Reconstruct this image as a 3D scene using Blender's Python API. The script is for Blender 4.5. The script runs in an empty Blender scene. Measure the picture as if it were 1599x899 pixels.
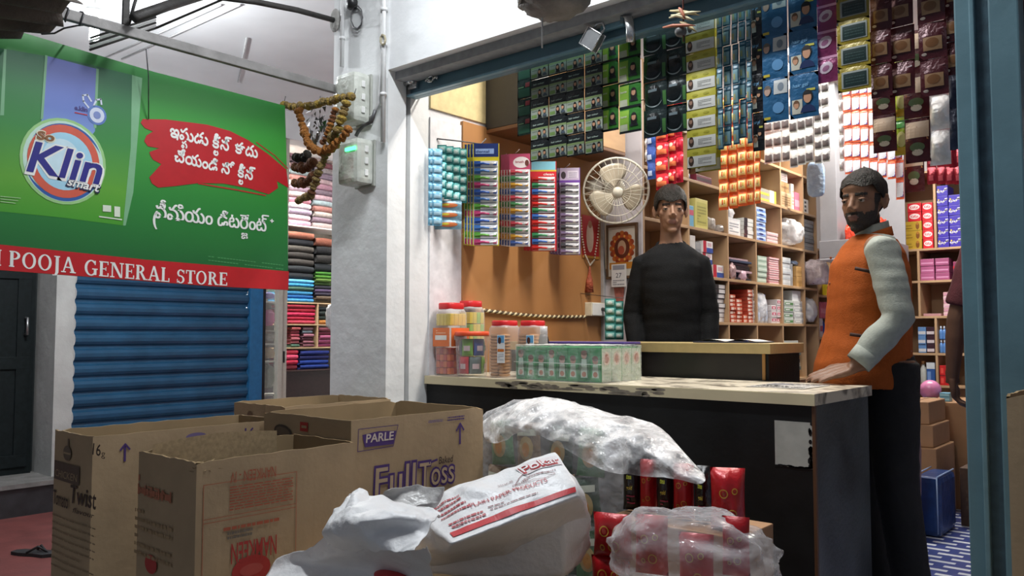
import bpy, bmesh, math, random
from mathutils import Vector, Matrix, Euler
random.seed(11)
scene = bpy.context.scene
COL = scene.collection
# ---------------------------------------------------------------- camera
FPX, YAW, PITCH, CAMZ = 1280.0, math.radians(40.5), math.radians(3.15), 1.04
cam = bpy.data.objects.new('camera', bpy.data.cameras.new('camera'))
COL.objects.link(cam)
cam.location = (0, 0, CAMZ)
cam.rotation_euler = (math.pi/2 + PITCH, 0, YAW)
cam.data.sensor_width = 36.0
cam.data.lens = 36.0*FPX/1599.0
cam.data.clip_start = 0.05
scene.camera = cam
# ---------------------------------------------------------------- view, world, lamps
scene.view_settings.view_transform = 'Standard'
scene.view_settings.look = 'None'
scene.view_settings.gamma = 1.0
scene.view_settings.use_curve_mapping = False
scene.view_settings.exposure = 0.0
world = bpy.data.worlds.new('world'); scene.world = world
world.use_nodes = True
world.node_tree.nodes['Background'].inputs[0].default_value = (0.55, 0.62, 0.75, 1)
world.node_tree.nodes['Background'].inputs[1].default_value = 0.24
def area(name, loc, rot, sx, sy, power, color=(1, 1, 1)):
    d = bpy.data.lights.new(name, 'AREA'); d.shape = 'RECTANGLE'; d.size = sx; d.size_y = sy
    d.energy = power; d.color = color
    o = bpy.data.objects.new(name, d); COL.objects.link(o)
    o.location = loc; o.rotation_euler = rot
    return o
CEIL = 3.05
# tube lamps of the place: two over the pavement, three inside the shop, one in the cloth shop, one over the side passage
area('tube_lamp_pavement', (-1.55, 1.62, 3.0), (0, 0, 0), 1.2, 0.06, 46, (0.93, 0.97, 1.0))
area('tube_lamp_shop_front', (-1.45, 2.98, 2.95), (0, 0, 0), 1.2, 0.12, 60, (1.0, 0.95, 0.87))
area('tube_lamp_shop_back', (-1.55, 5.9, 2.90), (0, 0, 0), 1.2, 0.06, 80, (1.0, 0.95, 0.87))
area('tube_lamp_cloth_shop', (-7.3, 4.9, 2.9), (0, 0, 0), 1.2, 0.06, 110, (1.0, 0.98, 0.95))
area('tube_lamp_passage', (-4.6, 3.2, 3.0), (0, 0, 0), 0.06, 60.2, 14, (0.95, 0.98, 1.0))
LAMP_W = 105.0
# ---------------------------------------------------------------- pixel -> place
_f = Vector((-math.sin(YAW)*math.cos(PITCH), math.cos(YAW)*math.cos(PITCH), math.sin(PITCH)))
_r = Vector((math.cos(YAW), math.sin(YAW), 0)); _u = _r.cross(_f)
_o = Vector((0, 0, CAMZ))
def at(u, v, X=None, Y=None, Z=None):
    d = _f*FPX + _r*(u-799.5) - _u*(v-449.5)
    if X is not None: t = X/d.x
    elif Y is not None: t = Y/d.y
    else: t = (Z-CAMZ)/d.z
    return _o + d*t
# ---------------------------------------------------------------- materials
_mats = {}
def mat(name, col, rough=0.55, metal=0.0, var=0.10, scale=30.0, bump=0.0, bscale=60.0, emit=None, spec=0.5, coat=0.0):
    if name in _mats: return _mats[name]
    m = bpy.data.materials.new(name); m.use_nodes = True
    nt = m.node_tree; b = nt.nodes['Principled BSDF']
    b.inputs['Roughness'].default_value = rough; b.inputs['Metallic'].default_value = metal
    b.inputs['Specular IOR Level'].default_value = spec
    if coat: b.inputs['Coat Weight'].default_value = coat; b.inputs['Coat Roughness'].default_value = 0.15
    tc = nt.nodes.new('ShaderNodeTexCoord')
    n = nt.nodes.new('ShaderNodeTexNoise'); n.inputs['Scale'].default_value = scale; n.inputs['Detail'].default_value = 4
    nt.links.new(tc.outputs['Object'], n.inputs['Vector'])
    r = nt.nodes.new('ShaderNodeValToRGB')
    c = Vector(col[:3])
    r.color_ramp.elements[0].position = 0.3; r.color_ramp.elements[1].position = 0.7
    r.color_ramp.elements[0].color = (*(c*(1-var)), 1); r.color_ramp.elements[1].color = (*[min(1, k*(1+var)) for k in c], 1)
    nt.links.new(n.outputs['Fac'], r.inputs['Fac']); nt.links.new(r.outputs['Color'], b.inputs['Base Color'])
    if bump:
        n2 = nt.nodes.new('ShaderNodeTexNoise'); n2.inputs['Scale'].default_value = bscale; n2.inputs['Detail'].default_value = 6
        bp = nt.nodes.new('ShaderNodeBump'); bp.inputs['Strength'].default_value = bump; bp.inputs['Distance'].default_value = 0.02
        nt.links.new(tc.outputs['Object'], n2.inputs['Vector']); nt.links.new(n2.outputs['Fac'], bp.inputs['Height'])
        nt.links.new(bp.outputs['Normal'], b.inputs['Normal'])
    if emit:
        b.inputs['Emission Color'].default_value = (*emit[0], 1); b.inputs['Emission Strength'].default_value = emit[1]
    _mats[name] = m
    return m
def srgb(h):
    h = h.lstrip('#'); o = []
    for i in (0, 2, 4):
        c = int(h[i:i+2], 16)/255
        o.append(c/12.92 if c <= 0.04045 else ((c+0.055)/1.055)**2.4)
    return tuple(o)
def cm(h, rough=0.5, **k):          # plain coloured print / paper / plastic by hex
    return mat('tone_'+h+('' if rough == 0.5 else '_%d' % int(rough*100)), srgb(h), rough, **{**dict(var=0.05, scale=25), **k})
def film(name, tint=(1, 1, 1), clear=0.75, rough=0.12, cloud=0.25, scale=9.0):   # clear wrapping film
    if name in _mats: return _mats[name]
    m = bpy.data.materials.new(name); m.use_nodes = True
    nt = m.node_tree; b = nt.nodes['Principled BSDF']; out = nt.nodes['Material Output']
    b.inputs['Base Color'].default_value = (*tint, 1); b.inputs['Roughness'].default_value = rough
    b.inputs['Specular IOR Level'].default_value = 0.8
    tr = nt.nodes.new('ShaderNodeBsdfTransparent'); tr.inputs[0].default_value = (1, 1, 1, 1)
    mx = nt.nodes.new('ShaderNodeMixShader')
    tc = nt.nodes.new('ShaderNodeTexCoord'); n = nt.nodes.new('ShaderNodeTexNoise')
    n.inputs['Scale'].default_value = scale; n.inputs['Detail'].default_value = 5
    nt.links.new(tc.outputs['Object'], n.inputs['Vector'])
    lw = nt.nodes.new('ShaderNodeLayerWeight'); lw.inputs[0].default_value = 0.35
    mr = nt.nodes.new('ShaderNodeMapRange'); mr.inputs['From Min'].default_value = 0.35; mr.inputs['From Max'].default_value = 0.7
    mr.inputs['To Min'].default_value = 1-clear-cloud*0.5; mr.inputs['To Max'].default_value = 1-clear+cloud
    nt.links.new(n.outputs['Fac'], mr.inputs['Value'])
    ad = nt.nodes.new('ShaderNodeMath'); ad.operation = 'MULTIPLY_ADD'; ad.use_clamp = True; ad.inputs[1].default_value = 0.45
    nt.links.new(lw.outputs['Facing'], ad.inputs[0]); nt.links.new(mr.outputs[0], ad.inputs[2])
    nt.links.new(ad.outputs[0], mx.inputs[0]); nt.links.new(tr.outputs[0], mx.inputs[1]); nt.links.new(b.outputs[0], mx.inputs[2])
    nt.links.new(mx.outputs[0], out.inputs['Surface'])
    n2 = nt.nodes.new('ShaderNodeTexNoise'); n2.inputs['Scale'].default_value = scale*2.2; n2.inputs['Detail'].default_value = 3
    bp = nt.nodes.new('ShaderNodeBump'); bp.inputs['Strength'].default_value = 0.5; bp.inputs['Distance'].default_value = 0.03
    nt.links.new(tc.outputs['Object'], n2.inputs['Vector']); nt.links.new(n2.outputs['Fac'], bp.inputs['Height'])
    nt.links.new(bp.outputs['Normal'], b.inputs['Normal'])
    _mats[name] = m
    return m
def wood(name, c1, c2, scale=(2, 30, 30), rough=0.5):
    if name in _mats: return _mats[name]
    m = bpy.data.materials.new(name); m.use_nodes = True
    nt = m.node_tree; b = nt.nodes['Principled BSDF']; b.inputs['Roughness'].default_value = rough
    tc = nt.nodes.new('ShaderNodeTexCoord'); mp = nt.nodes.new('ShaderNodeMapping'); mp.inputs['Scale'].default_value = scale
    n = nt.nodes.new('ShaderNodeTexNoise'); n.inputs['Scale'].default_value = 1.5; n.inputs['Detail'].default_value = 8
    r = nt.nodes.new('ShaderNodeValToRGB'); r.color_ramp.elements[0].position = 0.3; r.color_ramp.elements[1].position = 0.72
    r.color_ramp.elements[0].color = (*c1, 1); r.color_ramp.elements[1].color = (*c2, 1)
    for a, z in ((tc.outputs['Object'], mp.inputs['Vector']), (mp.outputs[0], n.inputs['Vector']), (n.outputs['Fac'], r.inputs['Fac']), (r.outputs[0], b.inputs['Base Color'])):
        nt.links.new(a, z)
    _mats[name] = m
    return m
# ---------------------------------------------------------------- mesh building
class MB:
    def __init__(s): s.v = []; s.f = []; s.m = []; s.mats = []; s.sm = []
    def mi(s, m):
        if m not in s.mats: s.mats.append(m)
        return s.mats.index(m)
    def add(s, vs, fs, m, smooth=False):
        b = len(s.v); s.v += [Vector(p) for p in vs]; i = s.mi(m)
        for f in fs: s.f.append([b+k for k in f]); s.m.append(i); s.sm.append(smooth)
        return s
    def box(s, a, b, m, R=None, c=None):
        x0, y0, z0 = [min(p, q) for p, q in zip(a, b)]; x1, y1, z1 = [max(p, q) for p, q in zip(a, b)]
        vs = [Vector(p) for p in ((x0, y0, z0), (x1, y0, z0), (x1, y1, z0), (x0, y1, z0), (x0, y0, z1), (x1, y0, z1), (x1, y1, z1), (x0, y1, z1))]
        if R is not None:
            c = Vector(c) if c is not None else sum(vs, Vector())/8
            vs = [c + R @ (p-c) for p in vs]
        return s.add(vs, [(3, 2, 1, 0), (4, 5, 6, 7), (0, 1, 5, 4), (1, 2, 6, 5), (2, 3, 7, 6), (3, 0, 4, 7)], m)
    def rbox(s, a, b, m, r=0.004, smooth=True):           # chamfered box
        x0, y0, z0 = [min(p, q) for p, q in zip(a, b)]; x1, y1, z1 = [max(p, q) for p, q in zip(a, b)]
        bm = bmesh.new()
        vs = [bm.verts.new(p) for p in ((x0, y0, z0), (x1, y0, z0), (x1, y1, z0), (x0, y1, z0), (x0, y0, z1), (x1, y0, z1), (x1, y1, z1), (x0, y1, z1))]
        for f in [(3, 2, 1, 0), (4, 5, 6, 7), (0, 1, 5, 4), (1, 2, 6, 5), (2, 3, 7, 6), (3, 0, 4, 7)]: bm.faces.new([vs[k] for k in f])
        r = min(r, (x1-x0)*.45, (y1-y0)*.45, (z1-z0)*.45)
        bmesh.ops.bevel(bm, geom=bm.edges[:], offset=r, segments=2, affect='EDGES', profile=0.6)
        bm.verts.index_update()
        s.add([v.co.copy() for v in bm.verts], [[v.index for v in f.verts] for f in bm.faces], m, False)
        bm.free(); return s
    def tube(s, pts, rad, m, n=10, caps=True, closed=False):
        pts = [Vector(p) for p in pts]; k = len(pts); vs = []; fs = []
        rad = rad if isinstance(rad, (list, tuple)) else [rad]*k
        ref = Vector((0, 0, 1)); prev = None
        for i, p in enumerate(pts):
            if closed: t = pts[(i+1) % k]-pts[i-1]
            else: t = pts[min(i+1, k-1)]-pts[max(i-1, 0)]
            t = t.normalized() if t.length > 1e-9 else Vector((0, 0, 1))
            if prev is None: a = t.cross(ref if abs(t.z) < .9 else Vector((1, 0, 0))).normalized()
            else: a = (prev - t*prev.dot(t)); a = a.normalized() if a.length > 1e-6 else t.orthogonal().normalized()
            prev = a; b = t.cross(a)
            rr = rad[i]; rx, ry = rr if isinstance(rr, (list, tuple)) else (rr, rr)
            for j in range(n):
                w = 2*math.pi*j/n; vs.append(p + a*math.cos(w)*rx + b*math.sin(w)*ry)
        for i in range(k if closed else k-1):
            for j in range(n):
                i2 = (i+1) % k
                fs.append((i*n+j, i*n+(j+1) % n, i2*n+(j+1) % n, i2*n+j))
        if caps and not closed: fs += [tuple(reversed(range(n))), tuple(range((k-1)*n, k*n))]
        return s.add(vs, fs, m, True)
    def lathe(s, prof, m, c=(0, 0, 0), n=24, axis=None):
        c = Vector(c); vs = []; fs = []; k = len(prof)
        R = Vector((0, 0, 1)).rotation_difference(Vector(axis).normalized()).to_matrix() if axis is not None else Matrix.Identity(3)
        for (r, z) in prof:
            for j in range(n):
                w = 2*math.pi*j/n; vs.append(c + R @ Vector((r*math.cos(w), r*math.sin(w), z)))
        for i in range(k-1):
            for j in range(n): fs.append((i*n+j, i*n+(j+1) % n, (i+1)*n+(j+1) % n, (i+1)*n+j))
        if prof[0][0] > 1e-5: fs.append(tuple(reversed(range(n))))
        if prof[-1][0] > 1e-5: fs.append(tuple(range((k-1)*n, k*n)))
        return s.add(vs, fs, m, True)
    def ell(s, c, r, m, n=14, k=9, R=None):
        c = Vector(c); vs = []; fs = []
        for i in range(k+1):
            t = math.pi*i/k
            for j in range(n):
                w = 2*math.pi*j/n
                p = Vector((r[0]*math.sin(t)*math.cos(w), r[1]*math.sin(t)*math.sin(w), r[2]*math.cos(t)))
                vs.append(c + (R @ p if R is not None else p))
        for i in range(k):
            for j in range(n): fs.append((i*n+j, (i+1)*n+j, (i+1)*n+(j+1) % n, i*n+(j+1) % n))
        return s.add(vs, fs, m, True)
    def grid(s, fn, nu, nv, m, smooth=True, cu=False):
        vs = [fn(i/nu, j/nv) for i in range(nu+1) for j in range(nv+1)]; fs = []
        for i in range(nu):
            for j in range(nv): fs.append((i*(nv+1)+j, (i+1)*(nv+1)+j, (i+1)*(nv+1)+j+1, i*(nv+1)+j+1))
        return s.add(vs, fs, m, smooth)
    def prism(s, poly, d, m):                             # polygon (list of 3D) extruded by vector d
        n = len(poly); d = Vector(d); vs = [Vector(p) for p in poly] + [Vector(p)+d for p in poly]
        fs = [tuple(reversed(range(n))), tuple(range(n, 2*n))] + [(i, (i+1) % n, n+(i+1) % n, n+i) for i in range(n)]
        return s.add(vs, fs, m)
    def build(s, name, parent=None, loc=None, rot=None, weld=False):
        me = bpy.data.meshes.new(name)
        me.from_pydata([tuple(p) for p in s.v], [], s.f)
        for m in s.mats: me.materials.append(m)
        me.polygons.foreach_set('material_index', s.m); me.polygons.foreach_set('use_smooth', s.sm)
        if weld:
            bm = bmesh.new(); bm.from_mesh(me); bmesh.ops.remove_doubles(bm, verts=bm.verts[:], dist=1e-5)
            bmesh.ops.recalc_face_normals(bm, faces=bm.faces[:]); bm.to_mesh(me); bm.free()
        me.update()
        o = bpy.data.objects.new(name, me); COL.objects.link(o)
        if parent is not None: o.parent = parent
        if loc is not None: o.location = loc
        if rot is not None: o.rotation_euler = rot
        return o
def tag(o, label=None, cat=None, group=None, kind=None):
    if label: o['label'] = label
    if cat: o['category'] = cat
    if group: o['group'] = group
    if kind: o['kind'] = kind
    return o
def thing(name, label, cat, loc=(0, 0, 0), rz=0.0, group=None, rot=None):
    o = bpy.data.objects.new(name, None); COL.objects.link(o); o.empty_display_size = 0.05
    o.location = loc; o.rotation_euler = rot if rot is not None else (0, 0, rz)
    return tag(o, label, cat, group)
def copy_thing(src, loc, rz=None, label=None, group=None, rot=None):
    c = src.copy(); COL.objects.link(c); c.location = loc
    if rz is not None: c.rotation_euler = (0, 0, rz)
    if rot is not None: c.rotation_euler = rot
    if label: c['label'] = label
    if group: c['group'] = group
    for ch in [o for o in src.children]:
        d = ch.copy(); COL.objects.link(d); d.parent = c
        for g in [o for o in ch.children]:
            e = g.copy(); COL.objects.link(e); e.parent = d
    return c
def struct(o): o['kind'] = 'structure'; return o
ORD = ['lowest'] + [w+' from bottom' for w in 'second third fourth fifth sixth seventh eighth ninth tenth eleventh twelfth thirteenth fourteenth fifteenth sixteenth'.split()]
def rank(i, n):                                            # 'topmost', 'lowest', ...
    if n == 1: return 'only one'
    return 'topmost' if i == n-1 else ORD[i]
LFT = ['leftmost', 'second from left', 'third from left', 'fourth from left', 'fifth from left', 'sixth from left', 'seventh from left', 'eighth from left', 'ninth from left', 'tenth from left']
# ---------------------------------------------------------------- flat print: shapes laid on a face, a hair above each other
_tcache = {}
def text_mesh(s, bold=0.0, shear=0.0):
    k = (s, bold, shear)
    if k not in _tcache:
        c = bpy.data.curves.new('lettering', 'FONT'); c.body = s; c.offset = bold; c.shear = shear; c.resolution_u = 3
        o = bpy.data.objects.new('lettering', c); COL.objects.link(o)
        dg = bpy.context.evaluated_depsgraph_get(); dg.update()
        m = bpy.data.meshes.new_from_object(o.evaluated_get(dg))
        _tcache[k] = ([(v.co.x, v.co.y) for v in m.vertices], [tuple(p.vertices) for p in m.polygons])
        bpy.data.objects.remove(o); bpy.data.curves.remove(c); bpy.data.meshes.remove(m)
    return _tcache[k]
class Art:
    """print on a face: o = corner, ux / uy = unit directions, n = outward normal"""
    def __init__(s, mb, o, ux, uy, n=None, step=0.0004, base=0.0006, warp=None):
        s.mb = mb; s.o = Vector(o); s.ux = Vector(ux).normalized(); s.uy = Vector(uy).normalized()
        s.n = Vector(n).normalized() if n is not None else s.ux.cross(s.uy).normalized(); s.step = step; s.base = base; s.warp = warp
    def p(s, x, y, l):
        if s.warp: return s.warp(x, y, s.base+l*s.step)
        return s.o + s.ux*x + s.uy*y + s.n*(s.base+l*s.step)
    def poly(s, pts, m, l=0): s.mb.add([s.p(x, y, l) for x, y in pts], [tuple(range(len(pts)))], m)
    def rect(s, x0, y0, x1, y1, m, l=0, div=1):
        if s.warp:
            n = 5; s.mb.grid(lambda u, v: s.p(x0+(x1-x0)*u, y0+(y1-y0)*v, l), n, n, m, False); return
        for i in range(div):
            a = x0+(x1-x0)*i/div; b = x0+(x1-x0)*(i+1)/div
            s.poly([(a, y0), (b, y0), (b, y1), (a, y1)], m, l)
    def ell(s, cx, cy, rx, ry, m, l=0, n=18, a0=0, a1=360, rot=0):
        cr, sr = math.cos(rot), math.sin(rot); q = []
        k = n if a1-a0 >= 360 else n+1
        for i in range(k):
            t = math.radians(a0+(a1-a0)*i/n); x = rx*math.cos(t); y = ry*math.sin(t)
            q.append((cx+x*cr-y*sr, cy+x*sr+y*cr))
        if s.warp and k == n:
            vs = [s.p(cx, cy, l)]+[s.p(cx+(x-cx)*.55, cy+(y-cy)*.55, l) for x, y in q]+[s.p(x, y, l) for x, y in q]
            s.mb.add(vs, [(0, 1+i, 1+(i+1) % n) for i in range(n)]+[(1+i, 1+n+i, 1+n+(i+1) % n, 1+(i+1) % n) for i in range(n)], m); return
        s.poly(q, m, l)
    def ring(s, cx, cy, rx, ry, w, m, l=0, n=28, a0=0, a1=360, taper=False):
        for i in range(n):
            t0 = math.radians(a0+(a1-a0)*i/n); t1 = math.radians(a0+(a1-a0)*(i+1)/n)
            w0 = w*(math.sin(math.pi*i/n) if taper else 1); w1 = w*(math.sin(math.pi*(i+1)/n) if taper else 1)
            s.poly([(cx+rx*math.cos(t0), cy+ry*math.sin(t0)), (cx+rx*math.cos(t1), cy+ry*math.sin(t1)),
                    (cx+(rx-w1)*math.cos(t1), cy+(ry-w1)*math.sin(t1)), (cx+(rx-w0)*math.cos(t0), cy+(ry-w0)*math.sin(t0))], m, l)
    def line(s, pts, w, m, l=0):
        for (x0, y0), (x1, y1) in zip(pts, pts[1:]):
            dx, dy = x1-x0, y1-y0; L = math.hypot(dx, dy) or 1; nx, ny = -dy/L*w/2, dx/L*w/2
            ex, ey = dx/L*w*.3, dy/L*w*.3
            s.poly([(x0-ex+nx, y0-ey+ny), (x0-ex-nx, y0-ey-ny), (x1+ex-nx, y1+ey-ny), (x1+ex+nx, y1+ey+ny)], m, l)
    def text(s, t, x, y, size, m, l=2, bold=0.0, shear=0.0, fit=None, align='l', rot=0.0, sy=1.0):
        vs, fs = text_mesh(t, bold, shear)
        if not vs: return
        x0 = min(v[0] for v in vs); x1 = max(v[0] for v in vs)
        kx = size if fit is None else fit/(x1-x0)
        off = x0 if align == 'l' else (x0+x1)/2
        cr, sr = math.cos(rot), math.sin(rot)
        q = []
        for a, b in vs:
            X, Y = (a-off)*kx, b*size*sy
            q.append(s.p(x+X*cr-Y*sr, y+X*sr+Y*cr, l))
        s.mb.add(q, fs, m)
    def lines(s, x0, y0, x1, y1, rows, m, l=1, h=0.45, seed=1):       # small print one cannot read: rows of short bars
        rnd = random.Random(seed); dy = (y1-y0)/rows
        for i in range(rows):
            x = x0; y = y0+dy*i
            while x < x1:
                w = rnd.uniform(.02, .09)*(x1-x0)*1.6; e = min(x+w, x1)
                s.rect(x, y, e, y+dy*h, m, l); x = e+(x1-x0)*.02
                if rnd.random() < .04: break
# ================================================================ SETTING
PAINT = mat('white_paint', (0.80, 0.81, 0.82), 0.55, var=0.05, scale=5, bump=0.10, bscale=18)
PILLARP = mat('pillar_paint', (0.72, 0.73, 0.73), 0.6, var=0.06, scale=4, bump=0.22, bscale=14)
CEILP = mat('ceiling_paint', (0.83, 0.84, 0.85), 0.7, var=0.04, scale=3)
DARK = mat('gap_shade_black', (0.012, 0.012, 0.013), 0.6)  # black that stands for the shade inside narrow gaps
PLINTH = mat('plinth_stone', (0.035, 0.036, 0.04), 0.45, var=0.3, scale=12)
REDFLOOR = mat('red_oxide', (0.21, 0.062, 0.056), 0.5, var=0.25, scale=6, bump=0.06)
CONC = mat('concrete', (0.22, 0.21, 0.20), 0.8, var=0.25, scale=8, bump=0.2)
def tile_mat():
    m = bpy.data.materials.new('blue_white_tile'); m.use_nodes = True; nt = m.node_tree; b = nt.nodes['Principled BSDF']
    b.inputs['Roughness'].default_value = 0.3
    tc = nt.nodes.new('ShaderNodeTexCoord'); mp = nt.nodes.new('ShaderNodeMapping')
    mp.inputs['Rotation'].default_value = (0, 0, math.radians(0)); mp.inputs['Scale'].default_value = (1, 1, 1)
    br = nt.nodes.new('ShaderNodeTexBrick'); br.offset = 0.5; br.squash = 1.0
    br.inputs['Color1'].default_value = (0.62, 0.66, 0.74, 1); br.inputs['Color2'].default_value = (0.50, 0.55, 0.66, 1)
    br.inputs['Mortar'].default_value = (0.04, 0.06, 0.22, 1)
    br.inputs['Scale'].default_value = 1.0; br.inputs['Mortar Size'].default_value = 0.022
    br.inputs['Brick Width'].default_value = 0.15; br.inputs['Row Height'].default_value = 0.075; br.inputs['Mortar Smooth'].default_value = 0.05
    nt.links.new(tc.outputs['Object'], mp.inputs[0]); nt.links.new(mp.outputs[0], br.inputs['Vector']); nt.links.new(br.outputs['Color'], b.inputs['Base Color'])
    return m
TILE = tile_mat()
struct(MB().box((-2.72, 2.2, -0.3), (2.2, 7.6, 0), TILE).build('floor'))
struct(MB().box((-3.3, -2.5, -0.3), (2.2, 2.2, 0), CONC).build('floor_pavement'))
struct(MB().box((-9.2, -3.0, -0.4), (-3.3, 7.6, -0.19), REDFLOOR).build('floor_passage'))
struct(MB().box((-9.2, -2.5, CEIL), (2.2, 7.6, CEIL+0.15), CEILP).build('ceiling'))
# pillar between passage and shop with the shutter groove in its reveal
pl = MB().box((-2.995, 2.26, 0), (-2.62, 2.362, CEIL), PILLARP)
pl.box((-2.995, 2.362, 0), (-2.65, 2.388, CEIL), DARK).box((-2.995, 2.388, 0), (-2.62, 2.50, CEIL), PILLARP)  # middle box: shade of the groove put into its black colour
struct(pl.build('pillar'))
SHOPWALL = mat('shop_wall_paint', (0.66, 0.64, 0.66), 0.6, var=0.06, scale=4, bump=0.1)
struct(MB().box((-2.995, 2.50, 0), (-2.62, 7.5, CEIL), SHOPWALL).build('wall_left'))
struct(MB().box((-2.72, 7.5, 0), (2.2, 7.6, CEIL), SHOPWALL).build('wall_back'))
struct(MB().box((2.1, 2.26, 0), (2.2, 7.5, CEIL), SHOPWALL).build('wall_right'))
struct(MB().box((-2.62, 2.26, 2.155), (2.2, 2.375, CEIL), PAINT).build('wall_front'))
struct(MB().box((-2.62, 2.30, 2.12), (2.2, 2.375, 2.155), mat('lintel_grey', (0.33, 0.34, 0.35), 0.7, var=.15)).build('lintel'))
# left wing across the passage
WING = -6.36
def shutter_mat(name, col): return mat(name, col, 0.32, metal=0.25, var=0.10, scale=6)
BLUES = mat('shutter_blue', (0.020, 0.085, 0.17), 0.26, var=0.16, scale=5)
lp = at(57, 600, Y=2.33).x, at(112, 600, X=WING).y
wp = MB().box((-6.62, 2.33, 0), (WING+0.10, at(113, 600, X=WING+.10).y, CEIL), mat('wing_pillar_paint', (0.50, 0.50, 0.48), 0.7, var=0.12, scale=5, bump=.3, bscale=12))
struct(wp.build('pillar_wing'))
struct(MB().box((-9.2, -3.0, -0.19), (WING+0.22, 7.6, 0.0), PLINTH).box((-9.2, -3, 0), (WING+0.24, 7.6, 0.03), CONC).build('floor_wing'))
struct(MB().box((-6.75, -2.5, 0.03), (-6.62, 2.33, CEIL), mat('dark_wing', (0.010, 0.014, 0.015), 0.6, var=.2)).build('wall_wing'))
y_sh0 = at(113, 600, X=WING).y; y_sh1 = at(384, 610, X=WING).y; y_fr1 = at(404, 610, X=WING).y
struct(MB().box((-6.5, y_sh0-.1, 2.35), (-6.3, y_fr1+.02, CEIL), PAINT).box((-6.5, y_fr1+.02, 2.80), (-6.3, y_fr1+2.2, CEIL), PAINT).box((-6.5, y_fr1+2.2, 2.35), (-6.3, 7.6, CEIL), PAINT).build('wall_wing_header'))
struct(MB().box((-9.2, 7.5, 0.03), (-3.0, 7.6, CEIL), PAINT).build('wall_passage_back'))
struct(MB().box((-9.2, y_fr1+2.2, 0.03), (-6.5, y_fr1+2.3, 2.9), PAINT).build('wall_cloth_shop_right'))
struct(MB().box((-6.5, y_fr1+2.2, 0.03), (-6.3, 7.5, 2.35), PAINT).build('wall_passage_far'))
struct(MB().box((-9.2, 2.6, 0.03), (-9.1, 7.5, CEIL), PAINT).build('wall_cloth_shop_back'))
# roller shutter of the shop across the passage: ribbed curtain, guide
sh = thing('roller_shutter', 'closed blue ribbed roller shutter behind the cardboard cartons', 'shutter', (WING, y_sh0, 0.03))
cur = MB(); prof = []
pitch = 0.1135; nsl = 20
for i in range(nsl):
    z = i*pitch
    for k, (dz, dx) in enumerate(((0, 0), (.010, .002), (.020, .018), (.040, .030), (.066, .032), (.088, .020), (.100, .003))):
        prof.append((dx, z+dz))
W = y_sh1-y_sh0
vs = []; fs = []
for (dx, z) in prof: vs += [(dx, 0, z), (dx, W, z)]
for i in range(len(prof)-1): fs.append((2*i, 2*i+1, 2*i+3, 2*i+2))
cur.add(vs, fs, BLUES, False)
cur.build('slat_curtain', sh)
g = MB().rbox((0, W, 0), (0.05, y_fr1-y_sh0, 2.32), mat('guide_blue', (0.022, 0.15, 0.34), 0.4, var=.12), .006)
g.box((-.01, y_fr1-y_sh0+.001, 0), (0.035, y_fr1-y_sh0+.035, 2.32), DARK).build('guide_channel', sh)  # black strip added where there is only a shaded gap beside the guide
MB().rbox((-.002, 0, -.0), (0.04, W, .05), BLUES, .006).build('bottom_rail', sh)
# dark double door at far left, just its plain leaf with rails
dd = thing('panelled_door', 'dark nearly black door at the far left beyond the grey wing pillar', 'door', (-6.6, 0.9, 0.03))
m = MB().box((0, 0, 0), (.04, 1.40, 2.1), mat('black_door', (0.008, 0.012, 0.013), .6, var=.3, spec=.2))
m.build('door_leaf', dd)
r = MB()
for z in (0.05, .75, 1.4, 1.95): r.rbox((.04, .03, z), (.055, 1.37, z+.09), mat('black_door', (0, 0, 0)), .004)
for y in (.03, .66, 1.28): r.rbox((.04, y, .05), (.054, y+.09, 2.04), mat('black_door', (0, 0, 0)), .004)
r.build('rail', dd)
h = MB().tube([(.06, 1.33, 1.12), (.10, 1.33, 1.12), (.10, 1.33, 1.0), (.06, 1.33, 1.0)], .010, mat('dull_steel', (.35, .35, .35), .35, .9), 8)
h.build('handle', dd)
# loop lantern-like latch block on the wing pillar
# ================================================================ SHOP FRONT FIXTURES
POSTB = mat('post_blue', (0.105, 0.195, 0.232), 0.36, var=0.12, scale=5, bump=0.08, bscale=20)
RAILB = mat('rail_blue', (0.13, 0.245, 0.30), 0.35, var=0.10, scale=5, bump=0.05)
STEEL = mat('bright_steel', (0.62, 0.62, 0.62), 0.25, 0.9)
DSTEEL = mat('dark_steel', (0.10, 0.10, 0.105), 0.5, 0.6, var=.3)
WHITEP = mat('white_plastic', (0.78, 0.78, 0.76), 0.35, var=.04)
BLACKP = mat('black_plastic', (0.015, 0.015, 0.016), 0.35)
t = thing('shutter_rail', 'long blue steel bottom rail of the raised shutter over the shop opening', 'shutter', (-2.62, 2.385, 2.06))
m = MB().rbox((0, 0, 0), (4.8, .035, .135), RAILB, .004); m.build('rail_face', t)
MB().rbox((0, -.022, 0), (4.8, 0, .010), mat('lip_blue', (0.20, 0.36, 0.44), .3), .003).build('lip', t)
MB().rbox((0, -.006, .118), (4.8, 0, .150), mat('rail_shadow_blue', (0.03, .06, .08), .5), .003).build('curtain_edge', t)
m = MB()
p = at(648, 133, Y=2.37)
m.tube([(0.0, -.03, .055), (.055, -.032, .062)], .011, STEEL, 10).rbox((0.005, -.02, .03), (.06, 0, .085), STEEL, .004)
m.build('sliding_bolt', t)
m = MB(); q0 = at(668, 128, Y=2.38) - Vector((-2.62, 2.385, 2.06))
pts = [q0+Vector((.012*i, -.012, .008*math.sin(i*1.6))) for i in range(7)]
m.tube(pts, .006, STEEL, 8); m.tube([q0+Vector((.03+.02*math.cos(a), -.014, .003+.012*math.sin(a))) for a in [k*.6283 for k in range(10)]], .004, STEEL, 6, closed=True)
m.build('staple', t)
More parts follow.
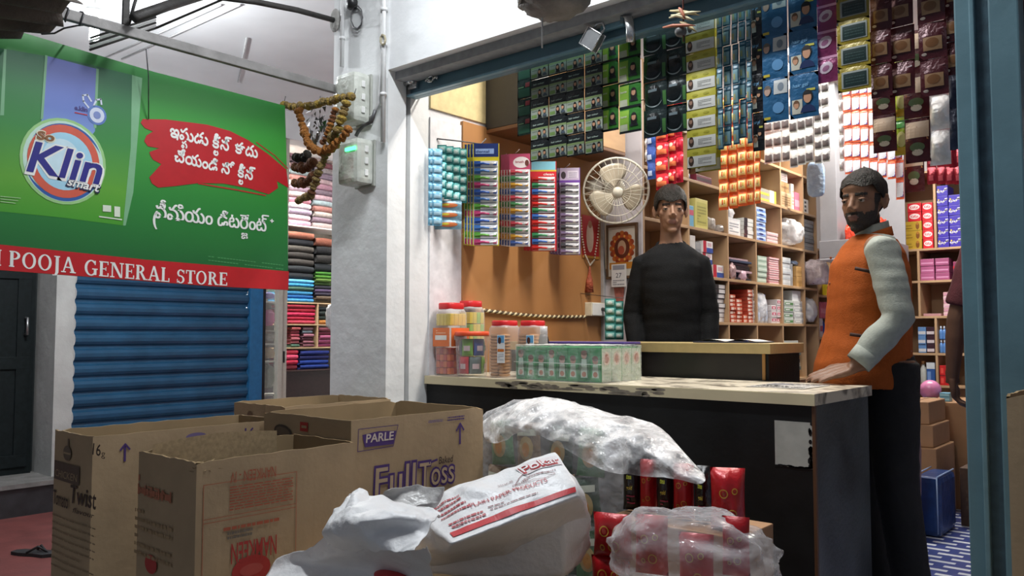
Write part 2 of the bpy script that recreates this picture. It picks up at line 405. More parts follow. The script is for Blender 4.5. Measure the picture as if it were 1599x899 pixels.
# hasp with pull handle
a, b = at(940, 45, Y=2.37), at(976, 38, Y=2.37)
o0 = Vector((-2.62, 2.385, 2.06))
m = MB().rbox(a-o0+Vector((0, -.012, -.014)), b-o0+Vector((0, .01, .014)), mat('hasp_blue', (.25, .46, .56), .3), .004); m.build('hasp', t)
c = at(985, 40, Y=2.36)-o0
m = MB().tube([c+Vector((-.03, .01, .018)), c+Vector((-.01, -.025, .03)), c+Vector((.014, -.035, .015)), c+Vector((.022, -.035, -.03)), c+Vector((.018, -.03, -.07))], [(.016, .006)]*5, STEEL, 10); m.build('pull_handle', t)
a = at(925, 62, Y=2.318)
pk = thing('padlock', 'square steel padlock hanging on the blue shutter rail hasp', 'padlock', a)
R45 = Matrix.Rotation(math.radians(38), 3, 'Y')
MB().box((-.032, -.012, -.03), (.032, .012, .03), mat('lock_grey', (.30, .31, .32), .35, .7), R45).build('lock_body', pk)
mm = MB()
for s_ in (-1, 1):
    mm.tube([R45 @ Vector(v) for v in ((-.034, .013*s_, -.032), (.034, .013*s_, -.032), (.034, .013*s_, .032), (-.034, .013*s_, .032))], .003, STEEL, 6, closed=True)
mm.build('rim', pk.children[0])
MB().tube([R45 @ Vector(v) for v in ((-.018, 0, .028), (-.018, 0, .05), (0, .006, .066), (.018, .01, .05), (.018, .0, .028))], .0045, STEEL, 8).build('shackle', pk)
# blue steel post
t = thing('shutter_post', 'tall blue painted steel post at the right side of the opening', 'post', (0, 0, 0))
PX0 = -.493; 
MB().rbox((PX0, 2.38, 0), (PX0+.075, 2.44, 2.055), POSTB, .004).build('flange', t)
MB().rbox((PX0+.040, 2.352, 0), (PX0+.052, 2.38, 2.055), mat('post_ridge', (.13, .235, .28), .3, var=.1), .003).build('ridge', t)
MB().box((PX0+.052, 2.372, 0), (PX0+.082, 2.382, 2.055), mat('channel_blue', (.05, .10, .13), .4, var=.25, bump=.08)).build('channel', t)
MB().rbox((PX0+.082, 2.362, 0), (PX0+.150, 2.44, 2.055), POSTB, .004).build('web', t)
# plywood lining and panels on the left shop wall
PLY = wood('plywood', srgb('9a6a3e'), srgb('b98652'), (6, 1.2, 1.2), .55)
LAV = mat('lavender_paint', (0.60, 0.56, 0.58), .5, var=.05)
z_pb = at(720, 520, X=-2.6).z
struct(MB().box((-2.62, 2.50, 0), (-2.612, 2.70, 2.0), mat('panel_white', (.72, .71, .73), .5)).build('wall_panel_white'))
struct(MB().box((-2.62, 2.70, .2), (-2.603, 3.85, 2.02), PLY).build('wall_panel_plywood'))
struct(MB().box((-2.62, 2.50, 2.04), (-2.61, 3.9, 2.9), mat('yellow_wall', (.62, .50, .26), .6)).build('wall_upper_yellow'))
t = thing('loft_cupboard', 'brown loft cupboard on the left wall above the toothbrush cards', 'cupboard', (-2.608, 2.86, 1.99))
LW = wood('loftwood', srgb('5f3c22'), srgb('80532f'), (2, 10, 2))
MB().rbox((0, .0, .0), (.235, .86, .018), LW, .003).build('bottom_board', t)
MB().rbox((.217, .0, .0185), (.235, .86, .62), wood('loft_front', srgb('a98258'), srgb('c9a070'), (2, 2, 8)), .003).build('front_panel', t)
MB().rbox((0, .0, .0185), (.2165, .018, .62), mat('loft_dark', (.02, .017, .017), .5), .003).build('end_panel', t)
MB().rbox((.235, .02, .12), (.29, .12, .5), mat('white_plastic', 0), .004).build('white_box', t)
# counter -------------------------------------------------------------
CRE = mat('cream_laminate', (.62, .54, .35), .35, var=.06, scale=8)
def grime_top():
    m = bpy.data.materials.new('worn_counter_top'); m.use_nodes = True; nt = m.node_tree; b = nt.nodes['Principled BSDF']; b.inputs['Roughness'].default_value = .3
    tc = nt.nodes.new('ShaderNodeTexCoord'); n = nt.nodes.new('ShaderNodeTexNoise'); n.inputs['Scale'].default_value = 9; n.inputs['Detail'].default_value = 9; n.inputs['Distortion'].default_value = 1.2
    r = nt.nodes.new('ShaderNodeValToRGB'); e = r.color_ramp.elements
    e[0].position = .36; e[0].color = (.16, .14, .11, 1); e[1].position = .52; e[1].color = (.66, .60, .48, 1)
    nt.links.new(tc.outputs['Object'], n.inputs[0]); nt.links.new(n.outputs[0], r.inputs[0]); nt.links.new(r.outputs[0], b.inputs['Base Color'])
    return m
TOPM = grime_top()
BLK = mat('black_laminate', (.006, .0065, .007), .5, var=.4, scale=9, bump=.05, spec=.3)
CT = .857
t = thing('front_counter', 'long black fronted counter with cream top edge across the shop opening', 'counter', (-2.612, 2.475, 0))
L = 1.695
MB().box((0, .012, 0), (L-.012, .03, CT-.035), BLK).build('front_panel', t)
MB().box((L-.03, .03, 0), (L-.012, .535, CT-.035), mat('grey_end_laminate', (.05, .06, .062), .35, var=.65, scale=5, bump=.1)).build('end_panel', t)
MB().rbox((L-.014, .008, 0), (L-.004, .022, CT-.035), wood('brown_edge', srgb('4a2f1c'), srgb('6b4528'), (20, 20, 1)), .002).build('edge_strip', t)
MB().box((0, .52, 0), (L-.35, .535, CT-.035), BLK).build('back_panel', t)
m = MB(); poly = [(0, 0, CT-.035), (L, 0, CT-.035), (L, .541, CT-.035), (L-.34, .541, CT-.035), (L-.34, .54, CT-.035), (0, .54, CT-.035)]
m.prism(poly, (0, 0, .035), TOPM); m.build('counter_top', t)
m = MB().rbox((0, -.003, CT-.036), (L, .0, CT-.001), CRE, .001); m.build('edge_band', t)
m = MB(); rnd = random.Random(3); SM = mat('edge_grime', (.20, .17, .13), .6, var=.3)
ar = Art(m, (0, -.003, CT-.036), (1, 0, 0), (0, 0, 1), (0, -1, 0))
for i in range(46):
    x = .42+.75*rnd.random(); w = rnd.uniform(.012, .05); y = rnd.uniform(.004, .027); ar.ell(x, y, w, rnd.uniform(.002, .006), SM, rnd.randint(0, 2), 9)
m.build('grime', t)
# worn paper label on the counter front
a, b = at(1209, 656, Y=2.484), at(1272, 733, Y=2.484)
m = MB().box((a.x, 2.4855, b.z), (b.x, 2.487, a.z), mat('paper_grey', (.42, .42, .38), .6, var=.12, scale=20))
ar = Art(m, (a.x, 2.4855, b.z), (1, 0, 0), (0, 0, 1), (0, -1, 0)); w, h = b.x-a.x, a.z-b.z
for i in range(16): ar.ell(w*.97-rnd.random()*.012, rnd.random()*h, .004+.004*rnd.random(), .006+.006*rnd.random(), BLK, 1, 7)
for i in range(14): ar.ell(rnd.random()*w, .004*rnd.random(), .010, .003, BLK, 1, 7)
m.build('paper_sticker', t, loc=(2.612, -2.475, 0)).parent = t
# back counter
t = thing('back_counter', 'taller inner counter with cream top in front of the standing boy', 'counter', (-2.60, 3.03, 0))
Lb = 1.31
MB().box((0, .012, 0), (Lb-.03, .03, .96), mat('dark_walnut', (.016, .013, .011), .45, var=.45, scale=7)).build('front_panel', t)
MB().box((Lb-.03, .012, 0), (Lb-.012, .32, .96), BLK).build('end_panel', t)
MB().rbox((Lb-.036, .006, .86), (Lb-.024, .014, .96), wood('edge_wood', srgb('a5783f'), srgb('c49553'), (20, 20, 2)), .001).build('edge_strip', t)
MB().rbox((-.01, 0, .96), (Lb, .34, 1.0), mat('mustard_laminate', (.50, .385, .18), .35, var=.06), .002).build('counter_top', t)
# ================================================================ BANNER (flex sheet hung beside the passage)
BX = -3.06
def BP(u, v): p = at(u, v, X=BX); return (p.y, p.z)
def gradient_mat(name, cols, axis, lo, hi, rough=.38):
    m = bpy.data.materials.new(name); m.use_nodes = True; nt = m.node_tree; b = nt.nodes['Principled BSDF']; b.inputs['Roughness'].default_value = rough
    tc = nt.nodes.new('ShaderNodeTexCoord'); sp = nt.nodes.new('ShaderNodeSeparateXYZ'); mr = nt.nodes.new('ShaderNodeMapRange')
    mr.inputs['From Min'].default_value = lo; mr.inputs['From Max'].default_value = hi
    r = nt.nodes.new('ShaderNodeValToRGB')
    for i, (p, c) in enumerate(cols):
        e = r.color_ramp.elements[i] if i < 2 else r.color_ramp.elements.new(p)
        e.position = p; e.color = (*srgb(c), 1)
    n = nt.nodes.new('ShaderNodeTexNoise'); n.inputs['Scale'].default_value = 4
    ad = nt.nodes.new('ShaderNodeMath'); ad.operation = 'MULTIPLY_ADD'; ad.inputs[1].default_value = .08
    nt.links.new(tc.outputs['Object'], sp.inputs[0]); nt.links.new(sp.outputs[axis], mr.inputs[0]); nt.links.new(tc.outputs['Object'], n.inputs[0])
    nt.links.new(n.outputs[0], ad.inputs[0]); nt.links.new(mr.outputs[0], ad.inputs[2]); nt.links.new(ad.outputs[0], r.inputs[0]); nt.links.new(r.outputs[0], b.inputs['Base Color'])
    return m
bn = thing('shop_banner', 'large green hanging flex banner with detergent advert and shop name strip', 'banner', (0, 0, 0))
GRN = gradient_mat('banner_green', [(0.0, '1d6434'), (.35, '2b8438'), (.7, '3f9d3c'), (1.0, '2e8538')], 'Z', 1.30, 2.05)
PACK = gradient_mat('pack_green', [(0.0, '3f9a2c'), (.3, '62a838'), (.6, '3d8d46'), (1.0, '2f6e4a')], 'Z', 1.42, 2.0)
REDB = cm('c41f26', .4); WHT = cm('f2f2ee', .4); REDS = cm('bd2028', .4); INDIGO = cm('2b2a86', .4); SKY = cm('a8d8ee', .4); ORING = cm('d8604a', .4)
DBLUE = cm('2f5fa8', .4); VIO = gradient_mat('violet_band', [(0, '8fb7e6'), (.5, '6f86cc'), (1, '6a76bd')], 'Z', 1.70, 1.97); PALE = cm('7fb58a', .4); LGRN = cm('9fd08a', .4)
outline = [(-130, 16), (0, 40), (120, 76), (240, 112), (345, 139), (445, 165), (449, 300), (450, 453), (330, 447), (200, 437), (0, 422), (-130, 411)]
m = MB()
front = [BP(*p) for p in outline]
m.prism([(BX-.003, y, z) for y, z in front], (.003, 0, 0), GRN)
ar = Art(m, (BX, 0, 0), (0, 1, 0), (0, 0, 1), (1, 0, 0), step=.0005, base=.0006)
def bpoly(pts, mm, l): ar.poly([BP(*p) for p in pts], mm, l)
# detergent pack picture
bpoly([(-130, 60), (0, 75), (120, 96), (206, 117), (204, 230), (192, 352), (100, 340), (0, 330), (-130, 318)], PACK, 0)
bpoly([(206, 117), (222, 122), (216, 200), (208, 300), (196, 352), (192, 352), (204, 230)], PALE, 1)
bpoly([(6, 76), (10, 77), (6, 180), (0, 180)], PALE, 1)
bpoly([(72, 87), (152, 108), (148, 205), (140, 215), (62, 200), (66, 180)], VIO, 2)
bpoly([(70, 86), (74, 87), (67, 186), (63, 186)], PALE, 3); bpoly([(150, 107), (154, 108), (150, 200), (146, 200)], PALE, 3)
m.build('printed_sheet', bn)
m = MB(); ar.mb = m
bpoly([(0, 381.6), (225, 405), (451, 423.6), (450, 452.6), (330, 446.6), (200, 436.6), (0, 421.6), (-130, 410.6), (-130, 368)], REDB, 1)
m.build('name_strip', bn)
# logo
m = MB(); ar.mb = m
c = BP(100, 252); ex = (BP(158, 262)[0]-BP(42, 242)[0])/2; ez = (BP(100, 192)[1]-BP(100, 312)[1])/2; tl = math.atan2(BP(158, 262)[1]-BP(42, 242)[1], 2*ex)
ar.ell(c[0], c[1], ex*1.16, ez*1.12, LGRN, 3, 32); ar.ell(c[0], c[1], ex*1.08, ez*1.05, cm('c7e6d8', .4), 4, 32)
ar.ring(c[0]+.004, c[1]-.002, ex*1.02, ez*1.0, .014, DBLUE, 5, 24, 20, 150, True); ar.ring(c[0], c[1]-.003, ex*1.03, ez*1.01, .015, DBLUE, 5, 24, 200, 340, True)
ar.ell(c[0], c[1], ex*.97, ez*.95, ORING, 6, 36); ar.ell(c[0], c[1], ex*.77, ez*.75, SKY, 7, 36); ar.ell(c[0]-.01, c[1]+.01, ex*.5, ez*.5, cm('cfeaf5', .4), 8, 30)
rdl = m.build('logo_roundel', bn)
def btext(s, p0, p1, h0, mm, l, bold=0, shear=0, sy=1.0, part=None):
    a, b = BP(*p0), BP(*p1); rot = math.atan2(b[1]-a[1], b[0]-a[0]); fit = math.hypot(b[0]-a[0], b[1]-a[1])
    hh = BP(p0[0], p0[1]-h0)[1]-a[1]
    ar.text(s, a[0], a[1], hh/.7, mm, l, bold, shear, fit, rot=rot, sy=sy)
m = MB(); ar.mb = m
btext('Klin', (37, 268), (160, 291), 51, WHT, 9, .05, .18); btext('Klin', (40, 266), (157, 288), 48, INDIGO, 11, .02, .18)
m.build('logo_word', rdl)
m = MB(); ar.mb = m
btext('smart', (101, 290), (156, 302), 15, cm('23264f', .4), 12, .05, .25); btext('smart', (103, 289), (154, 300), 13, WHT, 14, .02, .25)
m.build('logo_tagline', rdl)
m = MB(); ar.mb = m; BRN = cm('8a5a32', .4)
btext('So', (54, 218), (86, 223), 15, cm('e8e4cc', .4), 10, .07, .1); btext('So', (56, 217), (84, 221.5), 13, BRN, 12, .035, .1)
m.build('logo_prefix', rdl)
# small round emblem by the violet band with two loops, tiny word, pack marks
m = MB(); ar.mb = m
q = BP(151, 180); ar.ell(q[0], q[1], .034, .036, cm('5d7ec0', .4), 4); ar.ell(q[0], q[1], .026, .028, cm('d4dcef', .4), 5); ar.ell(q[0], q[1], .013, .014, cm('7f90c8', .4), 6)
ar.line([BP(*p) for p in ((138, 168), (130, 158), (129, 149), (136, 148), (142, 158))], .006, cm('d4dcef', .4), 4); ar.line([BP(*p) for p in ((146, 165), (150, 156), (157, 155), (158, 163))], .006, cm('d4dcef', .4), 4)
m.build('emblem', bn); m = MB(); ar.mb = m
btext('e.klin', (116, 171), (136, 175), 7, cm('4a3f86', .4), 5, .03); bpoly([(116, 175), (136, 179), (136, 180.5), (116, 176.5)], REDS, 5)
m.build('tiny_word', bn); m = MB(); ar.mb = m
for (u, v, w, h) in ((160, 320, 13, 10), (178, 322, 9, 16)):
    bpoly([(u, v), (u+w, v+1), (u+w, v+h+1), (u, v+h)], cm('dfe9d6', .4), 5)
bpoly([(154, 337), (190, 342), (190, 344), (154, 339)], cm('dfe9d6', .4), 5)
m.build('pack_mark', bn); m = MB(); ar.mb = m
for k in range(3): bpoly([(0, 306+4*k), (32-4*k, 309+4*k), (32-4*k, 310+4*k), (0, 307.3+4*k)], cm('a9cf96', .4), 5)
m.build('pack_print', bn)
# red brush stroke
m = MB(); ar.mb = m
S = .3226
br = [(690, 18), (800, 20), (1000, 45), (1110, 75), (1200, 120), (1300, 190), (1385, 262), (1396, 352), (1340, 318), (1345, 352), (1300, 382), (1200, 352), (1080, 330), (960, 328), (850, 342), (765, 350), (735, 330), (722, 300), (780, 236), (740, 215), (728, 196), (722, 178), (770, 160), (715, 150), (697, 125), (708, 98), (740, 78), (700, 62), (680, 36)]
# concave outline: fan of strips by columns
import mathutils
tri = mathutils.geometry.tessellate_polygon([[Vector((x, y, 0)) for x, y in br]])
pts = [BP(x*S, 180+y*S) for x, y in br]
for t3 in tri: ar.poly([pts[i] for i in t3], REDS, 2)
ar.line([BP(x*S, 180+y*S) for x, y in ((1240, 130), (1330, 195), (1392, 258))], .004, REDS, 2)
ar.line([BP(x*S, 180+y*S) for x, y in ((960, 330), (1150, 362), (1285, 388))], .005, REDS, 2)
m.build('brush_stroke', bn)
# Telugu lettering, composed glyph by glyph
def tel(parts, p0, p1, mm, l, bold=.02, hscale=1.0):
    """parts: (glyphs, advance tweak, [(sub glyph, dx, dy, scale)])"""
    pen = 0; items = []
    for g, subs in parts:
        if g == ' ': pen += .28; continue
        vs, fs = text_mesh(g); x0 = min(v[0] for v in vs); x1 = max(v[0] for v in vs)
        items.append((vs, fs, pen-x0, 0, 1.0))
        for (sg, dx, dy, sc) in subs:
            v2, f2 = text_mesh(sg); xx = min(v[0] for v in v2)
            items.append((v2, f2, pen+dx-xx*sc, dy, sc))
        pen += x1-x0+.06
    a, b = BP(*p0), BP(*p1); k = math.hypot(b[0]-a[0], b[1]-a[1])/pen; rot = math.atan2(b[1]-a[1], b[0]-a[0]); cr, sr = math.cos(rot), math.sin(rot)
    for vs, fs, ox, oy, sc in items:
        for j, (bx_, by_) in enumerate(((0, 0), (.05, .0), (.025, .035), (.025, -.03))[:4 if bold else 2]):
            ar.mb.add([ar.p(a[0]+k*((ox+bx_+x*sc)*cr)-k*hscale*(oy+by_+y*sc)*sr, a[1]+k*((ox+bx_+x*sc)*sr)+k*hscale*(oy+by_+y*sc)*cr, l+j*.3) for x, y in vs], fs, mm)
m = MB(); ar.mb = m
KL = ('కీ', [('ల', .12, -.46, .55)])
tel([('ఇ', []), ('పు', [('ప', .18, -.48, .6)]), ('డు', []), (' ', []), KL, ('న్', []), (' ', []), ('కా', []), ('దు', [])], (264, 213), (402, 247), WHT, 4, 1, 1.15)
tel([('చే', []), ('యం', []), ('డి', []), (' ', []), ('సో', []), (' ', []), KL, ('న్', [])], (271, 251), (397, 282), WHT, 4, 1, 1.15)
m.build('slogan_lettering', bn)
m = MB(); ar.mb = m
tel([('పీ', [('(', -.10, -.30, .9)]), ('మి', []), ('యం', []), (' ', []), ('డి', []), ('ట', []), ('రె', [('జ', .12, -.50, .6)]), ('ం', []), ('ట్', [])], (241, 340), (419, 362), WHT, 4, 0.0, 1.25)
btext('+', (421, 348), (427, 348.8), 7, WHT, 4, .05)
m.build('product_lettering', bn)
m = MB(); ar.mb = m
for k in range(2):
    a, b = BP(325, 401+6*k), BP(443, 415+6*k)
    n = 26
    for i in range(n):
        if random.random() < .85:
            f = i/n; g = (i+.8)/n
            ar.poly([(a[0]+(b[0]-a[0])*f, a[1]+(b[1]-a[1])*f), (a[0]+(b[0]-a[0])*g, a[1]+(b[1]-a[1])*g), (a[0]+(b[0]-a[0])*g, a[1]+(b[1]-a[1])*g+.004), (a[0]+(b[0]-a[0])*f, a[1]+(b[1]-a[1])*f+.004)], cm('4f9a5c', .4), 2)
m.build('fine_print', bn)
# serif capitals of the name strip, drawn from stems, bowls and serifs
def serif_letter(ch):
    """shapes in a box 1 high: ('r',x0,y0,x1,y1) bars, ('q',4 pts), ('arc',cx,cy,rx,ry,w,a0,a1); returns shapes, advance"""
    T, H, s = .20, .075, .06
    def stem(x, y0=0, y1=1): return [('r', x, y0, x+T, y1), ('r', x-s, y0, x+T+s, y0+H), ('r', x-s, y1-H, x+T+s, y1)]
    if ch == 'P': return stem(.08)+[('arc', .34, .735, .34, .265, .17, -90, 90), ('r', .2, .47, .36, .535), ('r', .2, .935, .36, 1.0)], .76
    if ch == 'O': return [('arc', .44, .5, .43, .52, .17, 0, 360)], .95
    if ch == 'J': return [('r', .14, -.05, .34, 1), ('r', .04, .925, .42, 1), ('q', (.34, -.05), (.14, -.05), (.08, -.2), (.22, -.24)), ('q', (.22, -.24), (.08, -.2), (-.06, -.2), (-.04, -.27))], .46
    if ch == 'A': return [('q', (.40, 1.02), (.54, 1.02), (.90, .04), (.68, .04)), ('q', (.40, 1.02), (.48, .86), (.20, .04), (.11, .04)), ('r', .26, .30, .66, .38), ('r', .0, 0, .32, H), ('r', .58, 0, .98, H)], .99
    if ch == 'G': return [('arc', .47, .5, .45, .52, .18, 48, 318), ('r', .66, .05, .85, .45), ('r', .54, .40, .93, .47), ('r', .70, .70, .78, .98)], .97
    if ch == 'E': return stem(.08)+[('r', .1, .925, .66, 1), ('r', .1, 0, .68, .075), ('r', .2, .47, .50, .54), ('r', .60, .78, .67, 1), ('r', .61, 0, .69, .24), ('r', .46, .38, .52, .63)], .76
    if ch == 'N': return [('r', .12, 0, .21, 1), ('r', .0, 0, .33, H), ('r', .0, 1-H, .28, 1), ('q', (.10, 1), (.33, 1), (.90, 0), (.72, 0)), ('r', .80, 0, .89, 1), ('r', .68, 1-H, 1.0, 1)], 1.04
    if ch == 'R': return stem(.08)+[('arc', .32, .74, .33, .26, .17, -90, 90), ('r', .2, .48, .34, .54), ('r', .2, .935, .34, 1.0), ('q', (.30, .52), (.48, .54), (.82, .0), (.60, .0)), ('r', .60, 0, .90, H)], .90
    if ch == 'L': return stem(.08)+[('r', .1, 0, .66, .075), ('r', .59, 0, .67, .27)], .74
    if ch == 'S': return [('arc', .33, .735, .28, .285, .15, 30, 250), ('q', (.09, .64), (.22, .52), (.60, .36), (.46, .54)), ('arc', .33, .265, .30, .285, .16, -150, 70), ('r', .03, .02, .09, .30), ('r', .54, .72, .60, .98)], .68
    if ch == 'T': return [('r', .29, 0, .49, 1), ('r', .20, 0, .58, H), ('r', .02, .925, .76, 1), ('r', .02, .74, .09, 1), ('r', .69, .74, .76, 1)], .80
    if ch == 'I': return stem(.08), .40
    return [], .34
def serif_text(s, p0, p1, hgt0, hgt1, mm, l):
    adv = sum(serif_letter(c)[1]+.04 for c in s); a, b = BP(*p0), BP(*p1); rot = math.atan2(b[1]-a[1], b[0]-a[0]); W = math.hypot(b[0]-a[0], b[1]-a[1]); k = W/adv
    h0, h1 = BP(p0[0], p0[1]-hgt0)[1]-a[1], BP(p1[0], p1[1]-hgt1)[1]-b[1]; cr, sr = math.cos(rot), math.sin(rot); pen = 0
    for c in s:
        sh, ad = serif_letter(c)
        def Q(x, y):
            X = (pen+x)*k; Y = y*(h0+(h1-h0)*X/W)
            return (a[0]+X*cr, a[1]+X*sr+Y)
        for i, q in enumerate(sh):
            ll = l+i*.35
            if q[0] == 'r': ar.poly([Q(q[1], q[2]), Q(q[3], q[2]), Q(q[3], q[4]), Q(q[1], q[4])], mm, ll)
            elif q[0] == 'q': ar.poly([Q(*z) for z in q[1:]], mm, ll)
            else:
                _, cx, cy, rx, ry, w, a0, a1 = q; n = 20
                for j in range(n):
                    t0, t1 = math.radians(a0+(a1-a0)*j/n), math.radians(a0+(a1-a0)*(j+1)/n)
                    w0 = w*(.42+.58*abs(math.cos(t0))); w1 = w*(.42+.58*abs(math.cos(t1)))
                    ar.poly([Q(cx+rx*math.cos(t0), cy+ry*math.sin(t0)), Q(cx+rx*math.cos(t1), cy+ry*math.sin(t1)), Q(cx+(rx-w1)*math.cos(t1), cy+(ry-w1)*math.sin(t1)), Q(cx+(rx-w0)*math.cos(t0), cy+(ry-w0)*math.sin(t0))], mm, ll)
        pen += ad+.04
nst = [c for c in bn.children if c.name.startswith('name_strip')][0]
for wd in (('POOJA', (13, 416), (119, 427), 25, 24), ('GENERAL', (131, 429), (266, 440.5), 24, 22), ('STORE', (275, 441.5), (356, 446), 21, 20), ('I', (-8, 414.2), (4, 415), 25, 25)):
    m = MB(); ar.mb = m; serif_text(*wd, WHT, 3); m.build('name_word', nst)
# tie string
s0, s1 = at(228, 76, X=-2.985), at(232, 186, X=BX+.006)
tag(MB().tube([s0, s0*.6+s1*.4+Vector((.012, 0, 0)), s1], .0022, DSTEEL, 6).build('tie_wire'), 'thin dark wire tying the green banner to the pole above', 'wire')
# ================================================================ WALL SHELVES AND THEIR GOODS
from mathutils import noise as mnoise
SHW = wood('shelf_wood', srgb('a58564'), srgb('bd9c78'), (3, 3, 1.5), .5)
SHB = wood('shelf_back', srgb('917355'), srgb('a98a68'), (2, 2, 2), .6)
SX = -2.35
def shelf_unit(label, X0, X1, ys, zs, zbase, along='Y', rows=None):
    """open compartments; along Y faces +X, along X faces -Y; rows = own dividers for each row from the bottom"""
    t = thing('shelf_unit', label, 'shelf', (0, 0, 0))
    def bx(s0, s1, z0, z1, mm, name):
        m = MB()
        if along == 'Y': m.rbox((X0, s0, z0), (X1, s1, z1), mm, .002)
        else: m.rbox((s0, X0, z0), (s1, X1, z1), mm, .002)
        m.build(name, t)
    th = .018; h = th/2; e = .0005
    if rows is None: rows = [ys[1:-1]]*len(zs)
    for s in (ys[0], ys[-1]): bx(s-h, s+h, zbase, zs[-1]+h, SHW, 'side_panel')
    lo = zbase
    for z, dv in zip(zs, rows):
        bx(ys[0]+h+e, ys[-1]-h-e, z-h, z+h, SHW, 'shelf')
        for d in dv: bx(d-h, d+h, lo+e, z-h-e, SHW, 'divider')
        lo = z+h
    m = MB()
    if along == 'Y': m.box((X0-.008, ys[0], zbase), (X0-.001, ys[-1], zs[-1]), SHB)
    else: m.box((ys[0], X1+.001, zbase), (ys[-1], X1+.008, zs[-1]), SHB)
    m.build('back_panel', t)
    return t
YS = [3.864, 4.374, 4.89, 5.318, 5.756, 6.185, 6.45]
ZS = [.30, .70, 1.10, 1.38, 1.67, 1.955, 2.24, 2.55]
shelf_unit('tall wooden compartment shelves along the left wall behind the standing boy', -2.61, SX, YS, ZS, 0)
shelf_unit('lower wooden compartment shelves at the far end under the white cabinet', -2.61, SX-.004, [6.47, 6.75, 7.06], [.30, .70, 1.0, 1.335, 1.70], 0)
BY = 7.08
def bz(v, u=1460): return at(u, v, Y=BY).z
BZ = [bz(603), bz(553), bz(495), bz(439), bz(388.5), bz(388.5)+.62]
def bxx(u, v=450): return at(u, v, Y=BY).x
d37, d60, d63, d08 = bxx(1435), bxx(1459.5), bxx(1463), bxx(1509)
bxs = [-2.28, 2.05]; rst = [d08+.55, d08+1.2, d08+1.9]
tb = shelf_unit('wide wooden shelves on the back wall behind the man in orange', BY, BY+.34, bxs, [.25]+BZ, 0, 'X',
                [[d60]+rst, [d60]+rst, [d60]+rst, [d60]+rst, [d37, d08]+rst, [d37, d08]+rst, [d63, d08]+rst])
# end wall beside the shelves with the picture (a board across the niche)
LAVW = mat('lavender_wall', (.55, .52, .56), .55, var=.06, scale=6)
struct(MB().box((-2.612, 3.838, 0), (SX, 3.853, 2.55), LAVW).build('wall_panel_lavender'))
struct(MB().rbox((-2.612, 3.815, .2), (-2.585, 3.838, 2.5), mat('grey_strip', (.42, .41, .42), .5), .003).build('trim_1'))
TH = .0092
def put(o, label, cat, group=None): return tag(o, label, cat, group)
def cellY(y0, y1):
    L = YS+[6.47, 6.75, 7.06, 7.4]; m = (y0+y1)/2; k = max(i for i in range(len(L)-1) if L[i] <= m)
    return max(y0, L[k]+.0105), min(y1, L[k+1]-.0105)
def good(name, label, cat, a, b, m, group=None, art=None, face='X', r=.003, loc=None):
    if face == 'X':
        y0, y1 = cellY(min(a[1], b[1]), max(a[1], b[1])); a = (a[0], y0, a[2]); b = (b[0], y1, b[2])
    mb = MB().rbox(a, b, m, r)
    if art:
        x0, y0, z0 = [min(p, q) for p, q in zip(a, b)]; x1, y1, z1 = [max(p, q) for p, q in zip(a, b)]
        if face == 'X': art(Art(mb, (x1, y0, z0), (0, 1, 0), (0, 0, 1), (1, 0, 0)), y1-y0, z1-z0)
        elif face == 'Y': art(Art(mb, (x0, y0, z0), (1, 0, 0), (0, 0, 1), (0, -1, 0)), x1-x0, z1-z0)
    o = mb.build(name); return put(o, label, cat, group)
def zs_stack(name, fmt, cat, y0, y1, z, n, h, depth, mm, group, art=None, face='X', front=None, jit=.004, seed=0):
    rnd = random.Random(seed+n*7+int(y0*100)); fr = SX-.012 if front is None else front
    for i in range(n):
        m_ = mm[i % len(mm)] if isinstance(mm, (list, tuple)) else mm
        j = rnd.uniform(-jit, jit)*.5; d = rnd.uniform(0, jit)*2; lab = fmt.format(r=rank(i, n))
        j = abs(j)
        if face == 'X': a, b = (fr-d-depth, y0+j, z+i*h+.0004), (fr-d, y1-j, z+(i+1)*h-.0004)
        else: a, b = (y0+j, fr+d, z+i*h+.0004), (y1-j, fr+d+depth, z+(i+1)*h-.0004)
        good(name, lab, cat, a, b, m_, group, art, face)
def yy(u, v=450, X=SX-.01):
    y = at(u, v, X=X).y
    for d in YS:
        if abs(y-d) < .0145: y = d+math.copysign(.0145, y-d)
    return y
def blob(c, r, m, seed=0, amp=.25, fr=3.0, n=26, k=16, mb=None, flat=True, sharp=1.0, sq=.75):
    mb = mb or MB(); c = Vector(c)
    vs = []; fs = []
    for i in range(k+1):
        t = math.pi*i/k
        for j in range(n):
            w = 2*math.pi*j/n; d = Vector((math.sin(t)*math.cos(w), math.sin(t)*math.sin(w), math.cos(t)))
            e = Vector([math.copysign(abs(q)**sq, q) for q in d])
            q = 1 + amp*(mnoise.noise(d*fr+Vector((seed*3.1, seed*1.7, seed)))*1.1 + .5*mnoise.noise(d*fr*2.7+Vector((seed, 5, 2))))*sharp
            p = Vector((e.x*r[0]*q, e.y*r[1]*q, e.z*r[2]*q))
            if flat and p.z < -r[2]*.9: p.z = -r[2]*.9
            vs.append(c+p)
    for i in range(k):
        for j in range(n): fs.append((i*n+j, (i+1)*n+j, (i+1)*n+(j+1) % n, i*n+(j+1) % n))
    mb.add(vs, fs, m, True); return mb
def bag(label, c, r, m, seed=0, name='plastic_bag', cat='bag', amp=.22, fr=2.4, group=None):
    return put(blob(c, r, m, seed, amp, fr).build(name), label, cat, group)
FILM = film('clear_film', (.93, .93, .95), .62, .14, .35)
FILMD = film('clear_film_dense', (.86, .86, .88), .40, .16, .4, 14)
def a_band(c, y0=.3, y1=.7, extra=None):
    def f(ar, w, h):
        ar.rect(w*.04, h*y0, w*.96, h*y1, c, 0)
        if extra: ar.rect(w*.12, h*(y0+.1), w*.6, h*(y1-.1), extra, 1)
    return f
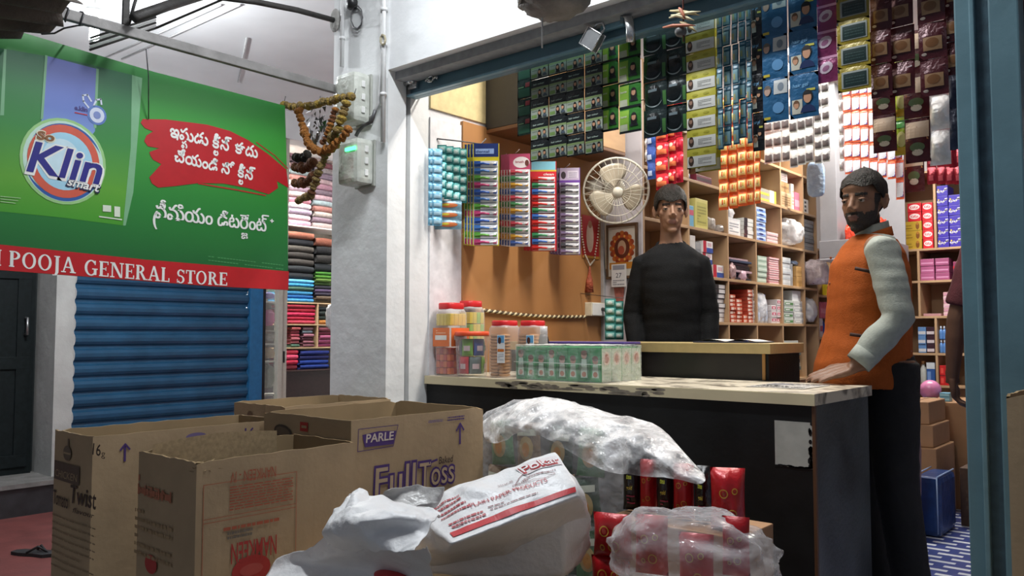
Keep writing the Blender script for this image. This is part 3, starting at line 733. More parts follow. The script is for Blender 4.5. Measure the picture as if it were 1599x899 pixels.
def a_label(bg, ink, seed=1, rows=3):
    def f(ar, w, h):
        ar.rect(w*.08, h*.12, w*.92, h*.88, bg, 0); ar.lines(w*.15, h*.2, w*.85, h*.8, rows, ink, 1, .5, seed)
    return f
# ---- left unit, goods from left to right, upper rows first
B, Cz, D, E, Fz, G = 1.955+TH, 1.67+TH, 1.38+TH, 1.10+TH, .70+TH, 2.24+TH
good('snack_carton', 'maroon packet box on the upper shelf beside the yellow card strip', 'box', (-2.52, yy(1092), B), (-2.37, yy(1116), B+.05), cm('6d2236'), None, a_band(cm('3a1422')))
bag('small dark blue pouch left of the maroon packet box on the upper shelf', (-2.43, yy(1083), B+.026), (.05, .04, .026), cm('3a3c66', .3), 4, 'pouch', 'pouch')
good('tea_box', 'slim light blue box beside the boy\'s cheek on the shelf', 'box', (-2.52, yy(1077.5)+.02, Cz), (-2.37, yy(1087), Cz+.13), cm('6aa3c4'), None, a_band(cm('c05a70'), .55, .8))
good('powder_box', 'upright pale yellow box on the shelf right of the boy\'s head', 'box', (-2.50, yy(1090), Cz), (-2.37, yy(1109), Cz+.185), cm('c7bf72'), None, a_label(cm('b3ad5c'), cm('8f8a48'), 2, 6))
bag('crumpled grey packet lying right of the pale yellow box', (-2.44, yy(1119), Cz+.045), (.07, .05, .05), mat('grey_crumple', (.36, .33, .31), .35, bump=.4), 8, 'packet', 'packet')
bag('small flat grey packet at the shelf end right of the pale yellow box', (-2.42, yy(1130), Cz+.026), (.06, .035, .028), mat('grey_crumple', 0), 9, 'packet', 'packet')
good('tablet_pack', 'clear wrapped pack of white tubs under the orange sachets', 'pack', (-2.52, yy(1140.5), Cz), (-2.375, yy(1161), Cz+.115), cm('d8d8da', .25), None, a_label(cm('eeeeee', .25), cm('9aa0a8', .3), 3, 4))
bag('loose clear pouch on top of the white tub pack', (-2.45, yy(1151), Cz+.155), (.06, .075, .043), FILMD, 12)
zs_stack('tin_box', 'small black and white box, {r} of five under the orange sachets', 'box', yy(1164), yy(1180), Cz, 5, .027, .12, cm('d5d6d2', .35), 'black and white boxes', lambda ar, w, h: ar.rect(0, 0, w*.36, h, cm('23262c', .3), 0))
zs_stack('soap_box', 'blue and white soap box, {r} of the stack right of the orange sachets', 'box', yy(1184), yy(1199), Cz, 7, .0335, .13, cm('b9cdea', .35), 'blue soap boxes', lambda ar, w, h: (ar.rect(w*.05, h*.1, w*.95, h*.5, cm('6f93d0', .35), 0), ar.ell(w*.5, h*.45, w*.25, h*.2, cm('24356e', .3), 1)))
zs_stack('soap_box', 'pale pink soap box, {r} of the low stack beside the blue soap boxes', 'box', yy(1201), yy(1218), Cz, 3, .026, .13, cm('dcc3c4', .35), 'pale pink soap boxes', a_band(cm('cfa3a8'), .2, .45))
bag('large crumpled clear bag filling the compartment right of the pink soap boxes', (-2.41, (yy(1224)+yy(1256))/2, Cz+.115), (.10, .15, .10), FILM, 21, amp=.18)
bag('white lump of folded plastic inside the large crumpled clear bag', (-2.44, yy(1233), Cz+.08), (.03, .035, .035), mat('white_fold', (.62, .61, .62), .3, bump=.5, bscale=25), 24, 'folded_plastic', 'plastic')
zs_stack('packet', 'flat grey packet, {r} of the stack beside the white cabinet', 'packet', yy(1259), yy(1274), Cz, 8, .030, .15, [cm('6f747c', .25), cm('8b9096', .25), cm('595d66', .25)], 'grey packets', None)
# row B
zs_stack('small_box', 'small grey and yellow box, {r} of a pair on the upper shelf', 'box', yy(1188), yy(1205), B, 2, .045, .12, cm('a09a8e'), 'grey yellow boxes', a_band(cm('d3c552'), 0, .4))
good('small_box', 'white box with yellow edge on the upper shelf right of the grey pair', 'box', (-2.5, yy(1206.5), B), (-2.37, yy(1216.5), B+.095), cm('d9d7c4'), None, lambda ar, w, h: ar.rect(w*.7, 0, w, h, cm('c9be4a'), 0))
CARD = mat('carton_board', srgb('a8835a'), .7, var=.08, scale=14, bump=.05, bscale=80)
good('small_carton', 'plain brown carton at the bottom of the upper shelf compartment', 'carton', (-2.55, yy(1223), B), (-2.37, yy(1241), B+.115), mat('pale_carton', srgb('c3a988'), .7), None, a_label(cm('b59a78'), cm('8a6a48'), 4, 4))
good('small_carton', 'darker brown carton standing on the plain brown carton', 'carton', (-2.54, yy(1224.5), B+.116), (-2.375, yy(1238), B+.19), CARD, None, a_band(cm('8a6a48'), .4, .6))
good('small_carton', 'white carton on top of the brown carton pile on the upper shelf', 'carton', (-2.53, yy(1223), B+.191), (-2.375, yy(1236), B+.262), cm('c9c2bd'), None, a_label(cm('bdb5b0'), cm('8d6a6c'), 5, 3))
good('tall_box', 'tall white box beside the brown cartons on the upper shelf', 'box', (-2.53, yy(1241.6), B), (-2.375, yy(1245.5), B+.20), cm('d5d0c6'), None, a_label(cm('cfc8bb'), cm('a59a86'), 5, 5))
good('tall_box', 'tall pink box at the right of the upper shelf compartment', 'box', (-2.53, yy(1246.5), B), (-2.375, yy(1256), B+.145), cm('b46a80'), None, a_band(cm('d496a6'), .25, .6))
good('tall_box', 'white box with dark squares beside the clear blue bag', 'box', (-2.53, yy(1259), B), (-2.375, yy(1268), B+.115), cm('dcdad6'), None, lambda ar, w, h: [ar.rect(w*.3, h*(.15+.28*i), w*.6, h*(.3+.28*i), cm('33343a'), 0) for i in range(3)])
good('tall_box', 'tall cream box at the back of the narrow upper compartment', 'box', (-2.60, yy(1258.6), B+.0), (-2.54, yy(1266), B+.21), cm('cfc8bc'), None, a_label(cm('c2baab'), cm('9a9080'), 6, 5))
# row D
good('medicine_box', 'white box beside the boy\'s shoulder on the middle shelf', 'box', (-2.55, yy(1077.2)+.03, D), (-2.37, yy(1089), D+.24), cm('d9d6d3'), None, a_label(cm('cdcac6'), cm('a3a0a0'), 6, 5))
good('tall_box', 'grey upright packet between the white box and red blue cartons', 'box', (-2.52, yy(1091), D+.0), (-2.375, yy(1098.5), D+.205), cm('9b9ea2', .3), None, a_band(cm('80848a'), .2, .8))
RWB = lambda ar, w, h: (ar.rect(0, 0, w*.32, h, cm('b32a3e', .35), 0), ar.rect(w*.34, 0, w, h*.42, cm('2c4f9c', .35), 0), ar.rect(w*.45, h*.55, w*.85, h*.85, cm('c9a9b2', .35), 0))
good('carton_pair', 'orange box under the red white and blue cartons', 'box', (-2.50, yy(1101), D), (-2.378, yy(1115.5), D+.075), cm('c0793a'), None, a_band(cm('a3602a'), .2, .6))
zs_stack('toothpaste_carton', 'red white and blue carton, {r} of the two above the orange box', 'carton', yy(1099.7), yy(1115.2), D+.0765, 2, .072, .13, cm('e0dfe0', .3), 'red white blue cartons', RWB)
good('toothpaste_carton', 'red white and blue carton standing alone right of the orange box', 'carton', (-2.50, yy(1117.5), D), (-2.375, yy(1134), D+.082), cm('e0dfe0', .3), None, RWB)
zs_stack('folded_garment', 'folded packed cloth, {r} of the pile on the middle shelf', 'cloth pack', yy(1141), yy(1176), D, 9, .0165, .20, [cm('2a2b33', .3), cm('7d6a78', .3), cm('39445a', .3), cm('a78d96', .3), cm('1c1c22', .3)], 'folded cloth packs', None, jit=.02)
bag('shiny pink packet in front of the folded cloth pile', (-2.375, yy(1146), D+.05), (.022, .035, .055), mat('pink_foil', (.45, .30, .31), .2, .2, bump=.4), 31, 'packet', 'packet')
bag('small pink and white packet at the foot of the folded cloth pile', (-2.372, yy(1162), D+.032), (.02, .04, .034), mat('pinkwhite', (.62, .42, .50), .3), 32, 'packet', 'packet')
zs_stack('tissue_pack', 'pale green tissue pack, {r} of the stack on the middle shelf', 'pack', yy(1184.5), yy(1199), D, 5, .037, .16, cm('a3b7a8', .3), 'green tissue packs', a_band(cm('c5d2c6'), .3, .7))
zs_stack('incense_box', 'thin pink box, {r} of the twelve beside the green tissue packs', 'box', yy(1202.5), yy(1218), D, 12, .0157, .18, [cm('c9868e'), cm('d9a0a6')], 'thin pink boxes', a_band(cm('e3cfcf'), .15, .5))
zs_stack('white_box', 'white box, {r} of the stack left of the two brown boxes', 'box', yy(1223.5), yy(1236), D, 5, .041, .15, cm('d5d8da', .3), 'white boxes beside brown ones', a_band(cm('bcc3ca'), .2, .4))
zs_stack('brown_box', 'brown box, {r} of the two on the middle shelf', 'box', yy(1246), yy(1256.3), D, 2, .077, .16, cm('b38d57'), 'two brown boxes', a_band(cm('a17c49'), .35, .6))
bag('dark blue and white packet lying on the two brown boxes', (-2.45, yy(1250), D+.18), (.07, .045, .022), mat('navy_packet', (.10, .13, .20), .3, bump=.3), 35, 'packet', 'packet')
good('tall_box', 'grey packet between the white boxes and the two brown boxes', 'box', (-2.54, yy(1238), D), (-2.39, yy(1244.5), D+.17), cm('8a8d92', .3), None, a_band(cm('a5a8ad'), .4, .7))
bag('bulging clear bag with maroon packets on the middle shelf end', (-2.32, yy(1266), D+.115), (.10, .085, .10), film('clear_film_mauve', (.72, .62, .66), .40, .15, .4, 12), 37)
for i in range(3): bag('small maroon packet inside the bulging clear bag, %s of three' % ('lowest', 'middle', 'topmost')[i], (-2.33, yy(1264+i), D+.045+.062*i), (.024, .03, .02), mat('maroon_packet', (.22, .06, .09), .4), 40+i, 'packet', 'packet', group='maroon packets in the clear bag')
# row E
zs_stack('hosiery_box', 'dark grey packed box, {r} of the pile beside the boy\'s arm', 'box', yy(1103), yy(1137), E, 8, .030, .2, [cm('cfcdd0', .3), cm('c4c2c6', .3), cm('b8b0b4', .3), cm('55585e', .3), cm('4a4d53', .3), cm('5f6268', .3), cm('34363a', .3), cm('3c3f44', .3)], 'packed boxes by the boy', lambda ar, w, h: ar.rect(w*.66, h*.1, w*.97, h*.9, cm('d8d5d6', .3), 0), jit=.01)
OW = lambda ar, w, h: (ar.rect(w*.08, h*.15, w*.55, h*.8, cm('e3ccc0'), 0), ar.rect(w*.6, h*.3, w*.9, h*.7, cm('d8a890'), 0))
zs_stack('match_carton', 'small orange red carton, {r} of the left stack on the lower shelf', 'carton', yy(1141), yy(1150), E, 7, .026, .14, cm('b8472e'), 'orange red cartons, left stack', OW)
zs_stack('match_carton', 'small orange red carton, {r} of the middle stack on the lower shelf', 'carton', yy(1151), yy(1160), E, 6, .026, .14, cm('b8472e'), 'orange red cartons, middle stack', OW)
zs_stack('match_carton', 'small orange red carton, {r} of the right stack on the lower shelf', 'carton', yy(1168.5), yy(1176), E, 9, .025, .14, cm('b04a34'), 'orange red cartons, right stack', OW)
zs_stack('match_carton', 'white edged carton, {r} of the stack beside the divider on the lower shelf', 'carton', yy(1177), yy(1180.8), E, 9, .025, .14, cm('d0cbc8'), 'white edged cartons', a_band(cm('b7a29c'), .2, .5))
good('big_box', 'large grey box standing behind the small orange red cartons', 'box', (-2.60, yy(1142), E), (-2.515, yy(1172), E+.255), cm('9a948f'), None, a_label(cm('8f8a86'), cm('77726f'), 7, 6))
zs_stack('match_carton', 'orange red carton lying low between the stacks, {r} of two', 'carton', yy(1161), yy(1167.6), E, 2, .026, .14, cm('c1502f'), 'low orange red cartons', OW)
# pack of bottles in film
t = thing('bottle_pack', 'film wrapped pack of clear blue capped bottles on the lower shelf', 'bottle pack', (-2.43, (yy(1185.5)+yy(1203))/2, E))
w = yy(1203)-yy(1185.5)
for i in range(2):
    for j in range(3):
        MB().lathe([(.0, 0), (.026, 0), (.028, .02), (.027, .13), (.012, .17), (.012, .185), (0, .185)], mat('bottle_blue', (.50, .57, .70), .12, var=.15), (-.03+.06*i, -w*.33+w*.33*j, .001), 12).build('bottle', t)
        MB().lathe([(.0, .186), (.014, .186), (.014, .20), (0, .20)], mat('cap_blue', (.06, .08, .30), .3), (-.03+.06*i, -w*.33+w*.33*j, .001), 10).build('cap', t)
blob((0, 0, .11), (.066, w*.55, .11), FILM, 44, .08).build('wrap', t)
PW = lambda ar, w, h: (ar.rect(w*.1, h*.35, w*.9, h*.8, cm('c24a6a', .35), 0), ar.ell(w*.5, h*.55, w*.2, h*.15, cm('e8dde0', .35), 1))
zs_stack('napkin_pack', 'pink and white pack, {r} of the left stack by the bottle pack', 'pack', yy(1205), yy(1212.5), E, 3, .043, .14, cm('d6cfd0', .35), 'pink white packs left', PW)
zs_stack('napkin_pack', 'pink and white pack, {r} of the right stack by the bottle pack', 'pack', yy(1213.5), yy(1221), E, 4, .043, .14, cm('d6cfd0', .35), 'pink white packs right', PW)
for i, (u0, u1, n, c1, c2) in enumerate(((1225, 1239, 4, 'c4cdc6', '5b8a58'), (1240.5, 1256, 4, 'cfd0d0', 'a9adb0'))):
    zs_stack('clear_tub_pack', ('clear wrapped green and white pack, {r} of the left stack', 'clear wrapped white pack, {r} of the right stack')[i]+' at shelf end', 'pack', yy(u0), yy(u1), E, n, .043, .15, cm(c1, .25), ('green white packs', 'clear white packs')[i], a_band(cm(c2, .3), .2, .6, cm('e4e6e4', .3)))
good('tall_box', 'plain white box on top of the clear wrapped white packs', 'box', (-2.52, yy(1241), E+.173), (-2.38, yy(1255.5), E+.25), cm('e0e1e4'), None, a_band(cm('d0d2d8'), .3, .5))
bag('white plastic bag in the narrow compartment of the lower shelf', (-2.42, yy(1267), E+.105), (.09, .075, .10), mat('white_bag', (.60, .60, .62), .3, bump=.4, bscale=20), 47)
# row F (just above the counter)
FZ = at(1120, 535, X=-2.40).z
for i, (u, c_, lab) in enumerate(((1110, '2f3358', 'crumpled navy packet behind the counter beside the boy\'s wrist'), (1125, '15161a', 'black crumpled packet behind the counter, right of the navy one'), (1158, '20222c', 'dark pouch behind the counter below the orange red cartons'), (1172, '26306a', 'blue pouch behind the counter beside the open notebook'))):
    bag(lab, (-2.44, yy(u), Fz+.135), (.09, .048, .145), cm(c_, .3, bump=.4), 50+i, 'pouch', 'pouch')
zs_stack('magazine', 'flat magazine, {r} of the small pile in the lowest compartment', 'magazine', yy(1226), yy(1250), Fz, 10, .0275, .19, [cm('2d3134', .3), cm('b9bcb8', .3), cm('535a55', .3), cm('8f9490', .3)], 'magazines in the low compartment', None, jit=.02)
# ---- second unit
Z1, Z2 = 1.335+TH, 1.0+TH
yy2 = lambda u: at(u, 450, X=SX-.014).y
for i, (u, w_, h_, c_, lab) in enumerate(((1281, .038, .20, 'a5875a', 'tall brown paper bag at the left in the far shelf'), (1291, .028, .175, 'b09260', 'brown paper bag in the far shelf behind the yellow packet'))):
    bag(lab, (-2.47 - .03*i, yy2(u)+.012, Z1+h_*.45), (.06, w_, h_*.5), cm(c_, .6, bump=.3), 60+i, 'paper_bag', 'bag')
YP = lambda ar, w, h: (ar.ell(w*.5, h*.5, w*.25, h*.2, cm('6a5a20', .4), 0), ar.rect(w*.2, h*.8, w*.8, h*.9, cm('f0e6a0', .4), 0))
good('spice_packet', 'yellow packet standing low in the far shelf', 'packet', (-2.40, yy2(1291), Z1), (-2.368, yy2(1299), Z1+.11), cm('cdb52c', .35), None, YP)
good('white_box', 'small white box in the far right compartment of the far shelf', 'box', (-2.47, yy2(1303.5), Z1), (-2.37, yy2(1314), Z1+.078), cm('d5d3d6', .35), None, YP)
good('spice_packet', 'yellow packet standing on the small white box', 'packet', (-2.43, yy2(1304), Z1+.079), (-2.39, yy2(1311), Z1+.19), cm('cdb52c', .35), None, YP)
good('soap_pack', 'pink packet in the upper part of the far lower compartment', 'packet', (-2.45, yy2(1282), Z2+.15), (-2.37, yy2(1297), Z2+.28), cm('bb5f74', .35), None, a_band(cm('d08a98'), .3, .6))
good('soap_pack', 'white packet under the pink packet in the far lower compartment', 'packet', (-2.46, yy2(1281.5), Z2), (-2.375, yy2(1286), Z2+.149), cm('cfc8cc', .35), None, a_band(cm('b25a6a'), .3, .6))
bag('blue rounded bag with yellow mark in the far lower compartment', (-2.42, yy2(1289.5), Z2+.064), (.045, .042, .066), cm('20449c', .3, bump=.2), 66)
# ---- back wall unit (faces the street)
def xx(u, v=450): return at(u, v, Y=BY+.01).x
K = BZ[4]+TH
KK = lambda ar, w, h: (ar.ell(w*.5, h*.54, w*.40, h*.30, cm('eadadb', .35), 0, 16), ar.text('KitKat', w*.5, h*.40, h*.42, cm('c01c2c', .35), 1, .02, fit=w*.6, align='c', shear=.15))
RED = cm('c8202e', .35)
hk = .064
kh = bz(374)-bz(388.5)
zs_stack('wafer_box', 'red wafer bar box, {r} of the five next to the purple boxes', 'box', xx(1442.5), xx(1462)-.012, K, 5, kh, .2, RED, 'red wafer boxes right stack', KK, 'Y', BY+.012)
GB = lambda ar, w, h: (ar.rect(w*.08, h*.2, w*.5, h*.3, cm('8a6a1e', .35), 0), ar.rect(w*.15, h*.5, w*.45, h*.62, cm('9a7a2a', .35), 0), ar.ell(w*.78, h*.5, w*.1, h*.4, cm('7a4a1c', .35), 0), ar.ell(w*.78, h*.75, w*.07, h*.15, cm('a8702c', .35), 1))
zs_stack('biscuit_box', 'gold biscuit box, {r} of the three under the red wafer boxes', 'box', xx(1412), xx(1441.5), K, 3, kh*1.02, .2, cm('c2a03c', .28, metal=.2), 'gold biscuit boxes', GB, 'Y', BY+.012)
zs_stack('wafer_box', 'red wafer bar box on the gold biscuit boxes, {r} of the two', 'box', xx(1420), xx(1441.5), K+3*kh*1.02, 2, kh, .2, RED, 'red wafer boxes on gold boxes', KK, 'Y', BY+.012)
PU = lambda ar, w, h: (ar.line([(w*.06, h*.45), (w*.2, h*.32), (w*.35, h*.5), (w*.55, h*.35), (w*.7, h*.55), (w*.92, h*.6)], h*.13, cm('d9d6ea', .35), 0), ar.ell(w*.15, h*.6, w*.07, h*.1, cm('d8b84a', .35), 0, 10), ar.rect(w*.72, h*.55, w*.96, h*.75, cm('c9c6e6', .35), 0))
ph = (bz(292)-bz(388.5))/6
zs_stack('chocolate_box', 'purple chocolate box, {r} of the left stack beside the blue post', 'box', xx(1466.5), xx(1484), K, 6, ph, .2, cm('3b2f9e', .35), 'purple chocolate boxes left stack', PU, 'Y', BY+.012)
zs_stack('chocolate_box', 'purple chocolate box, {r} of the right stack beside the blue post', 'box', xx(1484.6), xx(1504), K, 5, ph, .2, cm('3b2f9e', .35), 'purple chocolate boxes right stack', PU, 'Y', BY+.012)
# yellow jars behind the man's shoulder
for i, u in enumerate((1384, 1403)):
    t = thing('jar', ('yellow jar with dark band behind the man\'s shoulder, left one', 'yellow jar with dark band behind the man\'s shoulder, right one')[i], 'jar', (xx(u), BY+.10, K))
    MB().lathe([(0, 0), (.042, 0), (.045, .01), (.045, .10), (.040, .115), (0, .115)], cm('caa02e', .3), (0, 0, 0), 16).build('body', t)
    MB().lathe([(.0455, .03), (.0462, .03), (.0462, .075), (.0455, .075)], cm('2e1c16', .3), (0, 0, 0), 16).build('label_band', t)
    MB().lathe([(0, .1155), (.043, .1155), (.043, .14), (.0, .142)], cm('d8ac34', .3), (0, 0, 0), 16).build('lid', t)
PK = lambda ar, w, h: ar.rect(w*.06, h*.3, w*.94, h*.5, cm('c98ab0', .35), 0)
P = BZ[3]+TH; h3 = (bz(404)-bz(438))/3
zs_stack('soap_box', 'mauve soap box, {r} of the left stack under the red wafer boxes', 'box', xx(1437.5), xx(1459.5), P, 3, h3, .18, cm('a5577f', .35), 'mauve soap boxes left', PK, 'Y', BY+.012)
zs_stack('soap_box', 'mauve soap box, {r} of the right stack under the purple boxes', 'box', xx(1461), xx(1483), P, 3, h3, .18, cm('9a4f76', .35), 'mauve soap boxes right', PK, 'Y', BY+.012)
good('soap_box', 'red topped mauve box half hidden by the blue post', 'box', (xx(1489), BY+.015, P), (xx(1505), BY+.16, P+.14), cm('8a3a5e', .35), None, lambda ar, w, h: ar.rect(0, h*.6, w, h*.75, cm('c01f30', .35), 0), 'Y')
Q = BZ[2]+TH; h6 = (bz(456)-bz(493))/6
zs_stack('tissue_box', 'pale pink flat box, {r} of the pile beside the arm behind the post', 'box', xx(1472), xx(1502), Q, 6, h6, .2, [cm('d8b8bc', .35), cm('c99aa2', .35)], 'pale pink flat boxes', PK, 'Y', BY+.012)
good('flat_packet', 'flat pink packet lying alone on the shelf beside the orange vest', 'packet', (xx(1440), BY+.02, Q), (xx(1468), BY+.2, Q+.02), cm('b88a90', .35), None, None, 'Y')
R_ = BZ[1]+TH
BPK = mat('blue_bottle', (.10, .24, .55), .2, var=.2)
for r in range(2):
    for k in range(5):
        u = 1465.5+5.2*k; hb = (bz(507)-bz(551))/2-.004
        t = thing('shampoo_bottle', 'small blue bottle, %s in the %s row on the shelf by the arm' % (LFT[k], ('lower', 'upper')[r]), 'bottle', (xx(u), BY+.05, R_+r*(hb+.0005)), group='small blue bottles')
        MB().lathe([(0, 0), (.0125, 0), (.0135, .01), (.0135, hb*.62), (.007, hb*.75), (0, hb*.75)], BPK, (0, 0, 0), 10).build('body', t)
        MB().lathe([(0, hb*.755), (.007, hb*.755), (.007, hb), (0, hb)], cm('c5d2e2', .3), (0, 0, 0), 8).build('cap', t)
for k, (u0, u1, c1, c2) in enumerate(((1431, 1443.5, '5f87b8', 'c9ccd2'), (1444, 1457, '3a2430', 'cfc4c8'))):
    zs_stack('detergent_pack', ('blue white pack, {r} of the stack beside the orange vest', 'dark maroon white pack, {r} of the stack beside the orange vest')[k], 'pack', xx(u0), xx(u1), R_, 3, (bz(510)-bz(551))/3, .15, cm(c1, .3), ('blue white packs', 'maroon white packs')[k], a_band(cm(c2, .3), .15, .5), 'Y', BY+.012)
S_ = BZ[0]+TH
t = thing('cleaner_bottle', 'cloudy white bottle on the low shelf beside the orange vest hem', 'bottle', (xx(1436), BY+.06, S_))
MB().lathe([(0, 0), (.028, 0), (.03, .02), (.028, .11), (.012, .15), (.012, .16), (0, .16)], mat('cloudy', (.45, .46, .43), .3), (0, 0, 0), 14).build('body', t)
MB().lathe([(0, .161), (.015, .161), (.014, .185), (0, .185)], cm('a07040', .3), (0, 0, 0), 12).build('cap', t)
good('milk_box', 'blue box with white top on the low shelf beside the orange vest hem', 'box', (xx(1443), BY+.015, S_), (xx(1456), BY+.12, S_+bz(566)-bz(601)), cm('2f5492', .35), None, lambda ar, w, h: (ar.rect(0, h*.72, w, h, cm('c9cfd2', .35), 0), ar.rect(w*.1, h*.2, w*.5, h*.6, cm('6f8fc4', .35), 0)), 'Y')
zs_stack('red_carton', 'bright red carton, {r} of the two on the low shelf by the hand', 'carton', xx(1463), xx(1484), S_, 2, (bz(570)-bz(601))/2, .15, cm('b81e22', .35), 'bright red cartons', lambda ar, w, h: ar.rect(w*.08, h*.2, w*.3, h*.75, cm('d84a40', .35), 0), 'Y', BY+.012)
# goods above the top shelf behind hanging packets (dark red row) and right of the post
good('tea_carton', 'red carton on the top shelf to the right of the blue post', 'carton', (.02, BY+.02, K), (.22, BY+.2, K+.22), cm('8e2430', .35), None, a_band(cm('c9a23c'), .3, .5), 'Y')
good('tea_carton', 'dull mauve carton on the shelf to the right of the blue post', 'carton', (.27, BY+.02, K), (.42, BY+.2, K+.16), cm('7d5a86', .35), None, a_band(cm('b6a0ba'), .3, .6), 'Y')
# ---- white wall cabinet at the far left corner
t = thing('wall_cabinet', 'white overhead cabinet with open tray of red packets, far corner', 'cabinet', (0, 0, 0))
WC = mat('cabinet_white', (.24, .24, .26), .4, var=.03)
y0 = 6.08
p0, p1, p2 = at(1279, 386, Y=y0), at(1336, 386, Y=y0), at(1313, 300, Y=y0)
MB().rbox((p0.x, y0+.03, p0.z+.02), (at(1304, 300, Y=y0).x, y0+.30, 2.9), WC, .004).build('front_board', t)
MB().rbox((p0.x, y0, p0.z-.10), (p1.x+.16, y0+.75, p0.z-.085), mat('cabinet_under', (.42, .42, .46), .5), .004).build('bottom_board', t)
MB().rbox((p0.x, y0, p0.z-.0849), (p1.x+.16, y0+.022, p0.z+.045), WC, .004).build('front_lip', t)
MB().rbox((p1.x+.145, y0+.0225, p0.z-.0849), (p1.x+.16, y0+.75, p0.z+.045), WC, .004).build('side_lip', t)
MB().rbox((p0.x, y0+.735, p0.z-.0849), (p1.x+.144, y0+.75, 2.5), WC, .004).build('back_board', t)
for i in range(4):
    bag('glossy red chips packet in the white cabinet tray, %s' % ('front left', 'front right', 'back left', 'back right')[i], (p2.x+.04+.125*(i % 2), y0+.14+.2*(i//2), p0.z+.055+.05*(i//2)), (.05, .085, .115), cm('c23a24', .22, bump=.3, metal=.2), 70+i, 'chips_packet', 'packet', group='red packets in the cabinet tray')
# clear blue bag hung by the cabinet, hung from the upper shelf edge
bb_ = at(1274, 280, Y=5.9)
tag(MB().tube([bb_+Vector((0, 0, .12)), (bb_.x, bb_.y, CEIL)], .0025, DSTEEL, 6).build('hanging_wire'), 'thin wire that holds the clear bluish bag', 'wire')
tag(blob(bb_, (.062, .022, .125), film('blue_film', (.22, .30, .42), .30, .15, .3, 10), 77, .05, flat=False, sq=.42).build('plastic_bag'), 'clear bluish plastic bag hanging beside the white cabinet', 'bag')
# ================================================================ HANGING STRIPS OF SACHETS BEHIND THE RAIL
# each strip is one thing; every sachet of it is a part
def foil(name, col, rough=.25, metal=.35): return mat(name, col, rough, metal, var=.12, scale=30, bump=.25, bscale=35)
def sachet(w, h, m, art=None, puff=.006, crimp=.12, name='sachet', edge=None):
    """pillow shaped sachet hanging from z=0 down to -h, facing -Y, with crimped ends"""
    mb = MB(); nu, nv = 6, 8
    def fn(s):
        def g(u, v):
            x = (u-.5)*w; k = 0 if v < crimp or v > 1-crimp else math.sin(math.pi*(v-crimp)/(1-2*crimp))**.6
            b = puff*k*(math.sin(math.pi*min(max(u, .0), 1.0))**.5)
            return Vector((x, -s*b, -v*h))
        return g
    mb.grid(fn(1), nu, nv, m); mb.grid(fn(-1), nu, nv, m)
    if art:
        def warp(x, y, d):
            u = x/w; v = 1-y/h
            k = 0 if v < crimp or v > 1-crimp else math.sin(math.pi*(v-crimp)/(1-2*crimp))**.6
            return Vector((x-w/2, -(puff*k*(math.sin(math.pi*min(max(u, 0), 1))**.5))-d-.0008, -v*h))
        art(Art(mb, (0, 0, 0), (1, 0, 0), (0, 0, 1), (0, -1, 0), step=.0004, base=.0004, warp=warp), w, h)
    me = mb.build(name); return me
FB = foil('foil_blue', srgb('24587f'), .30, .2); FI = foil('foil_ink', srgb('141d33'), .3, .2); FDR = foil('foil_darkred', srgb('8a1e30'), .2, .4)
_proto = {}
HZ = {3.35: at(1250, 70, Y=3.35).z, 3.25: at(1150, 150, Y=3.25).z, 3.63: at(1035, 150, Y=3.63).z, 3.77: at(1350, 75, Y=3.77).z, 3.0: at(1400, 60, Y=3.0).z, 4.4: at(1470, 180, Y=4.4).z, 3.92: at(1470, 150, Y=3.92).z}
def strip(label, cat, u, vtop, vbot, Y, wpx, key, maker, rows, group, rz=0, name='sachet_strip', rnd=None, sway=.0):
    """hang a strip with its top at (u, vtop) and its bottom at vbot, in the plane Y"""
    a, b = at(u, vtop, Y=Y), at(u, vbot, Y=Y)
    for k_, z_ in HZ.items():
        if abs(k_-Y) < .046 and name == 'sachet_strip' and Y > 2.8 and u > 1000: a.z = z_
    L = a.z-b.z; h = L/rows
    w = (at(u+wpx/2, vtop, Y=Y)-at(u-wpx/2, vtop, Y=Y)).x
    t = thing(name, label, cat, (a.x, a.y, a.z), rz, group)
    k = (key, round(w, 3), round(h, 3))
    for i in range(rows):
        if k not in _proto:
            o = maker(w*.99, h); _proto[k] = o
        else:
            o = _proto[k].copy(); COL.objects.link(o)
        o.parent = t; r = rnd or random
        o.location = (r.uniform(-sway, sway), r.uniform(-.002, .002)+(.0), -i*h); o.rotation_euler = (r.uniform(-.05, .02) if sway else 0, 0, r.uniform(-.05, .05) if sway else 0)
    return t
def head(ar, x, y, s, skin, hair, long=True, cloth=None, l=2):
    """small printed portrait"""
    if cloth: ar.poly([(x-s*.8, y-s*1.5), (x+s*.8, y-s*1.5), (x+s*.6, y-s*1.0), (x+s*.25, y-s*.75), (x-s*.25, y-s*.75), (x-s*.6, y-s*1.0)], cloth, l)
    if long: ar.ell(x, y-s*.35, s*.62, s*1.0, hair, l+1, 14)
    ar.ell(x, y+s*.12, s*.52, s*.66, hair, l+1, 14)
    ar.ell(x, y-s*.05, s*.40, s*.56, skin, l+2, 12)
    ar.poly([(x-s*.42, y+s*.25), (x+s*.42, y+s*.25), (x+s*.3, y+s*.55), (x-s*.3, y+s*.55)], hair, l+3)
SKN = cm('b98a6c', .4); HAIR = cm('120e0d', .4); DK = cm('14181a', .3); OFFW = cm('c9c8b8', .35); LG = cm('76895a', .35); DGR = cm('1f4a32', .35); GRNB = cm('3f8f34', .3)
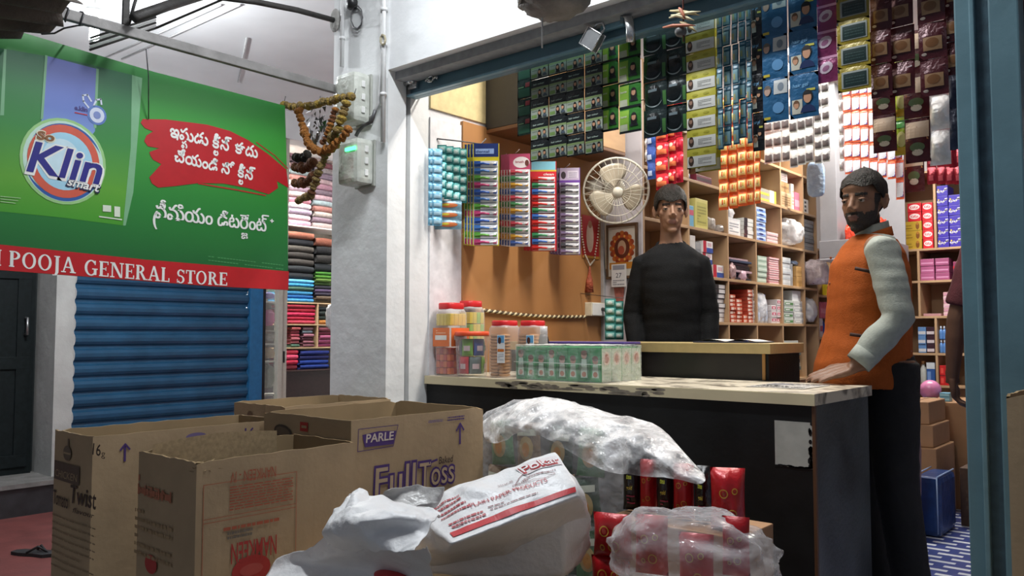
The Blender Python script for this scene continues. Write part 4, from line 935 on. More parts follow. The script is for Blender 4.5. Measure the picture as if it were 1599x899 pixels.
def mk_colour(w, h):        # dark hair colour sachet with two portraits
    def art(ar, w, h):
        ar.rect(w*.03, h*.06, w*.97, h*.60, cm('8f968a', .35), 0); ar.rect(w*.03, h*.50, w*.97, h*.60, LG, 1)
        ar.rect(w*.06, h*.10, w*.36, h*.26, cm('6e8a4e', .35), 1)
        ar.text('natural', w*.10, h*.40, h*.11, DGR, 2, 0, .15, w*.3)
        head(ar, w*.52, h*.34, min(h*.18, w*.22), SKN, HAIR, True, cm('2a2c30', .35)); head(ar, w*.80, h*.36, min(h*.17, w*.2), SKN, HAIR, False, cm('4a5560', .35), 6)
        ar.text('hair colour', w*.15, h*.72, h*.12, cm('9fb0a4', .35), 2, .01, .1, w*.6)
    return sachet(w, h, foil('foil_black', srgb('14191b'), .3, .1), art, .003)
def mk_edge(w, h):
    def art(ar, w, h): ar.rect(w*.1, h*.1, w*.9, h*.55, cm('2c5a46', .35), 0); ar.rect(w*.6, h*.6, w*.9, h*.85, cm('8a2a30', .35), 1); ar.rect(w*.1, h*.60, w*.5, h*.66, cm('6f9a6a', .35), 1)
    return sachet(w, h, foil('foil_deepgreen', srgb('12241d'), .3, .1), art, .003)
def mk_henna(w, h):         # green sachet with a woman with long hair
    def art(ar, w, h):
        ar.rect(w*.0, h*.08, w*.45, h*.92, cm('7fa83c', .3), 0); ar.rect(w*.03, h*.08, w*.38, h*.35, cm('b5b9a0', .35), 1)
        ar.rect(0, 0, w, h*.09, DK, 2); head(ar, w*.68, h*.60, min(h*.24, w*.36), SKN, HAIR, True, cm('23262a', .35)); ar.text('henna', w*.06, h*.62, h*.14, OFFW, 3, .01, .2, w*.3)
    return sachet(w, h, foil('foil_green', srgb('35772f'), .3, .15), art, .003)
def mk_shampoo(w, h):       # dark shampoo sachet with a bottle curve
    def art(ar, w, h):
        ar.ell(w*.42, h*.52, w*.34, h*.36, cm('0c1112', .2), 0); ar.ring(w*.42, h*.34, w*.38, h*.26, .004, cm('9aa6a8', .3), 1, 18, 190, 350, True)
        ar.rect(w*.84, h*.1, w*.97, h*.6, cm('3d6a35', .3), 0); ar.rect(w*.2, h*.62, w*.6, h*.72, cm('59656a', .3), 2)
    return sachet(w, h, foil('foil_charcoal', srgb('1f2b2c'), .25, .3), art, .007)
def mk_yellow(w, h):
    def art(ar, w, h):
        ar.rect(0, h*.62, w, h, cm('a49d34', .35), 0); ar.rect(w*.02, h*.06, w*.98, h*.62, cm('c9c8c2', .35), 1)
        head(ar, w*.16, h*.46, min(h*.26, w*.15), cm('8a6a58', .4), cm('3a2a20', .4), True, None, 2); ar.lines(w*.40, h*.2, w*.85, h*.52, 4, cm('8f8f8b', .35), 2, .5, 3)
        ar.ell(w*.3, h*.78, w*.10, h*.07, cm('8f8a20', .35), 2); ar.ell(w*.68, h*.8, w*.10, h*.07, cm('8f8a20', .35), 2)
    return sachet(w, h, foil('foil_yellow', srgb('a39a34'), .35, .05), art, .003, .04)
def mk_teal(w, h):
    def art(ar, w, h):
        ar.rect(w*.12, h*.08, w*.85, h*.7, cm('6f9198', .3), 0); ar.rect(w*.2, h*.2, w*.5, h*.5, cm('9a9a6a', .3), 1); ar.rect(w*.12, h*.76, w*.85, h*.9, cm('29566a', .3), 1)
    return sachet(w, h, foil('foil_teal', srgb('31586a'), .25, .3), art, .004)
def mk_man(w, h, dark=False):
    def art(ar, w, h):
        ar.rect(w*.08, h*.10, w*.45, h*.42, cm('b9b7a8', .35), 0); head(ar, w*.24, h*.30, h*.14, SKN, cm('6a4a30', .4), False, None, 1)
        head(ar, w*.64, h*.44, min(h*.24, w*.34), SKN, HAIR, False, cm('1b2c55', .35) if not dark else cm('18181c', .35), 2)
        ar.text('hair gel', w*.12, h*.70, h*.12, cm('6a9cc0', .35), 2, .01, .1, w*.55); ar.rect(w*.6, h*.58, w*.9, h*.63, cm('b9b24a', .35), 1)
    return sachet(w, h, foil('foil_dark', srgb('15151a'), .3, .1) if dark else FB, art, .004, .05)
def mk_bluecard(w, h):
    def art(ar, w, h):
        ar.rect(w*.45, h*.62, w*.97, h*.95, cm('b4b6b4', .35), 0); ar.ell(w*.72, h*.78, w*.12, h*.10, cm('6f7a84', .35), 1)
        head(ar, w*.20, h*.72, h*.18, cm('a88a7a', .4), cm('5a5048', .4), False, None, 2); ar.ell(w*.62, h*.30, w*.22, h*.13, cm('5a8ab4', .3), 1); ar.rect(w*.05, h*.06, w*.3, h*.12, cm('b9a83a', .35), 1)
    return sachet(w, h, FB, art, .004, .05)
def mk_pink(w, h):
    def art(ar, w, h):
        ar.ell(w*.45, h*.55, w*.36, h*.22, cm('b9a5b2', .25), 0, 12, rot=.5); ar.ell(w*.45, h*.52, w*.2, h*.1, cm('8a5a78', .25), 1, 12, rot=.5); ar.rect(0, h*.9, w, h, cm('c08aa8', .3), 1)
    return sachet(w, h, foil('foil_plum', srgb('7a2f58'), .28, .25), art, .006)
def mk_tobacco(w, h):
    def art(ar, w, h):
        ar.rect(w*.12, h*.14, w*.92, h*.82, cm('8a8f8a', .3), 0); ar.rect(w*.18, h*.18, w*.88, h*.74, cm('20302e', .25), 1); ar.lines(w*.25, h*.3, w*.82, h*.65, 3, cm('334744', .3), 2, .4, 6)
        ar.rect(w*.0, h*.86, w*.05, h*.98, DK, 1)
    return sachet(w, h, foil('foil_mustard', srgb('8f7d24'), .3, .1), art, .004, .06)
def mk_coffee(w, h, pale=False):
    def art(ar, w, h):
        if pale:
            ar.rect(w*.04, h*.55, w*.96, h*.92, cm('b09a86', .3), 0); ar.poly([(w*.05, h*.5), (w*.5, h*.80), (w*.95, h*.5)], cm('a0683a', .3), 1); ar.ell(w*.5, h*.34, w*.3, h*.10, cm('4a5a3c', .3), 1); ar.ell(w*.5, h*.22, w*.22, h*.07, cm('b8ada0', .3), 1)
        else:
            ar.rect(w*.18, h*.22, w*.85, h*.58, cm('8a6a4c', .3), 0); ar.ell(w*.5, h*.42, w*.24, h*.13, cm('6a4526', .3), 1); ar.poly([(w*.1, h*.68), (w*.9, h*.78), (w*.9, h*.82), (w*.1, h*.72)], cm('6d4448', .3), 1)
            ar.ell(w*.2, h*.14, w*.1, h*.035, cm('c8b8ac', .3), 1)
    return sachet(w, h, foil('foil_maroon', srgb('481a20') if not pale else srgb('6a1f24'), .24, .25), art, .010)
def mk_silverdark(w, h):
    def art(ar, w, h): ar.rect(w*.1, h*.1, w*.9, h*.55, cm('6a6264', .3), 0); ar.ell(w*.5, h*.66, w*.28, h*.16, cm('c9c8c8', .2), 1); ar.rect(w*.2, h*.2, w*.6, h*.35, cm('7a6f70', .3), 1)
    return sachet(w, h, foil('foil_silver', (.72, .70, .70), .28, .45), art, .006)
def mk_orange(w, h):
    def art(ar, w, h): ar.rect(w*.08, h*.2, w*.92, h*.85, cm('f0bc70', .35), 0); ar.rect(w*.14, h*.3, w*.80, h*.78, cm('e8d09a', .3), 1); ar.rect(w*.4, h*.35, w*.55, h*.72, cm('c85a28', .3), 2); ar.rect(w*.62, h*.4, w*.74, h*.7, cm('b8982c', .3), 2)
    return sachet(w, h, foil('foil_orange', srgb('e0602c'), .30, .05), art, .008)
def mk_redfoil(w, h):
    def art(ar, w, h): ar.rect(w*.1, h*.2, w*.9, h*.5, cm('e07a50', .25), 0); ar.ell(w*.4, h*.62, w*.25, h*.14, cm('e8c0a8', .25), 1)
    return sachet(w, h, foil('foil_red', srgb('c8283a'), .2, .4), art, .016)
def mk_crimson(w, h): return sachet(w, h, foil('foil_crimson', srgb('b81e38'), .2, .4), lambda ar, w, h: ar.rect(w*.2, h*.3, w*.5, h*.6, cm('d84a5a', .25), 0), .014)
def mk_bluefoil(w, h): return sachet(w, h, foil('foil_navy', srgb('3a5aa8'), .2, .3), lambda ar, w, h: ar.rect(w*.1, h*.2, w*.6, h*.5, cm('b4c4e4', .25), 0), .010)
def mk_whiteblue(w, h):
    def art(ar, w, h):
        ar.rect(w*.06, h*.12, w*.94, h*.86, cm('e0e2ec', .3), 0); ar.poly([(w*.1, h*.62), (w*.5, h*.86), (w*.9, h*.86), (w*.5, h*.68)], cm('3f62b8', .3), 1); ar.poly([(w*.55, h*.12), (w*.94, h*.12), (w*.94, h*.4)], cm('5a4a98', .3), 1)
    return sachet(w, h, foil('foil_coral', srgb('d8603c'), .3, .1), art, .005, .08)
def mk_foil(w, h): return sachet(w, h, foil('foil_bright', (.78, .78, .80), .30, .55), None, .018)
def mk_lime(w, h): return sachet(w, h, foil('foil_lime', srgb('a0b83a'), .25, .2), lambda ar, w, h: (ar.rect(0, h*.7, w, h*.92, cm('2f7a2c', .3), 0), ar.ell(w*.5, h*.4, w*.35, h*.2, cm('d8d890', .3), 1), ar.rect(0, h*.02, w, h*.2, cm('c8a830', .3), 0)), .012)
def mk_aqua(w, h):
    def art(ar, w, h): ar.rect(w*.14, h*.2, w*.86, h*.82, cm('8fc0bc', .2), 0); ar.ell(w*.5, h*.5, w*.22, h*.2, cm('cfe0dc', .2), 1)
    return sachet(w, h, foil('foil_aqua', srgb('3f8f8c'), .2, .3), art, .007)
YH = 2.45
# the strips hang from hooks right behind the rail; their tops are hidden by it
def topv(u, Y=YH):           # pixel row of a hanging point 2.10 m up
    lo, hi = -400.0, 450.0
    for _ in range(40):
        mid = (lo+hi)/2
        if at(u, mid, Y=Y).z > 2.105: lo = mid
        else: hi = mid
    return lo
rn = random.Random(5)
pos = ['leftmost', 'second', 'third', 'rightmost']
strip('narrow dark green sachet strip at the left end of the hair colour sachets', 'sachet strip', 819, topv(819), 211, YH+.05, 22, 'edge', mk_edge, 4, None)
for i, u in enumerate((843, 871, 898, 927)):
    strip('black hair colour sachet strip with two portraits, %s of four' % pos[i], 'sachet strip', u, topv(u), (251, 246, 243, 240)[i], YH, 28.5, 'colour', mk_colour, 5, 'black hair colour strips')
strip('green henna sachet strip next to the black hair colour strips', 'sachet strip', 952, topv(952), 205, YH+.035, 27, 'henna', mk_henna, 4, 'green henna strips')
strip('green henna sachet strip with larger portraits, right of the other henna strip', 'sachet strip', 983, topv(983), 207, YH-.02, 34, 'henna2', mk_henna, 4, 'green henna strips')
strip('charcoal shampoo sachet strip beside the green henna strips', 'sachet strip', 1022, topv(1022), 214, YH, 36, 'shamp', mk_shampoo, 4, 'charcoal shampoo strips', sway=.002, rnd=rn)
strip('charcoal shampoo sachet strip beside the yellow card strip', 'sachet strip', 1055, topv(1055), 207, YH+.01, 33, 'shamp', mk_shampoo, 4, 'charcoal shampoo strips', sway=.002, rnd=rn)
strip('yellow and white card strip with repeated faces', 'sachet strip', 1093, topv(1093), 262, YH, 46, 'yellow', mk_yellow, 8, None)
strip('second yellow card strip half hidden behind the first one', 'sachet strip', 1102, topv(1102), 268, YH+.06, 40, 'yellow2', mk_yellow, 8, None)
for i, (u, w) in enumerate(((1123, 9), (1134, 12), (1147, 10), (1158, 11), (1168, 8))):
    strip('narrow teal sachet strip between yellow cards and portraits, %s' % ('leftmost', 'second from left', 'middle one', 'fourth from left', 'rightmost')[i], 'sachet strip', u, topv(u), (234, 228, 226, 216, 224)[i], YH+.02*(i % 2), w, 'teal%d' % i, mk_teal, 7, 'narrow teal strips', sway=.001, rnd=rn)
strip('dark sachet strip with a man\'s portrait left of the blue strips', 'sachet strip', 1181, topv(1181), 236, YH+.02, 18, 'mand', lambda w, h: mk_man(w, h, True), 4, None)
strip('blue sachet strip with faded faces, left of the two blue strips', 'sachet strip', 1208, topv(1208), 190, YH, 40, 'bluecard', mk_bluecard, 3, 'blue sachet strips')
strip('blue sachet strip with a dark haired man, right of the two blue strips', 'sachet strip', 1252, topv(1252), 184, YH-.01, 45, 'man', mk_man, 3, 'blue sachet strips')
strip('plum sachet strip with silver swirls beside the mustard tobacco strip', 'sachet strip', 1289, topv(1289), 129, YH, 31, 'pink', mk_pink, 4, None, sway=.002, rnd=rn)
strip('mustard yellow tobacco sachet strip with dark panels', 'sachet strip', 1330, topv(1330), 142, YH-.03, 52, 'tobacco', mk_tobacco, 5, None)
for i, (u, b, w, k, mk, r) in enumerate(((1373, 152, 34, 'cof', mk_coffee, 4), (1405, 150, 40, 'cof', mk_coffee, 4), (1452, 150, 44, 'cof', mk_coffee, 4), (1484, 118, 30, 'cof', mk_coffee, 4))):
    strip('maroon coffee sachet strip, %s of the four right of the tobacco strip' % pos[i], 'sachet strip', u, topv(u), b, YH+.02*(i % 2), w, k+str(i), mk, r, 'maroon coffee strips', sway=.003, rnd=rn)
for i, (u, b) in enumerate(((1580, 158), (1618, 170))):
    strip('maroon coffee sachet strip right of the blue post, %s one' % ('left', 'right')[i], 'sachet strip', u, topv(u), b, YH+.03, 36, 'cofR', mk_coffee, 4, None, sway=.003, rnd=rn)
strip('dark navy packet strip hanging lower behind the blue post', 'sachet strip', 1578, topv(1578), 258, YH+.12, 26, 'navyR', lambda w, h: sachet(w, h, FI, None, .01), 5, None, sway=.003, rnd=rn)
strip('dark navy packet strip left of the blue post behind the coffee strips', 'sachet strip', 1488, topv(1488), 235, YH+.10, 26, 'navyL', lambda w, h: sachet(w, h, FI, None, .01), 5, None, sway=.003, rnd=rn)
# further back in the shop, hung from a wire under the ceiling
YB = 3.35
for i, u in enumerate((1198, 1212, 1226)):
    strip('silver and brown sachet strip in the left bunch above the shelves, %s of three' % ('left', 'middle', 'right')[i], 'sachet strip', u, 120, 256-2*i, YB+.03, 13.5, 'sil', mk_silverdark, 7, 'silver brown strips left bunch', sway=.002, rnd=rn)
for i, u in enumerate((1237, 1250, 1262)):
    strip('silver and brown sachet strip in the middle bunch above the shelves, %s of three' % ('left', 'middle', 'right')[i], 'sachet strip', u, 110, 262-4*i, YB, 13, 'silm', mk_silverdark, 7, 'silver brown strips middle bunch', sway=.002, rnd=rn)
for i, u in enumerate((1275, 1287)):
    strip('silver and brown sachet strip beside the white cabinet, %s of two' % ('left', 'right')[i], 'sachet strip', u, 70, 256-3*i, YB-.02, 12, 'silr', mk_silverdark, 9, 'silver brown strips right bunch', sway=.002, rnd=rn)
for i, (u, w) in enumerate(((1128, 15), (1143, 14), (1157, 14), (1169, 13), (1181, 9))):
    strip('orange biscuit sachet strip with cream labels, %s of five' % LFT[i].replace('fifth from left', 'rightmost'), 'sachet strip', u, 150, 328-2*i-(2 if i > 1 else 0), 3.24+.02*(i % 2), w, 'ora%d' % w, mk_orange, 8, 'orange biscuit strips', sway=.002, rnd=rn)
strip('blue packet strip at the left edge of the red chips strips above the boy', 'sachet strip', 1017, 160, 280, 3.62, 14, 'bluf', mk_bluefoil, 5, None, sway=.003, rnd=rn)
for i, (u, b, w, mk) in enumerate(((1033, 296, 19, mk_redfoil), (1049, 288, 13, mk_redfoil), (1060, 285, 11, mk_crimson))):
    strip('shiny red chips strip hanging above the boy\'s head, %s of three' % ('left', 'middle', 'right')[i], 'sachet strip', u, 150, b, 3.60+.03*(i % 2), w, 'red%d' % i, mk, 6, 'red chips strips', sway=.004, rnd=rn)
strip('silver edged packet strip at the corner left of the blue packet strip', 'sachet strip', 1010, 150, 252, 3.66, 6, 'silc', mk_foil, 5, None, rnd=rn, sway=.002)
strip('white and coral sachet strip, first left of the man in orange', 'sachet strip', 1321, 75, 272, 3.75, 13, 'wb', mk_whiteblue, 8, 'white coral strips', sway=.002, rnd=rn)
for i, u in enumerate((1334, 1347, 1360, 1374, 1388)):
    strip('white and coral sachet strip above the man in orange, %s of five' % LFT[i].replace('fifth from left', 'rightmost'), 'sachet strip', u, 75, 272+2*i, 3.75, 13, 'wb', mk_whiteblue, 8, 'white coral strips', sway=.002, rnd=rn)
strip('white and coral sachet strip hanging lowest behind the man\'s head', 'sachet strip', 1400, 110, 312, 3.80, 13, 'wb2', mk_whiteblue, 8, 'white coral strips', sway=.003, rnd=rn)
strip('narrow foil strip at the left of the white and coral strips', 'sachet strip', 1311, 75, 268, 3.76, 7, 'foi', mk_foil, 10, None, sway=.002, rnd=rn)
PC = lambda w, h: mk_coffee(w, h, True)
strip('maroon strip with tan cup pictures hanging over the white coral strips', 'sachet strip', 1378, 70, 238, 3.0, 37, 'pc', PC, 3, 'cup picture strips', sway=.003, rnd=rn)
strip('maroon strip with tan cup pictures left of the bright silver strip', 'sachet strip', 1429, 60, 254, 2.96, 40, 'pc', PC, 3, 'cup picture strips', sway=.004, rnd=rn)
strip('lime and yellow packet strip between the two cup picture strips', 'sachet strip', 1405, 90, 243, 3.04, 22, 'lime', mk_lime, 3, None, sway=.004, rnd=rn)
strip('bright silver packet strip hanging beside the blue post', 'sachet strip', 1466, 95, 258, 2.965, 33, 'bri', mk_foil, 4, None, sway=.004, rnd=rn)
strip('thin red packet strip behind the bright silver strip', 'sachet strip', 1485, 120, 262, 3.03, 12, 'thr', mk_crimson, 5, None, sway=.003, rnd=rn)
strip('cup picture strip hanging lower above the red wafer boxes', 'sachet strip', 1424, 150, 300, 3.9, 32, 'pc3', PC, 2, None, sway=.003, rnd=rn)
for i, u in enumerate((1452, 1467, 1481, 1494)):
    strip('dark red glossy packet strip above the purple boxes, %s of four' % pos[i], 'sachet strip', u, 180, 288, 4.4, 15, 'dr', lambda w, h: sachet(w, h, FDR, lambda ar, w, h: ar.rect(w*.2, h*.2, w*.7, h*.5, cm('b04a58', .25), 0), .01), 4, 'dark red strips', sway=.003, rnd=rn)
for i, u in enumerate((1588, 1606)):
    strip('dark red glossy packet strip right of the post above the third man, %s' % ('left', 'right')[i], 'sachet strip', u, 150, 258, 3.9, 17, 'drR', lambda w, h: sachet(w, h, FDR, None, .01), 4, None, sway=.003, rnd=rn)
# hanging wires of the shop
def wire(label, pts, r=.003, m=None): return tag(MB().tube(pts, r, m or DSTEEL, 6).build('hanging_wire'), label, 'wire')
wire('long steel wire behind the rail that carries the front sachet strips', [(-2.60, YH+.012, 2.108), (-1.4, YH+.012, 2.106), (2.05, YH+.012, 2.108)], .004)
for (x0, x1, y, z, lab) in ((at(1190, 0, Y=YB).x, at(1295, 0, Y=YB).x, YB, at(1250, 70, Y=YB).z, 'short wire high over the silver brown sachet strips'), (at(1115, 0, Y=3.25).x, at(1192, 0, Y=3.25).x, 3.25, HZ[3.25], 'short wire high over the orange biscuit strips'),
                      (at(1003, 0, Y=3.63).x, at(1070, 0, Y=3.63).x, 3.63, HZ[3.63], 'short wire high over the red chips strips'), (at(1300, 0, Y=3.77).x, at(1420, 0, Y=3.77).x, 3.77, HZ[3.77], 'long wire high over the white and coral strips'),
                      (at(1350, 0, Y=3.0).x, at(1500, 0, Y=3.0).x, 3.0, HZ[3.0], 'wire high over the cup picture strips'), (at(1440, 0, Y=4.4).x, at(1620, 0, Y=4.4).x, 4.4, HZ[4.4], 'wire high over the dark red packet strips'), (at(1400, 0, Y=3.92).x, at(1620, 0, Y=3.92).x, 3.92, HZ[3.92], 'wire high over the lowest cup picture strip')):
    t = thing('hanging_wire', lab, 'wire', (0, 0, 0))
    MB().tube([(x0-.1, y, z+.002), (x1+.1, y, z+.002)], .003, DSTEEL, 6).build('crosswire', t)
    for x in (x0-.09, x1+.09): MB().tube([(x, y, z), (x, y, CEIL)], .002, DSTEEL, 6).build('dropper', t)
# ================================================================ CARTONS IN FRONT OF THE SHOP
CB = mat('cardboard', srgb('a78f70'), .75, var=.09, scale=7, bump=.06, bscale=50)
CBI = mat('cardboard_inside', srgb('97805f'), .8, var=.1, scale=8)
CBE = mat('cardboard_edge', srgb('86704f'), .85, var=.3, scale=60)
def carton(label, x0, x1, y0, y1, z0, z1, seed=0, name='cardboard_carton', rot=0.0, group=None, jag=.0022, mt=None):
    """open topped carton standing on z0; its local origin is the centre of its base"""
    c = ((x0+x1)/2, (y0+y1)/2, z0); w, d, h = (x1-x0)/2, (y1-y0)/2, z1-z0; th = .006
    t = thing(name, label, 'carton', c, rot, group); rnd = random.Random(seed); mt = mt or CB
    m = MB()
    cs = [(-w, -d), (w, -d), (w, d), (-w, d)]
    for k in range(4):
        a, b = Vector((*cs[k], 0)), Vector((*cs[(k+1) % 4], 0)); n = 14
        inn = Vector(((b-a).y, -(b-a).x, 0)).normalized()*-th
        tops = [h + rnd.uniform(-jag, jag*.5) + (rnd.uniform(-.009, 0) if i in (0, n) else 0) for i in range(n+1)]
        bow = [.004*math.sin(math.pi*i/n)*rnd.uniform(.6, 1) for i in range(n+1)]
        vs = []
        for i in range(n+1):
            p = a.lerp(b, i/n); q = p-inn/th*bow[i]
            pin = p + inn; 
            if i == 0 or i == n: pin = p + inn + ((b-a).normalized()*th*(1 if i == 0 else -1))
            vs += [p, Vector((q.x, q.y, tops[i])), Vector((pin.x, pin.y, 0)), Vector((pin.x+(q-p).x, pin.y+(q-p).y, tops[i]))]
        fo = [(4*i, 4*i+4, 4*i+5, 4*i+1) for i in range(n)]; fi = [(4*i+2, 4*i+3, 4*i+7, 4*i+6) for i in range(n)]; ft = [(4*i+1, 4*i+5, 4*i+7, 4*i+3) for i in range(n)]
        b0 = len(m.v); m.v += vs
        for ff, mm in ((fo, mt), (fi, CBI), (ft, CBE)):
            ii = m.mi(mm)
            for f in ff: m.f.append([b0+j for j in f]); m.m.append(ii); m.sm.append(False)
    m.box((-w+th, -d+th, .001), (w-th, d-th, .008), CBI)
    m.build('carton_body', t)
    # where a print goes: right face (+X) and front face (-Y); both bow outwards a little
    mbx = MB()
    def wx(x, y, l): return Vector((w+.0048*math.sin(math.pi*min(max(x/(2*d), 0), 1))+l, -d+x, y))
    def wy(x, y, l): return Vector((-w+x, -d-.0048*math.sin(math.pi*min(max(x/(2*w), 0), 1))-l, y))
    return t, (2*w, 2*d, h), (lambda mb: Art(mb, (0, 0, 0), (0, 1, 0), (0, 0, 1), (1, 0, 0), warp=wx, base=.0008)), (lambda mb: Art(mb, (0, 0, 0), (1, 0, 0), (0, 0, 1), (0, -1, 0), warp=wy, base=.0008))
ORI = cm('a8563c', .7); ORF = cm('a9684c', .7); PUR = cm('4b3170', .7); DBR = cm('43342c', .7); REDI = cm('a82f2c', .7); GRI = cm('6d6358', .7)
def arrow(ar, x, y, h, w, m, l=1):
    ar.rect(x-w*.12, y, x+w*.12, y+h*.9, m, l); ar.line([(x-w/2, y+h*.68), (x, y+h)], w*.2, m, l+1); ar.line([(x+w/2, y+h*.68), (x, y+h)], w*.2, m, l+2)
# --- carton with upside down red print
t, (w, d, h), AX, AY = carton('open brown carton with upside-down red print, nearest at left', -2.185, -1.885, 1.03, 1.515, 0, .728, 1)
def FX(x, y0):                                   # photograph point -> place on a +X face
    return lambda u, v: (at(u, v, X=x).y-y0, at(u, v, X=x).z)
def FY(y, x0):
    return lambda u, v: (at(u, v, Y=y).x-x0, at(u, v, Y=y).z)
k = math.pi; q = FX(-1.885, 1.03)
def upside(ar, s_, u0, v0, u1, v1, m_, bold=0):
    a, b = q(u1, v0), q(u0, v0); hh = a[1]-q(u1, v1)[1]
    ar.text(s_, a[0], a[1], hh/.7, m_, 2, bold, 0, a[0]-b[0], 'l', k)
m = MB(); ar = AX(m); upside(ar, 'NAMKEEN - IV', 359, 727, 429, 744, ORI); m.build('carton_title', t)
m = MB(); ar = AX(m)
(fx0, fy1), (fx1, _), (_, fy2), (_, fy3) = q(317, 757), q(462, 736), q(317, 812), q(317, 818)
for (a, b, c_, e) in ((fx0, fy1-.002, fx1, fy1), (fx0, fy2-.001, fx1, fy2+.001), (fx0, fy3-.001, fx1, fy3+.001), (fx0, .1, fx0+.002, fy1), (fx1-.002, .1, fx1, fy1)): ar.rect(a, b, c_, e, ORF, 1, 6)
ar.lines(fx0+.07, fy2+.012, fx1-.012, fy1-.010, 9, ORI, 1, .45, 4); m.build('print_panel', t)
m = MB(); ar = AX(m); upside(ar, 'NAMKEEN', 360, 834, 430, 864, REDI, .01)
a, b = q(348, 824), q(434, 806); ar.lines(a[0], a[1], b[0], b[1]-.015, 1, ORI, 1, .6, 6); ar.lines(a[0]+.01, a[1]-.03, a[0]+.08, a[1]-.008, 2, GRI, 3, .6, 9); m.build('print_word', t)
m = MB(); ar = AX(m); c_ = q(391, 888); ar.ell(c_[0], c_[1], .055, .036, REDI, 1); ar.ell(c_[0], c_[1], .033, .015, cm('b04a44', .7), 2); m.build('print_seal', t)
q = FY(1.03, -2.185)
m = MB(); ar = AY(m); a, b = q(216, 786), q(271, 762)
ar.lines(a[0], a[1]+.03, b[0], b[1]+.03, 2, ORF, 1, .5, 11); upside(ar, 'NEEM', 216, 768, 271, 786, ORF)
a, b = q(210, 862), q(272, 802); ar.lines(a[0], a[1], b[0], b[1], 6, cm('9d8360', .7), 1, .4, 12); c_ = q(238, 880); ar.ell(c_[0], c_[1], .034, .024, REDI, 1); m.build('side_print', t)
# torn corner and standing corrugated inner flap
m = MB(); COR = mat('corrugation', srgb('a08a69'), .8, var=.2, scale=90)
n = 60
m.grid(lambda u, v: Vector((-w/2+.012+.004*math.sin(u*n*math.pi), -d/2+.03+u*(d-.1), h-.06+v*.075+.012*math.sin(u*3))), n, 1, COR, False); m.build('corrugated_flap', t)
m = MB(); rnd = random.Random(9)
for i in range(14): m.add([Vector((w/2-.02+rnd.uniform(-.02, .025), -d/2+rnd.uniform(-.004, .07), h-.015+rnd.uniform(-.012, .014))) for _ in range(4)], [(0, 1, 2, 3)], CBE)
m.build('torn_corner', t)
# --- carton with dark brown print at far left
t, (w, d, h), AX, AY = carton('open brown carton with dark tomato flavour print, leftmost of the group', -2.665, -2.40, 1.0, 1.615, 0, .75, 2)
q = FY(1.0, -2.665)
def word(ar, s_, u0, u1, vb, vt, m_, bold=0, shear=0, l=2, qq=None):
    qq = qq or q; a, b = qq(u0, vb), qq(u1, vb); ar.text(s_, a[0], a[1], (qq(u0, vt)[1]-a[1])/.7, m_, l, bold, shear, b[0]-a[0])
m = MB(); ar = AY(m); word(ar, '16', 145, 158, 709, 691, DBR, .01, .1); word(ar, 'g', 159, 165, 712, 702, DBR); m.build('weight_mark', t)
m = MB(); ar = AY(m); c_ = q(108, 707); ar.ell(c_[0], c_[1], .030, .022, cm('6a5a4a', .7), 1); ar.rect(c_[0]-.026, c_[1]-.003, c_[0]+.026, c_[1]+.002, CB, 2); ar.rect(c_[0]+.002, c_[1]+.022, c_[0]+.010, c_[1]+.042, cm('6a5a4a', .7), 1); m.build('round_mark', t)
m = MB(); ar = AY(m); a, b = q(85, 746), q(127, 728); ar.rect(*a, *b, cm('5a4a3e', .7), 1); word(ar, 'CHICKEN', 88, 124, 742, 731, cm('a08a6a', .7), 0, .1, 3); m.build('brand_band', t)
m = MB(); ar = AY(m); word(ar, 'Tomato', 84, 110, 785, 763, DBR, .012, .1); word(ar, 'Twist', 113, 151, 783, 755, DBR, .014, .1); m.build('flavour_name', t)
m = MB(); ar = AY(m); word(ar, 'flavour', 117, 148, 799, 791, DBR, .005, .2); m.build('flavour_word', t)
m = MB(); ar = AY(m); a, b = q(80, 880), q(150, 815); ar.lines(*a, *b, 8, cm('8a7558', .7), 1, .18, 14); m.build('fine_print', t)
q = FX(-2.40, 1.0)
m = MB(); ar = AX(m); a = q(194, 720); arrow(ar, a[0], a[1], q(194, 693)[1]-a[1], .026, PUR); m.build('arrow_mark', t)
m = MB(); ar = AX(m); word(ar, '16', 381, 396, 684, 668, PUR, .01); word(ar, 'g', 397, 403, 686, 678, PUR); m.build('weight_mark', t)
m = MB(); ar = AX(m); c_ = q(305, 683); ar.ell(c_[0], c_[1]+.004, .034, .012, cm('6f5f86', .7), 1); ar.poly([q(281, 696), q(300, 684), q(314, 682), q(334, 689), q(306, 692)], cm('3c3026', .8), 3); m.build('hand_hole', t)
# --- carton at the back left with red 32
t, (w, d, h), AX, AY = carton('open brown carton with a red 32 behind the other cartons, by the pillar', -2.90, -2.56, 1.735, 2.235, 0, .775, 3)
m = MB(); ar = AY(m); ar.text('32', w*.70, h-.062, .05, cm('8a3a30', .7), 1, .01, 0, .05); m.build('weight_mark', t)
m = MB(); ar = AX(m); arrow(ar, .028, h-.085, .065, .025, REDI); m.build('arrow_mark', t)
m = MB(); ar = AX(m); ar.lines(.08, h-.03, .3, h-.012, 2, GRI, 1, .5, 15); m.build('fine_print', t)
m = MB(); ar = AY(m); ar.ell(w*.35, h-.045, .02, .016, cm('7a5f48', .7), 1); m.build('round_mark', t)
